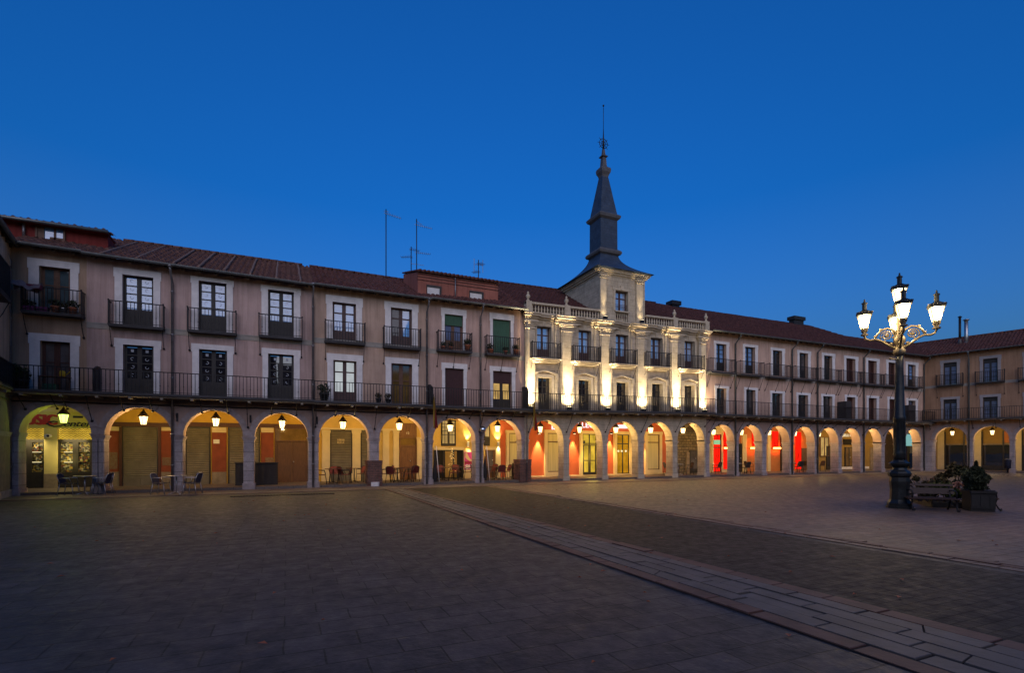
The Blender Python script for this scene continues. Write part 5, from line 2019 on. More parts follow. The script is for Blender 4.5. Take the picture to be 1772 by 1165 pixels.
c.tube([(BB(101), BACK - .085, Z(100, 730.6, -BACK)), (BB(94), BACK - .085, Z(94, 729.6, -BACK)), (BB(86), BACK - .085, Z(86, 731, -BACK)), (BB(83.5), BACK - .085, Z(83, 733.5, -BACK)), (BB(87), BACK - .085, Z(87, 736.5, -BACK)), (BB(95), BACK - .085, Z(95, 738.6, -BACK)), (BB(106), BACK - .085, Z(106, 737.8, -BACK)), (BB(112), BACK - .085, Z(112, 735.5, -BACK))], .028, 6)
t = fit(textmesh('enter', .4, .012, .35), BB(112), BB(160), Z(135, 738.8, -BACK), Z(135, 730.6, -BACK), BACK - .075)
t.add([(v[0] + .014, v[1] - .002, v[2]) for v in t.v], t.f)
c.add(t.v, t.f)
c.box(BB(127.5), BB(144.5), BACK - .08, BACK - .06, Z(136, 724, -BACK), Z(136, 720.3, -BACK))
sg_part(c, 'navy_lettering', 'navy')
# shop fronts of the music shop
for (a, b) in ((38, 79.5), (103, 160)):
    xa_, xb_2 = BB(a), BB(b)
    zt, zm, zb2 = Z((a + b) / 2, 741.8, -BACK), Z((a + b) / 2, 761, -BACK), Z((a + b) / 2, 818, -BACK)
    f = MB()
    f.box(xa_, xb_2, BACK - .16, BACK, .1, zb2)
    for k in range(6):
        f.box(xa_, xb_2, BACK - .17, BACK - .16, .16 + k * .11, .24 + k * .11)
    f.box(xa_, xb_2, BACK - .16, BACK, zm - .12, zm)
    f.box(xa_, xa_ + .06, BACK - .15, BACK, zb2, zm - .12)
    f.box(xb_2 - .06, xb_2, BACK - .15, BACK, zb2, zm - .12)
    mx = xa_ + (xb_2 - xa_) * (.36 if a < 50 else .52)
    f.box(mx - .1, mx + .1, BACK - .155, BACK, zb2, zm - .12)
    o = h1.part(f, 'shop_front', 'frame_dark')
    gl = MB().box(xa_, xb_2, BACK - .06, BACK, zm, zt)
    h1.part(gl, 'lit_upper_glass', 'glow_room_yellow', o)
    gr = MB()
    n = int((xb_2 - xa_) / .13)
    zz = (zt - zm)
    for k in range(n * 2 + 1):
        x = xa_ + (xb_2 - xa_) * k / (n * 2)
        up = k % 2
        if k < n * 2:
            x2 = xa_ + (xb_2 - xa_) * (k + 1) / (n * 2)
            rows = 5
            for q in range(rows):
                za_, zc_ = zm + zz * (q + .15) / rows, zm + zz * (q + .85) / rows
                gr.tube([(x, BACK - .10, za_ if up else zc_), (x2, BACK - .10, zc_ if up else za_)], .011, 4)
    h1.part(gr, 'grille', 'frame_dark', o)
    h1.part(MB().box(xa_ + .05, xb_2 - .05, BACK - .02, BACK, zb2, zm - .1), 'display_back', 'goods', o)
    sh = MB()
    for k in range(3):
        sz = zb2 + (zm - zb2 - .12) * (k + .02) / 3
        sh.box(xa_ + .05, xb_2 - .05, BACK - .13, BACK - .02, sz, sz + .025)
        x = xa_ + .08
        while x < xb_2 - .18:
            wd = random.uniform(.07, .2)
            if random.random() < .75:
                sh.box(x, x + wd, BACK - .12, BACK - .03, sz + .0252, sz + .025 + random.uniform(.10, .32))
            x += wd + .015
    h1.part(sh, 'display_shelf', 'goods', o)
    for k in range(2):
        sz = zb2 + (zm - zb2 - .12) * (k + 1.0) / 3
        lx0 = xa_ + .1 + random.uniform(0, .2)
        h1.part(MB().box(lx0, lx0 + .5, BACK - .138, BACK - .131, sz - .004, sz + .022), 'shelf_light', 'glow_room_white', o)
    l = lamp('AREA', 'display_light', ((xa_ + xb_2) / 2, BACK - .35, zm - .1), 10, (1, .78, .35), .1)
    l.data.size = .8
    l.parent = h1.root
    l.location = Vector(l.location) - Vector(h1.root.location)
    l.rotation_euler = (R(35), 0, 0)
panel(h1, 'shop_pier', 'green_cream', 79.5, 102.5, 742, 840, .2, floor=True)
panel(h1, 'pier_base', 'base_stone', 79.3, 102.7, 820, 840, .22, floor=True)
b = MB()
b.lathe([(.01, 0), (.14, .0), (.14, .02), (.01, .02)], 16)
b.xf(Matrix.Translation((BB(87), BACK - .22, Z(87, 755, -BACK))) @ Matrix.Scale(.6, 4, (0, 0, 1)) @ Matrix.Rotation(R(90), 4, 'X'))
o = sign_top('round_badge', 'small pale oval badge with a dark eye on the music shop pier', 'badge', b, 'white_paint', (BB(87), BACK - .22, Z(87, 755, -BACK)))
b = MB().ball((0, -.015, 0), .055, 10, 6)
b.build('dark_centre', mat['navy'], o)

# lit signs on the town hall
t = fit(textmesh('la', .5, .015), BB(954), BB(963), Z(958, 744, -BACK), Z(958, 733.5, -BACK), BACK - .06)
sign_top('lit_sign', 'white lit letters la on the orange-red wall above the curtained window', 'lit sign', t, 'glow_sign', (BB(958), BACK - .06, Z(958, 744, -BACK)))
t = fit(textmesh('LLEC', .5, .015), BB(1000), BB(1027), Z(1013, 740.5, -BACK), Z(1013, 731.8, -BACK), BACK - .06)
sign_top('lit_sign', 'white lit letters LLEC above the yellow-lit entrance', 'lit sign', t, 'glow_sign', (BB(1013), BACK - .06, Z(1013, 740.5, -BACK)))
t = MB().box(BB(1063.5), BB(1084.5), BACK - .12, BACK, Z(1074, 741.5, -BACK), Z(1074, 736, -BACK), .01)
sign_top('lit_sign', 'blank white lightbox above the amber glass doors', 'lit sign', t, 'glow_sign', (BB(1074), BACK - .06, Z(1074, 741.5, -BACK)))
# script under the small cafe window
t = glyphs(BB(770), BB(781), Z(775, 776.3, -BACK), Z(775, 774.2, -BACK), BACK - .1, 8, .012, 4)
h4.part(t, 'cafe_lettering', 'olive_wall')
# pink poster
x0, x1, z0, z1 = bxy(802.5, 815.5, 782.5, 813)
po = empty('pink_poster', ((x0 + x1) / 2, BACK - .13, z0))
tag(po, 'pink banner with a pale curved shape and the number 80 on the pier', 'poster')
def po_part(mb, name, m):
    mb.v = [(v[0] - po.location.x, v[1] - po.location.y, v[2] - po.location.z) for v in mb.v]
    return mb.build(name, mat[m], po)
po_part(MB().box(x0, x1, BACK - .145, BACK - .125, z0, z1), 'sheet', 'poster_pink')
h_, w_ = z1 - z0, x1 - x0
po_part(MB().box(x0 + .002, x1 - .002, BACK - .149, BACK - .13, z0 + h_ * .32, z0 + h_ * .46), 'dark_band', 'poster_dark')
poly = [(.12, .95), (.33, .97), (.48, .78), (.70, .62), (.96, .54), (.93, .47), (.70, .48), (.35, .58), (.10, .68)]
po_part(MB().prism_y([(x0 + w_ * a, z0 + h_ * b) for a, b in poly][::-1], BACK - .153, BACK - .14), 'pale_shape', 'cream')
t = fit(textmesh('80', .4, .006), x0 + w_ * .10, x1 - w_ * .06, z0 + h_ * .03, z0 + h_ * .29, BACK - .152)
t.add([(v[0] + .03, v[1] - .001, v[2]) for v in t.v], t.f)
po_part(t, 'number', 'paper')

# ================================================================== STREET LAMP
LB = ground(1556.5, 879.5)
ls = empty('street_lamp', LB)
tag(ls, 'tall dark cast-iron street lamp with five lit lanterns on scrolled arms', 'street lamp', None)
def zl(py):   # height at the lamp
    k = (LB.y + D) * 0
    fwd = LB.x * SN + (LB.y + D) * CS
    return HC + fwd * (HZ - py) / FPX
FW = LB.x * SN + (LB.y + D) * CS
pxm = FW / FPX
b = MB()
b.prism([(.34 * math.cos(k * math.pi / 4 + .39), .34 * math.sin(k * math.pi / 4 + .39)) for k in range(8)], 0, .07)
b.lathe([(.31, .07), (.31, .15), (.27, .20), (.245, .26), (.235, .55), (.255, .80), (.24, .92), (.285, .97), (.295, 1.04), (.26, 1.09), (.19, 1.14), (.17, 1.2), (.215, 1.25), (.26, 1.30), (.265, 1.345), (.20, 1.38), (.155, 1.44)], 8, rot=.39, smooth=False)
b.build('pedestal', mat['lamp_iron'], ls)
zsh = zl(607)
s_ = MB()
s_.lathe([(.155, 1.42), (.145, 1.55), (.165, 1.60), (.150, 1.66), (.142, 2.6), (.155, 2.62), (.155, 2.72), (.135, 2.75), (.10, zsh - .55), (.095, zsh - .1)], 16)
for k in range(12):
    w = k * math.pi / 6
    s_.tube([(.142 * math.cos(w), .142 * math.sin(w), 1.7), (.136 * math.cos(w), .136 * math.sin(w), 2.55)], .014, 4)
s_.build('shaft', mat['lamp_iron'], ls)
s_ = MB()
s_.lathe([(.105, zsh - .14), (.15, zsh - .08), (.16, zsh), (.12, zsh + .06), (.10, zsh + .18), (.15, zsh + .24), (.15, zsh + .36), (.10, zsh + .44), (.075, zsh + .55), (.06, zsh + .75), (.085, zsh + .80), (.07, zsh + .85), (.05, zsh + 1.12), (.09, zsh + 1.18), (.12, zsh + 1.22), (.03, zsh + 1.24)], 12)
s_.tube([(-.45, 0, zsh - .28), (0, 0, zsh - .28)], .02, 6)
s_.ball((-.45, 0, zsh - .28), .035, 8, 5)
s_.build('crown', mat['lamp_gold'], ls)


def make_street_lantern(parent, x, y, z, rz):
    m = Matrix.Translation((x, y, z)) @ Matrix.Rotation(rz, 4, 'Z') @ Matrix.Diagonal((.80, .80, .95, 1))
    c = MB()
    c.lathe([(.03, -.06), (.13, -.03), (.13, .0), (.05, .03), (.06, .08), (.10, .13), (.115, .20), (.10, .205)], 8, rot=.39, smooth=False)
    for k in range(4):
        w = k * math.pi / 2 + .78
        c.tube([(.06 * math.cos(w), .06 * math.sin(w), .03), (.13 * math.cos(w), .13 * math.sin(w), .12), (.125 * math.cos(w), .125 * math.sin(w), .21)], .016, 5)
    # frame and roof
    for k in range(4):
        w = k * math.pi / 2 + math.pi / 4
        c.tube([(.150 * math.cos(w), .150 * math.sin(w), .20), (.285 * math.cos(w), .285 * math.sin(w), .60)], .013, 4)
    c.xf(m)
    lo = c.build('lantern', mat['lamp_gold'], parent)
    g = MB().lathe([(.140, .205), (.275, .598)], 4, rot=math.pi / 4, smooth=False).xf(m)
    g.build('glass', mat['glow_street'], lo)
    bl = lamp('POINT', 'bulb', (0, 0, 0), 240, (1, .73, .38), .06)
    bl.parent = lo
    bl.location = m @ Vector((0, 0, .40))
    h = MB()
    h.lathe([(.30, .60), (.335, .605), (.345, .655), (.30, .70), (.20, .74), (.115, .78), (.08, .80)], 4, rot=math.pi / 4, smooth=False)
    h.lathe([(.075, .78), (.075, .98), (.10, .99), (.10, 1.02), (.04, 1.05), (.025, 1.10), (.03, 1.12), (.005, 1.15)], 8, smooth=False)
    for k in range(4):
        for j in range(-2, 3):
            w = k * math.pi / 2
            px_, py_ = .24, j * .10
            h.ball((px_ * math.cos(w) - py_ * math.sin(w), px_ * math.sin(w) + py_ * math.cos(w), .685), .028, 6, 4)
    h.xf(m)
    h.build('lantern_roof', mat['lamp_iron'], lo)
    return lo


ang = math.atan2(-.695, .479)
RA = .86
for k in range(4):
    w = ang + k * math.pi / 2
    d = Vector((math.cos(w), math.sin(w), 0))
    z0 = zsh + .18
    a = MB()
    P = lambda r, z: (d.x * r, d.y * r, z)
    a.tube([P(.08, z0 - .12), P(.25, z0 + .0), P(.45, z0 + .16), P(.58, z0 + .22), P(.72, z0 + .20), P(.82, z0 + .25), P(RA, z0 + .34), P(RA, z0 + .37)], .035, 7)
    a.tube([P(.06, z0 + .30), P(.14, z0 + .44), P(.28, z0 + .52), P(.42, z0 + .49), P(.53, z0 + .38), P(.60, z0 + .24)], .030, 7)
    pts = []
    for q in range(26):
        t_ = q / 25
        rr = .155 * (1 - .8 * t_)
        w2 = -.6 + t_ * 4.2 * math.pi
        pts.append(P(.32 + rr * math.cos(w2), z0 + .30 + rr * math.sin(w2)))
    a.tube(pts, .020, 6)
    a.ball(P(.32, z0 + .30), .045, 8, 5)
    for (r_, dz, q) in ((.46, .50, .04), (.60, .30, .035), (.2, .03, .05), (.36, .14, .035), (.12, -.08, .05)):
        a.ball(P(r_, z0 + dz), q, 7, 4)
    ao = a.build('arm', mat['lamp_gold'], ls)
    make_street_lantern(ls, d.x * RA, d.y * RA, z0 + .40, w)
make_street_lantern(ls, 0, 0, zsh + 1.24, ang)

# ================================================================== BENCHES, PLANTERS, PLANTS
def make_bench(L=1.75):
    r = empty('park_bench')
    s = MB()
    for k in range(4):
        s.box(-L / 2, L / 2, -.26 + k * .115, -.26 + k * .115 + .09, .40 + .004 * k, .44 + .004 * k, .0)
    s.build('seat', mat['bench_wood'], r)
    b = MB()
    b.obox(0, .265, .655, L, .045, .21, 0, R(-12))
    b.obox(0, .315, .865, L * .97, .05, .075, 0, R(-12))
    b.build('backrest', mat['bench_wood'], r)
    for x in (-L / 2 + .10, L / 2 - .10):
        f = MB()
        f.tube([(x, -.34, .01), (x, -.27, .10), (x, -.19, .25), (x, -.22, .36), (x, -.25, .395)], .026, 6)
        f.tube([(x, .38, .01), (x, .30, .12), (x, .20, .27), (x, .20, .40), (x, .25, .60), (x, .33, .90)], .026, 6)
        f.tube([(x, -.25, .385), (x, .22, .385)], .024, 6)
        f.tube([(x, -.20, .26), (x, -.05, .18), (x, .08, .18), (x, .20, .26)], .018, 6)
        f.ring((x, -.36, .045), .035, .012, 'Y', 8)
        f.build('leg', mat['iron'], r)
        a = MB().tube([(x, .27, .68), (x, .05, .70), (x, -.18, .69), (x, -.24, .63), (x, -.22, .56), (x, -.24, .40)], .02, 6)
        a.build('armrest', mat['iron'], r)
    m = MB()
    for k in range(5):
        x = -L / 2 + .3 + (L - .6) * k / 4
        m.box(x - .04, x + .04, -.22, .2, .33, .395)
    m.build('stretcher', mat['iron'], r)
    return r


g0, g1 = ground(1573, 884), ground(1668, 887.5)
bx = (g0 + g1) / 2
bd = (g1 - g0)
brz = math.atan2(bd.y, bd.x)
blen = bd.length
bench = make_bench(blen * .98)
nrm = Vector((-bd.y, bd.x, 0)).normalized()
put(bench, bx + nrm * .36, brz)
bench.scale = (1, 1, .82)
tag(bench, 'long dark wooden bench with cast-iron legs, facing the viewer right of the street lamp', 'bench', 'benches round the flower bed')
def slide(px, py, back):
    """a point further back on the same sight line"""
    q = ground(px, py)
    dx, dy = _ray(px)
    v = Vector((dx, dy, 0)).normalized()
    return q + v * (back / max(.2, v.dot(nrm)))


bed_c = slide(1632, 886, 1.95)
b2 = clone(bench)
put(b2, slide(1698, 887, 1.0), brz + R(90))
b2.scale = (.85, .8, .82)
tag(b2, 'dark wooden bench seen end-on right of the charcoal planter', 'bench', 'benches round the flower bed')
def leaves(n, fn, size, seed=1, stretch=1.6):
    rn = random.Random(seed)
    mb = MB()
    for i in range(n):
        c = Vector(fn(rn))
        q = Matrix.Rotation(rn.uniform(0, 6.28), 3, 'Z') @ Matrix.Rotation(rn.uniform(-1.2, 1.2), 3, 'X') @ Matrix.Rotation(rn.uniform(-1, 1), 3, 'Y')
        s = size * rn.uniform(.6, 1.35)
        a = q @ Vector((s * .5, 0, 0))
        b = q @ Vector((0, s * stretch * .5, 0))
        t = q @ Vector((0, 0, s * .18))
        mb.add([c - b, c + a + t, c + b, c - a + t], [(0, 1, 2), (0, 2, 3)])
    return mb


def planter(loc, rz, label):
    r = empty('planter', loc, rz)
    m = MB()
    m.prism([(-.27, -.30), (.27, -.30), (.27, .30), (-.27, .30)], .08, .52)
    m.box(-.30, .30, -.34, .34, .52, .57, .02)
    m.box(-.27, .27, -.27, .27, .0, .08)
    for x in (-.2, 0, .2):
        m.box(x - .06, x + .06, -.312, -.30, .14, .46)
    m.build('tub', mat['planter'], r)
    MB().box(-.26, .26, -.29, .29, .56, .585).build('soil', mat['soil'], r)
    tag(r, label, 'planter', 'charcoal planters at the corners of the flower bed')
    return r


pc = slide(1693, 886, .30)
pl = planter(pc, brz, 'charcoal planter box at the right end of the front bench, under the dark conifer')
tc = empty('conifer_shrub', pc + Vector((-.12, 0, .57)))
tag(tc, 'dense dark conifer shrub growing in the charcoal planter', 'shrub')
MB().tube([(0, 0, 0), (.02, 0, .4), (0, .01, .70)], .03, 6, r2=.012).build('trunk', mat['brown_wood'], tc)
def topi(rn):
    t = rn.random() ** .8
    z = .04 + .74 * t
    rad = (.27 * math.sin(min(1, .25 + t * .9) * math.pi) ** .6) * (1 + .18 * math.sin(5 * t * 3 + 2))
    w = rn.uniform(0, 6.283)
    q = rad * (rn.random() ** .4) * (1 + .15 * math.sin(3 * w + 8 * t))
    return (q * math.cos(w), q * math.sin(w), z + rn.uniform(-.04, .06))
leaves(5200, topi, .042, 3, 2.2).build('foliage', mat['leaf_dark'], tc)

bed = empty('flower_bed', bed_c, brz)
tag(bed, 'low stone-edged bed of green plants enclosed by the benches', 'flower bed')
HB = blen / 2 - .1
k_ = MB()
k_.box(-HB, HB, -.75, -.63, 0, .16, .02)
k_.box(-HB, HB, .83, .95, 0, .16, .02)
k_.box(-HB, -HB + .12, -.63, .83, 0, .16)
k_.box(HB - .12, HB, -.63, .83, 0, .16)
k_.build('kerb', mat['planter'], bed)
MB().box(-HB + .12, HB - .12, -.63, .83, 0, .14).build('soil', mat['soil'], bed)


def bush(name, px, back, w, h, m, n, size, seed, label, stems=5, cat='shrub', z0=.13, low=.0, grp='bushes in the flower bed'):
    q = ground(px, 884)
    loc = Vector((q.x, q.y, 0)) + nrm * back
    # keep the picture position: slide along the sight line
    dx, dy = _ray(px)
    kk = (loc - Vector((0, -D, 0))).length / math.hypot(dx, dy)
    loc = Vector((dx * kk, -D + dy * kk, z0))
    r = empty(name, loc)
    tag(r, label, cat, grp)
    st = MB()
    rn = random.Random(seed)
    for i in range(stems):
        a = rn.uniform(0, 6.28)
        e = rn.uniform(.2, .8) * w
        st.tube([(.03 * math.cos(a), .03 * math.sin(a), 0), (e * .4 * math.cos(a), e * .4 * math.sin(a), h * .5), (e * math.cos(a), e * math.sin(a), h * rn.uniform(.75, .95))], .014, 5, r2=.005)
    st.build('stems', mat['brown_wood'], r)
    cl = [(rn.uniform(-.75, .75) * w, rn.uniform(-.75, .75) * w, h * rn.uniform(.15 + low, .85), rn.uniform(.22, .45) * w) for _ in range(11)]
    def fn(g):
        c = g.choice(cl)
        d_ = Vector((g.gauss(0, 1), g.gauss(0, 1), g.gauss(0, .8)))
        d_ = d_.normalized() * (g.random() ** .5) * c[3]
        return (c[0] + d_.x, c[1] + d_.y, max(.02, c[2] + d_.z))
    leaves(n, fn, size, seed + 5).build('foliage', mat[m], r)
    return r


bush('bushy_plant', 1592, 1.5, .42, .70, 'leaf_brown', 900, .06, 11, 'thin brown-green bush beside the street lamp behind the bench')
bush('bushy_plant', 1612, 2.1, .40, .85, 'leaf_brown', 900, .06, 12, 'loose brown bush in the middle of the flower bed')
bush('bushy_plant', 1637, 1.5, .42, .66, 'leaf', 1500, .06, 13, 'bright yellow-green low plant just above the front bench back')
bush('bushy_plant', 1655, 2.3, .45, 1.35, 'leaf_brown', 1300, .065, 14, 'tall brown bush left of the dark conifer', low=.1)
bush('bushy_plant', 1674, 1.9, .36, 1.15, 'leaf_dark', 1200, .06, 15, 'dark green bush touching the dark conifer')
bush('flowering_plant', 1661, 1.35, .13, .72, 'petal', 260, .05, 16, 'small tuft of pale pink flowers left of the dark conifer', 3, 'plant', low=.3)

# litter bin by the far pier
tb = hr(1743.5, 800, .45)[0]
bp = mw @ Vector((tb, -.35, 0))
bn = empty('litter_bin', bp)
MB().lathe([(.05, 0), (.05, .35), (.19, .36), (.21, .95), (.215, .98), (.17, 1.06), (.05, 1.12)], 14).build('body', mat['bin'], bn)
MB().lathe([(.22, .93), (.225, .96), (.22, .99)], 14).build('rim', mat['iron'], bn)
tag(bn, 'narrow dark blue litter bin by the pier of the right wing', 'bin')

# ================================================================== CAFE FURNITURE
def make_chair(frame, weave, arms=True):
    r = empty('cafe_chair')
    s = MB()
    s.box(-.21, .21, -.20, .21, .425, .45, .03)
    s.build('seat', mat[weave], r)
    b = MB()
    pr = [(-.20, .47), (-.21, .62), (-.19, .76), (-.10, .82), (.10, .82), (.19, .76), (.21, .62), (.20, .47)]
    vs = []
    for (x, z) in pr:
        y = .20 + (z - .45) * .32
        vs.append((x, y - .03 * (abs(x) / .2) ** 2, z))
    n = len(vs)
    b.add(vs + [(v[0], v[1] + .022, v[2]) for v in vs], [tuple(range(n)), tuple(range(2 * n - 1, n - 1, -1))] + [(i, n + i, n + (i + 1) % n, (i + 1) % n) for i in range(n)])
    b.build('backrest', mat[weave], r)
    for (x, y, x2, y2) in ((-.2, -.19, -.23, -.25), (.2, -.19, .23, -.25), (-.2, .2, -.23, .27), (.2, .2, .23, .27)):
        MB().tube([(x, y, .44), (x2, y2, .0)], .015, 6).build('leg', mat[frame], r)
    f = MB()
    for sx in (-1, 1):
        f.tube([(sx * .21, .19, .43), (sx * .215, .245, .62), (sx * .20, .30, .78)], .014, 6)
        if arms:
            f.tube([(sx * .215, .25, .64), (sx * .26, .10, .665), (sx * .26, -.14, .655), (sx * .225, -.20, .44)], .015, 6)
    f.tube([(-.20, .30, .78), (-.10, .315, .835), (.10, .315, .835), (.20, .30, .78)], .014, 6)
    f.build('frame', mat[frame], r)
    return r


def make_table(frame, top, rad=.36, square=False):
    r = empty('cafe_table')
    t = MB()
    if square: t.box(-rad, rad, -rad, rad, .71, .735, .03)
    else: t.lathe([(rad, .71), (rad + .006, .722), (rad, .735)], 24)
    t.build('tabletop', mat[top], r)
    MB().tube([(0, 0, .05), (0, 0, .71)], .028, 8).build('column', mat[frame], r)
    for k in range(4):
        w = k * math.pi / 2 + .4
        MB().tube([(0, 0, .10), (.30 * math.cos(w), .30 * math.sin(w), .015)], .016, 6).build('foot', mat[frame], r)
    return r


CH = {'alu': make_chair('alu', 'navy_mesh'), 'red': make_chair('frame_dark', 'red_rattan'), 'dark': make_chair('frame_dark', 'dark_rattan')}
TB = {'alu': make_table('alu', 'alu', .35), 'red': make_table('frame_dark', 'red_wood', .33, True), 'dark': make_table('alu', 'tabletop', .34)}
used = set()
def place(d, k, x, y, z, rz, label, cat, group):
    o = d[k] if (id(d), k) not in used else clone(d[k])
    used.add((id(d), k))
    put(o, (x, y, z), rz)
    tag(o, label, cat, group)
    return o


def cafe_set(kind, cx, cy, z, where, chairs, colour, tcol, group):
    place(TB, kind, cx, cy, z, .2, '%s table %s' % (tcol, where), 'table', 'cafe tables')
    for (dx, dy, side) in chairs:
        rz = math.atan2(dy, dx) - math.pi / 2
        place(CH, kind, cx + dx, cy + dy, z, rz + random.uniform(-.15, .15), '%s chair, %s of the table %s' % (colour, side, where), 'chair', group)


# aluminium sets out on the pavement
for px, py, where in ((145, 857, 'outside the music shop pier'), (304.5, 856, 'outside the second pier from left')):
    q = ground(px, py)
    cafe_set('alu', q.x, q.y + .1, 0, where, ((-.52, .12, 'left'), (.55, -.12, 'right'), (.48, .34, 'far right')), 'aluminium and navy', 'round aluminium', 'aluminium chairs on the pavement')
RED = 'dark red'
FZ = .10
for i, (dx, chairs, where) in {
    4: ((-.42, ((-.55, .0, 'left'), (.55, -.1, 'right'), (.1, .6, 'far')), 'under the shutter lettering')),
    5: ((-.05, ((-.55, .05, 'left'), (.55, -.12, 'right'), (-.35, -.5, 'near')), 'before door number 12')),
    6: ((-.35, ((-.55, .0, 'left'), (.58, -.1, 'right'), (.05, .6, 'far')), 'before the fairy lights')),
    7: ((.05, ((-.56, -.1, 'left'), (.56, .0, 'right'), (.0, -.58, 'near')), 'beside the dark barrel'))}.items():
    a, b, c = ARCH[i]
    cafe_set('red', (a + b) / 2 + dx, 1.05, FZ, where, chairs, RED, 'dark wooden', 'dark red chairs in the arcade')
a, b, c = ARCH[4]
cafe_set('red', (a + b) / 2 + .62, 1.5, FZ, 'left of the brick-sleeved pier', ((-.5, -.35, 'left'), (.45, .4, 'right')), RED, 'dark wooden', 'dark red chairs in the arcade')
a, b, c = ARCH[6]
cafe_set('red', (a + b) / 2 + .75, 1.7, FZ, 'under the pink poster', ((.1, .6, 'far'), (.5, -.2, 'right')), RED, 'dark wooden', 'dark red chairs in the arcade')
a, b, c = ARCH[5]
cafe_set('red', (a + b) / 2 + .72, 1.75, FZ, 'at the right side of door number 12', ((-.5, .3, 'left'), (.1, -.6, 'near')), RED, 'dark wooden', 'dark red chairs in the arcade')
a, b, c = ARCH[7]
cafe_set('red', (a + b) / 2 - .15, 2.1, FZ, 'against the orange-red strip of wall', ((-.55, .2, 'left'), (.5, .3, 'right')), RED, 'dark wooden', 'dark red chairs in the arcade')
for i, (dx, chairs, where) in {
    12: ((-.1, ((-.75, -.2, 'left'), (.8, -.1, 'right'), (-.3, .6, 'far left'), (.35, .6, 'far right')), 'before the rough stone wall')),
    13: ((-.05, ((-.6, -.15, 'left'), (.6, -.1, 'right'), (.0, .62, 'far')), 'under the green screen')),
    14: ((0, ((-.6, -.25, 'left'), (.6, -.15, 'right'), (.05, -.62, 'near')), 'in the second red-lit arch')),
    15: ((.2, ((-.6, .25, 'left'), (.6, .2, 'right')), 'by the lit menu sign')),
    16: ((.0, ((-.6, -.1, 'left'), (.58, -.1, 'right'), (.05, -.6, 'near')), 'before the brown shutter')),
    17: ((-.1, ((-.6, .0, 'left'), (.6, -.1, 'right')), 'before the lit curtained window'))}.items():
    a, b, c = ARCH[i]
    cafe_set('dark', (a + b) / 2 + dx, 1.1 if i != 15 else 1.9, FZ, where, chairs, 'dark brown', 'pale-topped round', 'dark brown chairs in the arcade')

# barrel, counter, closed parasols
bq = empty('barrel', (T(893.5, -1.0), 1.0, FZ))
MB().lathe([(.23, 0), (.27, .25), (.285, .45), (.27, .68), (.235, .92), (.22, .925)], 18).build('staves', mat['barrel'], bq)
for z in (.12, .33, .60, .82):
    MB().lathe([(.262 if .2 < z < .7 else .25, z - .02), (.288 if .2 < z < .7 else .262, z), (.262 if .2 < z < .7 else .25, z + .02)], 18).build('hoop', mat['iron'], bq)
tag(bq, 'dark wooden barrel beside the brick-sleeved town hall pier', 'barrel')
xq0, xq1 = T(408, -1.6), T(481, -1.6)
ct = empty('covered_counter', ((xq0 + xq1) / 2, 1.55, FZ))
wq = (xq1 - xq0) / 2
m = MB().box(-wq, wq, -.25, .25, .0, 1.02, .04)
for k in range(7):
    x = -wq + 2 * wq * (k + .5) / 7
    m.box(x - .05, x + .05, -.275, -.25, .02, .95 + random.uniform(-.04, .02))
m.build('cover', mat['dark_cover'], ct)
MB().box(-wq - .03, wq + .03, -.29, .28, 1.02, 1.06, .03).build('top', mat['dark_cover'], ct)
tag(ct, 'charcoal covered counter standing behind the pier left of the big brown door', 'counter')
for px, lab in ((750.5, 'closed dark parasol with a leaning white pole by the pier left of the pink poster'), (838.5, 'closed dark parasol with a leaning white pole by the pier under the mirror ball')):
    x = T(px, .0)
    r = empty('closed_parasol', (x + .16, .35, .02))
    MB().tube([(.16, -.3, 0), (-.02, -.3, 1.95)], .02, 6).build('pole', mat['white_paint'], r)
    MB().lathe([(.10, .05), (.13, .3), (.11, .7), (.06, 1.15), (.02, 1.4)], 9, smooth=False).build('canopy', mat['dark_cover'], r)
    tag(r, lab, 'parasol', 'closed parasols by the piers')
# mirror ball
r = empty('round_mirror', (T(835.5, .35), -.35, Z(835.5, 744, .35)))
MB().ball((0, 0, 0), .17, 20, 12).build('ball', mat['mirror'], r)
MB().tube([(0, .12, 0), (.02, .38, .05)], .02, 6).build('bracket', mat['iron'], r)
MB().ring((0, .02, 0), .172, .014, 'Y', 20).build('rim', mat['iron'], r)
tag(r, 'shiny round mirror on a bracket between two cafe arches', 'mirror')
# flags
def flag(px0, y0, px1, y1, label):
    x, z = T(px0, .85), Z(px0, y0, .85)
    r = empty('flag', (x, -.82, z))
    MB().tube([(0, .05, -.1), (-.02, -.15, .75)], .014, 6).build('pole', mat['iron'], r)
    mb = MB()
    H_ = z - Z(px0, y1, .85)
    nu, nv = 14, 10
    vs = []
    for j in range(nv + 1):
        for i in range(nu + 1):
            u, v = i / nu, j / nv
            wd = .06 + .15 * v
            xx = (u - .5) * wd + .09 * v * (1 if px1 > px0 else -1)
            yy = -.12 + .06 * math.sin(u * 14 + v * 3) * (.4 + v * .6)
            vs.append((xx, yy, .62 - v * (H_ + .62) + .03 * math.sin(u * 9)))
    fs = [(j * (nu + 1) + i, j * (nu + 1) + i + 1, (j + 1) * (nu + 1) + i + 1, (j + 1) * (nu + 1) + i) for j in range(nv) for i in range(nu)]
    mb.add(vs, fs, True)
    mb.build('cloth', mat['flag'], r)
    tag(r, label, 'flag', 'limp flags on the long balcony')


flag(750, 709, 754, 742, 'limp red and yellow flag by the pier left of the pink poster')
flag(923, 716, 926, 745, 'limp red and yellow flag at the left corner of the town hall')

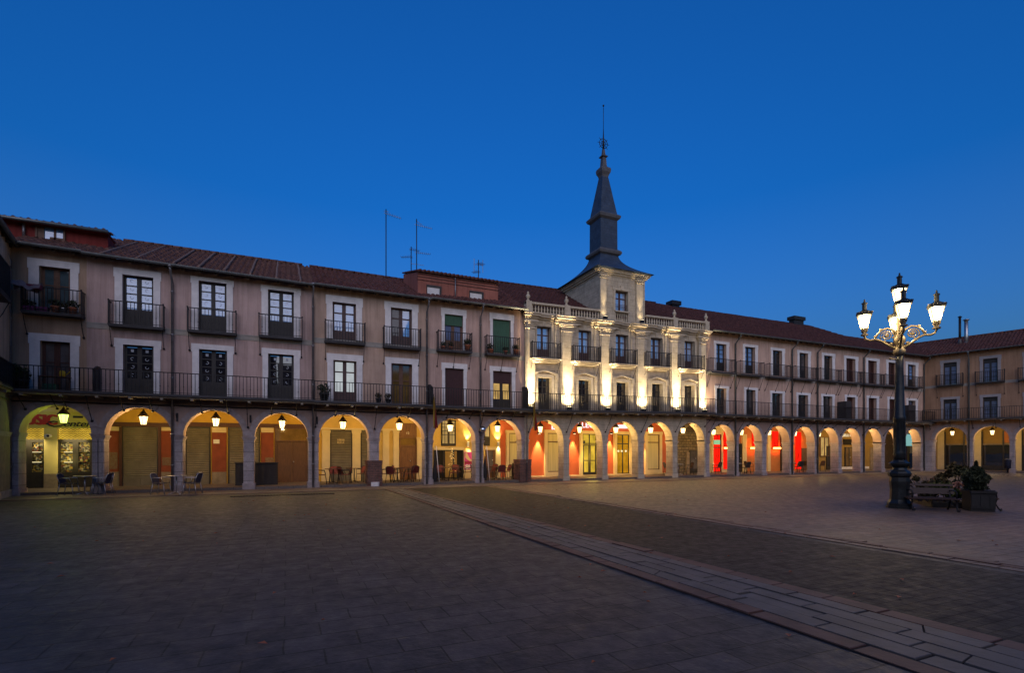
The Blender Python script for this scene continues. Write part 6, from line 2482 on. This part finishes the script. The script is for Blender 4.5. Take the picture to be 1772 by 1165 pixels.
# ================================================================== BALCONY CLUTTER
def pot(px, y, z, m, plant, label, s=1.0, cat='flower pot', seed=1, p=None):
    r = empty('flower_pot', (T(px, -y), y, z))
    MB().lathe([(.075 * s, 0), (.11 * s, .16 * s), (.12 * s, .165 * s), (.12 * s, .20 * s), (.10 * s, .20 * s)], 12).build('pot', mat[m], r)
    if plant:
        def fn(g):
            d_ = Vector((g.gauss(0, 1), g.gauss(0, 1), g.gauss(0, 1))).normalized() * g.random() ** .5
            return (d_.x * .16 * s, d_.y * .14 * s, .30 * s + d_.z * .14 * s)
        leaves(130, fn, .05 * s, seed).build('foliage', mat[plant], r)
    tag(r, label, cat, 'flower pots on the balconies')


def fbox(px0, px1, y, z, m, label, plant='leaf_dark', h=.18, cat='flower box', seed=2):
    x0, x1 = T(px0, -y), T(px1, -y)
    r = empty('flower_box', ((x0 + x1) / 2, y, z))
    w = (x1 - x0) / 2
    MB().prism_y([(-w, h), (-w + .03, 0), (w - .03, 0), (w, h)][::-1], -.09, .09).build('trough', mat[m], r)
    if plant:
        leaves(160, lambda g: (g.uniform(-w, w), g.uniform(-.1, .1), h + g.uniform(0, .22)), .05, seed).build('foliage', mat[plant], r)
    tag(r, label, cat, 'flower boxes on the far left balcony')


zu = Z(88, 540, .45)
fbox(64, 85, -.30, zu, 'purple', 'purple flower box on the floor of the upper far left balcony', None)
fbox(40, 62, -.22, zu, 'purple', 'purple trough of dark leaves in the left corner of the upper far left balcony', 'leaf_dark', .2)
fbox(47, 73, -.53, zu + .78, 'pink_cloth', 'plum flower box hung on the rail of the upper far left balcony', None, .17)
pot(96, -.30, zu, 'terracotta', 'leaf_dark', 'terracotta pot nearer the window middle on the upper far left balcony', 1.3, seed=4)
pot(126, -.30, zu, 'terracotta', 'leaf_dark', 'terracotta pot at the right end of the upper far left balcony', 1.3, seed=5)
pot(110, -.28, zu, 'steel', 'leaf_brown', 'grey pot between two terracotta pots on the upper far left balcony', 1.1, seed=6)
cl = empty('draped_cloth', (T(47, .5), -.50, zu + .92))
mb = MB()
nu, nv = 16, 7
x0, x1 = T(20, .5) - cl.location.x, T(72, .5) - cl.location.x
vs = []
for j in range(nv + 1):
    for i in range(nu + 1):
        u, v = i / nu, j / nv
        vs.append((x0 + (x1 - x0) * u, (v - .5) * .42, .10 + .07 * math.sin(u * 7) + .03 * math.sin(u * 17 + v * 4) - (v - .5) ** 2 * .9))
mb.add(vs, [(j * (nu + 1) + i, j * (nu + 1) + i + 1, (j + 1) * (nu + 1) + i + 1, (j + 1) * (nu + 1) + i) for j in range(nv) for i in range(nu)], True)
mb.add([(v[0], v[1], v[2] - .02) for v in vs], [(j * (nu + 1) + i, (j + 1) * (nu + 1) + i, (j + 1) * (nu + 1) + i + 1, j * (nu + 1) + i + 1) for j in range(nv) for i in range(nu)], True)
mb.build('cloth', mat['grey_cloth'], cl)
tag(cl, 'grey mauve cloth draped over the rail of the upper far left balcony', 'cloth')
# tarpaulin heap and plants at the left corner
tp = empty('tarpaulin', (XC - .25, -.95, ZB1))
mb = MB()
for j in range(9):
    for i in range(12):
        pass
mb = MB().lathe([(.55, 0), (.60, .25), (.56, .62), (.48, .82), (.30, .95), (.05, 1.0)], 14)
mb.v = [(v[0] * .75 + .05 * math.sin(v[2] * 9 + v[1] * 5), v[1] * 1.3 + .06 * math.sin(v[2] * 7 + v[0] * 8), v[2] + .05 * math.sin(v[0] * 9)) for v in mb.v]
mb.build('cover', mat['tarp'], tp)
tag(tp, 'dark blue tarpaulin heaped on the balcony at the left edge', 'tarpaulin')
pot(29, -.45, ZB1, 'planter', 'leaf', 'dark pot with a green plant beside the blue tarpaulin', 2.3, seed=8)
pot(38, -.55, ZB1, 'planter', 'leaf_dark', 'dark pot of drooping leaves left of the green crate', 1.8, seed=9)
cr = empty('plastic_crate', (T(87, .45), -.45, ZB1))
m = MB()
for (a, b, c, d) in ((-.2, .2, -.14, -.12), (-.2, .2, .12, .14), (-.2, -.18, -.12, .12), (.18, .2, -.12, .12)):
    m.box(a, b, c, d, 0, .06)
    m.box(a, b, c, d, .09, .16)
    m.box(a, b, c, d, .19, .26)
for x in (-.19, .19):
    for y in (-.13, .13): m.box(x - .012, x + .012, y - .012, y + .012, .06, .19)
m.box(-.2, .2, -.14, .14, 0, .012)
m.build('crate', mat['green_plastic'], cr)
tag(cr, 'green plastic crate on the long balcony under the far left window', 'crate')
tb_ = empty('balcony_table', (T(95, .5), -.5, ZB1))
MB().box(-.45, .45, -.2, .2, .52, .55, .02).build('top', mat['brown_wood'], tb_)
for x in (-.4, .4):
    for y in (-.16, .16): MB().box(x - .02, x + .02, y - .02, y + .02, 0, .52).build('leg', mat['brown_wood'], tb_)
tag(tb_, 'small brown table on the long balcony before the far left window', 'table')
yb = empty('watering_can', (T(108, .5), -.5, ZB1 + .55))
MB().lathe([(.09, 0), (.10, .12), (.08, .22), (.04, .24)], 12).build('body', mat['yellow_box'], yb)
MB().tube([(.08, 0, .05), (.2, 0, .18), (.26, 0, .24)], .018, 6).build('spout', mat['yellow_box'], yb)
tag(yb, 'yellow watering can on the small brown balcony table', 'watering can')
for i, (px, m, pm, lab, s) in enumerate(((561, 'planter', 'leaf_dark', 'dark pot with bluish leaves left of the bright white window', 1.9), (655, 'planter', 'leaf_brown', 'left one of two small pots by the warm-toned brown window', 1.2), (672, 'planter', 'leaf_brown', 'right one of two small pots by the warm-toned brown window', 1.2))):
    pot(px, -.5, 3.97, m, pm, lab, s, seed=20 + i)
for i, (px, py, lab, s) in enumerate(((767, 606, 'pot at the left end of the green half-blind balcony', 1.1), (780, 606, 'pot under the left leaf of the green half-blind window', 1.0), (809, 606, 'terracotta pot at the right end of the green half-blind balcony', 1.4), (849, 613, 'terracotta pot at the left end of the closed green blind balcony', 1.4), (875, 613, 'low pot in front of the closed green blind', 1.0), (893, 613, 'pot at the right end of the closed green blind balcony', 1.3))):
    pot(px, -.28, Z(px, py, .42), 'terracotta', 'leaf_brown' if i % 2 else 'leaf_dark', lab, s, seed=30 + i)
# upright screens between neighbours on the long balcony
for (p0, p1, zz, h_, lab) in ((740.5, 748.5, 3.96, .98, 'dark upright screen between the ochre and the rose house'), (904, 914, 3.95, 1.15, 'dark upright screen between the rose house and the town hall'), (164, 171, 3.99, .95, 'dark upright screen left of the pink house windows')):
    x = (T(p0, .4) + T(p1, .4)) / 2
    r = empty('balcony_screen', (x, -.4, zz))
    w = .05
    MB().prism_x([(-.36, 0), (.36, 0), (.36, h_ + .12), (.0, h_ + .1), (-.25, h_), (-.36, h_ * .9)], -w / 2, w / 2).build('panel', mat['screen'], r)
    MB().tube([(0, -.36, 0), (0, -.36, h_ * .9)], .025, 6).build('post', mat['iron'], r)
    tag(r, lab, 'screen', 'upright screens on the long balcony')
# string of bulbs and cables
# ================================================================== ANTENNAS AND FLUES
def mast(px, ybase, ytop, Y, label, kind):
    x = T(px, -Y)
    z0, z1 = Z(px, ybase, -Y) - .35, Z(px, ytop, -Y)
    r = empty('roof_antenna', (x, Y, z0))
    L = z1 - z0
    MB().tube([(0, 0, 0), (0, 0, L)], .028, 6).build('mast', mat['iron'], r)
    y = MB()
    def yagi(z, length, n, a, tilt=-.12):
        d_ = Vector((math.cos(a), math.sin(a), tilt))
        e = Vector((-math.sin(a), math.cos(a), 0))
        y.tube([Vector((0, 0, z)) - d_ * .12, Vector((0, 0, z)) + d_ * length], .012, 5)
        for i in range(n):
            c = Vector((0, 0, z)) + d_ * (length * i / (n - 1))
            w = .26 - .10 * i / n
            y.tube([c - e * w, c + e * w], .009, 4)
    if kind == 0:
        yagi(L - .25, .85, 10, -.3, -.28)
        y.tube([(-.14, 0, L - .12), (.14, 0, L - .12)], .012, 5)
    elif kind == 1:
        yagi(L - .35, .9, 9, -.3, -.2)
        yagi(L - 2.0, .8, 8, -.1, 0)
        y.tube([(-.05, 0, L - .1), (.35, 0, L - .3)], .012, 5)
        y.tube([(-.35, 0, L - 2.7), (.45, 0, L - 2.7)], .012, 5)
    elif kind == 2:
        yagi(L - .15, .5, 6, .2, 0)
        yagi(L - .6, .6, 7, 2.6, 0)
    else:
        for dx in (-.28, .28):
            y.tube([(dx, 0, L - .75), (dx, 0, L + .05)], .015, 5)
        y.tube([(-.28, 0, L - .3), (.28, 0, L - .3)], .012, 5)
        yagi(L - .2, .4, 6, .4, 0)
        yagi(L - .7, .4, 6, 2.2, 0)
    y.build('aerial', mat['pipe'], r)
    tag(r, label, 'antenna', 'aerials on the roofs')


mast(668, 478, 362, 4.6, 'tall thin antenna mast on the ochre house roof, leftmost', 0)
mast(721, 471, 379, 4.6, 'tall antenna mast with two aerials at the edge of the brick attic', 1)
mast(711.5, 472, 427, 4.8, 'short antenna left of the two-aerial mast', 2)
mast(828, 484, 450, 3.6, 'small bushy antenna on top of the brick attic', 3)
for px, y0, y1, m, rr, lab in ((1661, 589, 547, 'iron', .09, 'thin dark flue pipe on the right wing roof'), (1672, 594, 552, 'steel', .14, 'thicker bright metal flue with a cowl on the right wing roof')):
    P = (XE + .961 * 2.6, .276 * 2.6)
    t_, z1 = hit(px, y1, P, dR)
    z0 = hit(px, y0, P, dR)[1]
    loc = Vector((P[0] + dR.x * t_, P[1] + dR.y * t_, z0 - .6))
    r = empty('flue_pipe', loc)
    MB().lathe([(rr, 0), (rr, z1 - z0 + .5)], 12).build('pipe', mat[m], r)
    MB().lathe([(rr * 1.6, z1 - z0 + .48), (rr * 1.7, z1 - z0 + .52), (rr * .5, z1 - z0 + .6)], 12).build('cowl', mat[m], r)
    MB().lathe([(rr * 2.2, .25), (rr * 1.2, .55), (rr * 1.02, .7)], 12).build('flashing', mat['lead'], r)
    tag(r, lab, 'flue pipe')

# ================================================================== GROUND
mat['slabs'] = MBrick('worn_grey_paving', (.058, .051, .051), (.038, .034, .034), (.014, .0125, .0125), .62, .36, 'ground', .010, .62, .6, .5, .55, .5, .015, 1.6, spec=.3)
mat['setts'] = MBrick('small_dark_setts', (.028, .0225, .021), (.019, .016, .015), (.008, .007, .0065), .24, .14, 'ground', .012, .68, .6, .4, .45, .5, .012, 2.0, spec=.18)
mat['brown_slabs'] = MBrick('brown_paving', (.165, .108, .075), (.120, .080, .058), (.045, .032, .025), .42, .24, 'ground', .010, .58, .5, .35, .4, .5, .012, 1.8, spec=.35)
mat['walk'] = MBrick('arcade_paving', (.155, .125, .105), (.125, .10, .085), (.05, .04, .035), .6, .5, 'ground', .010, .55, .4, .3, .35, .5, .008, 1.5, spec=.35)
mat['band_grey'] = M('grey_band_stone', (.092, .081, .078), .62, .3, 2.5, .5, 16, stain=.4, spec=.3, staincol=(.07, .055, .045))
mat['band_red'] = M('red_band_stone', (.110, .056, .043), .65, .3, 2.5, .5, 16, stain=.35, spec=.3, staincol=(.055, .035, .03))
mat['band_tan'] = M('tan_band_stone', (.15, .10, .075), .6, .25, 2.5, .4, 16, stain=.3, spec=.3)
def sheet(name, pts, z, m):
    o = MB().add([(x, y, z) for x, y in pts], [tuple(range(len(pts)))]).build(name, mat[m])
    tag(o, kind='structure')
    return o
sheet('ground', [(-300, -300), (400, -300), (400, 400), (-300, 400)], -.004, 'slabs')
Ywalk = -2.3
sheet('dark_paving', [(5.25, -40), (9.6, -40), (8.75, Ywalk), (4.7, Ywalk)], 0.0, 'setts')
sheet('brown_paving', [(9.9, -40), (75, -40), (75, Ywalk), (9.15, Ywalk)], 0.0, 'brown_slabs')
sheet('pavement', [(-12, Ywalk), (70, Ywalk), (70, 0.02), (-12, 0.02)], 0.004, 'walk')
fl = MB().box(XC - 4, XE + 6, .02, BACK + .3, -.05, .10).build('arcade_floor', mat['walk'])
tag(fl, kind='structure')
fl2 = MB().box(-1, 15, .02, BACK + .3, -.05, .099).build('arcade_floor', mat['walk'])
fl2.location = (XE, 0, 0)
fl2.rotation_euler = (0, 0, rzR)
tag(fl2, kind='structure')
kb = MB()
for i in range(64):
    x = -11 + i * 1.2
    kb.box(x + .005, x + 1.195, Ywalk - .14, Ywalk, -.05, .022 + random.uniform(-.004, .004))
tag(kb.build('kerb', mat['band_tan']), kind='structure')

def band(name, xl0, xr0, xl1, xr1, rows, y0=Ywalk - .16, y1=-24.2, seed=2, gap=.012):
    """courses of long stones; x edges go from (xl0,xr0) at the pavement to (xl1,xr1) near the viewer"""
    rn = random.Random(seed)
    out = {}
    tot = sum(r for r, _ in rows)
    acc = 0
    for (wd, m) in rows:
        a, b = acc / tot, (acc + wd) / tot
        acc += wd
        mb = out.setdefault(m, MB())
        y = y0 - rn.uniform(0, .6)
        last = y0
        while last > y1:
            ln = rn.uniform(.55, 1.05)
            ya, yb_ = last - gap, max(y1, last - ln) + gap
            last -= ln
            def X(y_, f):
                t_ = (y_ - y0) / (y1 - y0)
                return (xl0 + (xl1 - xl0) * t_) * (1 - f) + (xr0 + (xr1 - xr0) * t_) * f
            z = .015 + rn.uniform(-.005, .009)
            c = gap
            q = [(X(ya, a) + c, ya), (X(ya, b) - c, ya), (X(yb_, b) - c, yb_), (X(yb_, a) + c, yb_)]
            if rn.random() < .16:      # a cracked stone
                f1, f2 = rn.uniform(.35, .65), rn.uniform(.35, .65)
                m1 = (q[0][0] + (q[3][0] - q[0][0]) * f1, q[0][1] + (q[3][1] - q[0][1]) * f1)
                m2 = (q[1][0] + (q[2][0] - q[1][0]) * f2, q[1][1] + (q[2][1] - q[1][1]) * f2)
                polys = [[q[0], q[1], (m2[0], m2[1] + .008), (m1[0], m1[1] + .008)], [(m1[0], m1[1] - .008), (m2[0], m2[1] - .008), q[2], q[3]]]
            else:
                polys = [q]
            for p_ in polys:
                zz = z + rn.uniform(-.003, .003)
                cx_ = sum(v[0] for v in p_) / 4
                cy_ = sum(v[1] for v in p_) / 4
                inn = [(cx_ + (v[0] - cx_) * .985 if abs(v[0] - cx_) < .4 else v[0] - math.copysign(.006, v[0] - cx_), cy_ + (v[1] - cy_) * .985) for v in p_]
                vs = [(v[0], v[1], -.05) for v in p_] + [(v[0], v[1], zz - .005) for v in p_] + [(v[0], v[1], zz) for v in inn]
                fs = []
                for k in range(4):
                    fs.append((k, 4 + k, 4 + (k + 1) % 4, (k + 1) % 4))
                    fs.append((4 + k, 8 + k, 8 + (k + 1) % 4, 4 + (k + 1) % 4))
                fs.append((8, 11, 10, 9))
                mb.add(vs, fs)
    for m, mb in out.items():
        me_flip = mb
        o = mb.build(name, mat[m])
        tag(o, kind='structure')


mat['polished'] = MBrick('polished_paving', (.20, .15, .11), (.16, .12, .09), (.05, .04, .03), .6, .5, 'ground', .008, .30, .15, .3, .3, .5, .004, 1.5, spec=.6)
def rwp(t_, o_):
    return (XE + dR.x * t_ + dR.y * o_, dR.y * t_ - dR.x * o_)
sheet('polished_paving', [rwp(.9, .9), rwp(15, .9), rwp(15, 7.5), rwp(5.5, 7.5)], .008, 'polished')
mat['joint'] = M('dark_joint_dirt', (.016, .013, .011), .95, .3, 9, .2, 30)
sheet('joint_bed', [(4.42, -24.3), (5.95, -24.3), (4.95, Ywalk - .15), (3.95, Ywalk - .15)], .0035, 'joint')
band('paving_band', 3.95, 4.95, 4.42, 5.95, [(.24, 'band_red'), (.26, 'band_grey'), (.24, 'band_grey'), (.26, 'band_grey'), (.24, 'band_grey'), (.25, 'band_red')], seed=5)
band('paving_strip', 8.72, 9.22, 9.50, 10.1, [(.26, 'band_tan'), (.20, 'band_red'), (.26, 'band_tan')], seed=8)
# dark grated strip on the ground in front of the brown door arch
q0, q1 = ground(396, 862.5), ground(582, 857.5)
gr = MB().box(q0.x, q1.x, -3.95, -3.35, .002, .02)
n = int((q1.x - q0.x) / .1)
for i in range(n):
    x = q0.x + (q1.x - q0.x) * (i + .5) / n
    gr.box(x - .03, x + .03, -3.93, -3.37, .02, .028)
o = gr.build('drain_grate', mat['planter'])
tag(o, 'long dark flat grate in the paving before the brown door arch', 'grate')

# scattered fallen leaves
rn = random.Random(4)
mb = MB()
for i in range(140):
    x, y = rn.uniform(-6, 14), rn.uniform(-22, -4)
    s = rn.uniform(.02, .05)
    a = rn.uniform(0, 6.28)
    c_, s_2 = math.cos(a) * s, math.sin(a) * s
    mb.add([(x - c_, y - s_2, .016), (x + s_2 * .6, y - c_ * .6, .03), (x + c_, y + s_2, .018), (x - s_2 * .6, y + c_ * .6, .03)], [(0, 1, 2, 3)])
tag(mb.build('fallen_leaves', mat['terracotta']), 'small dry leaves scattered over the paving', 'leaves', kind='stuff')

# the row across the square, behind the viewer: the dark windows mirror it
for xa0, xb0, ze, zr, lab in ((-60, -1.2, 11.2, 15.4, 'taller row of houses closing the square behind the viewer'), (-1.0, 75, 9.8, 13.2, 'lower row of houses closing the square behind the viewer')):
    op = empty('opposite_house', ((xa0 + xb0) / 2, -44, 0))
    tag(op, lab, 'building')
    w = (xb0 - xa0) / 2
    MB().box(-w, w, -8, 0, 0, ze).build('wall', mat['plaster_brown'], op)
    MB().prism_x([(.6, ze - .1), (-4.0, zr), (-8.5, ze - .1)], -w, w).build('roof', mat['tile_flat'], op)

# ================================================================== SKY, AFTERGLOW FILL, CAMERA
W = bpy.data.worlds.new('World')
sc.world = W
W.use_nodes = True
nt = W.node_tree
bg = nt.nodes['Background']
sk = nt.nodes.new('ShaderNodeTexSky')
sk.sky_type = 'NISHITA'
sk.sun_disc = False
SUN_EL, SUN_AZ = R(0), R(203)      # azimuth from +Y towards +X: behind the viewer
sk.sun_elevation = SUN_EL
sk.sun_rotation = SUN_AZ
sk.ozone_density = 5.0
sk.air_density = 1.0
sk.dust_density = 1.5
skc = mixc(nt, 1.0, sk.outputs[0], (.38, 1.10, 1.02, 1), 'MULTIPLY')
tc = nt.nodes.new('ShaderNodeTexCoord')
sx = nt.nodes.new('ShaderNodeSeparateXYZ')
nt.links.new(tc.outputs['Generated'], sx.inputs[0])
hz = ramp(nt, sx.outputs[2], 0.0, .42, (.050, .038, .024, 1), (0, 0, 0, 1))     # pale band of dusk haze low down
nt.links.new(mixc(nt, 1.0, skc, hz, 'ADD'), bg.inputs[0])
bg.inputs[1].default_value = 1.0

su = bpy.data.lights.new('afterglow_fill', 'SUN')
su.energy = 1.38  # added broad fill for the afterglow; the real sun is already down
su.angle = R(70)
su.color = (1, .84, .74)
so = bpy.data.objects.new('afterglow_fill', su)
COL.objects.link(so)
dv = Vector((math.sin(SUN_AZ) * math.cos(R(25)), math.cos(SUN_AZ) * math.cos(R(25)), math.sin(R(25))))
so.rotation_euler = dv.to_track_quat('Z', 'Y').to_euler()
so.location = (0, -40, 30)

cd = bpy.data.cameras.new('camera')
cam = bpy.data.objects.new('camera', cd)
COL.objects.link(cam)
cam.location = (0, -D, HC)
cam.rotation_euler = (R(90), 0, -math.atan2(SN, CS))
cd.sensor_width = 36
cd.lens = 36 * FPX / 1772
cd.shift_y = (HZ - 582.5) / 1772
cd.clip_end = 3000
cd.clip_start = .05
sc.camera = cam
sc.view_settings.view_transform = 'Standard'
sc.view_settings.look = 'None'
sc.view_settings.gamma = 1
sc.view_settings.exposure = 0
sc.render.engine = 'CYCLES'
sc.cycles.use_denoising = True
sc.cycles.max_bounces = 6
sc.cycles.diffuse_bounces = 3
sc.cycles.glossy_bounces = 3
sc.cycles.sample_clamp_indirect = 4
sc.cycles.caustics_reflective = False
sc.cycles.caustics_refractive = False
for o in bpy.data.objects:
    if '_w' in o.keys(): del o['_w']
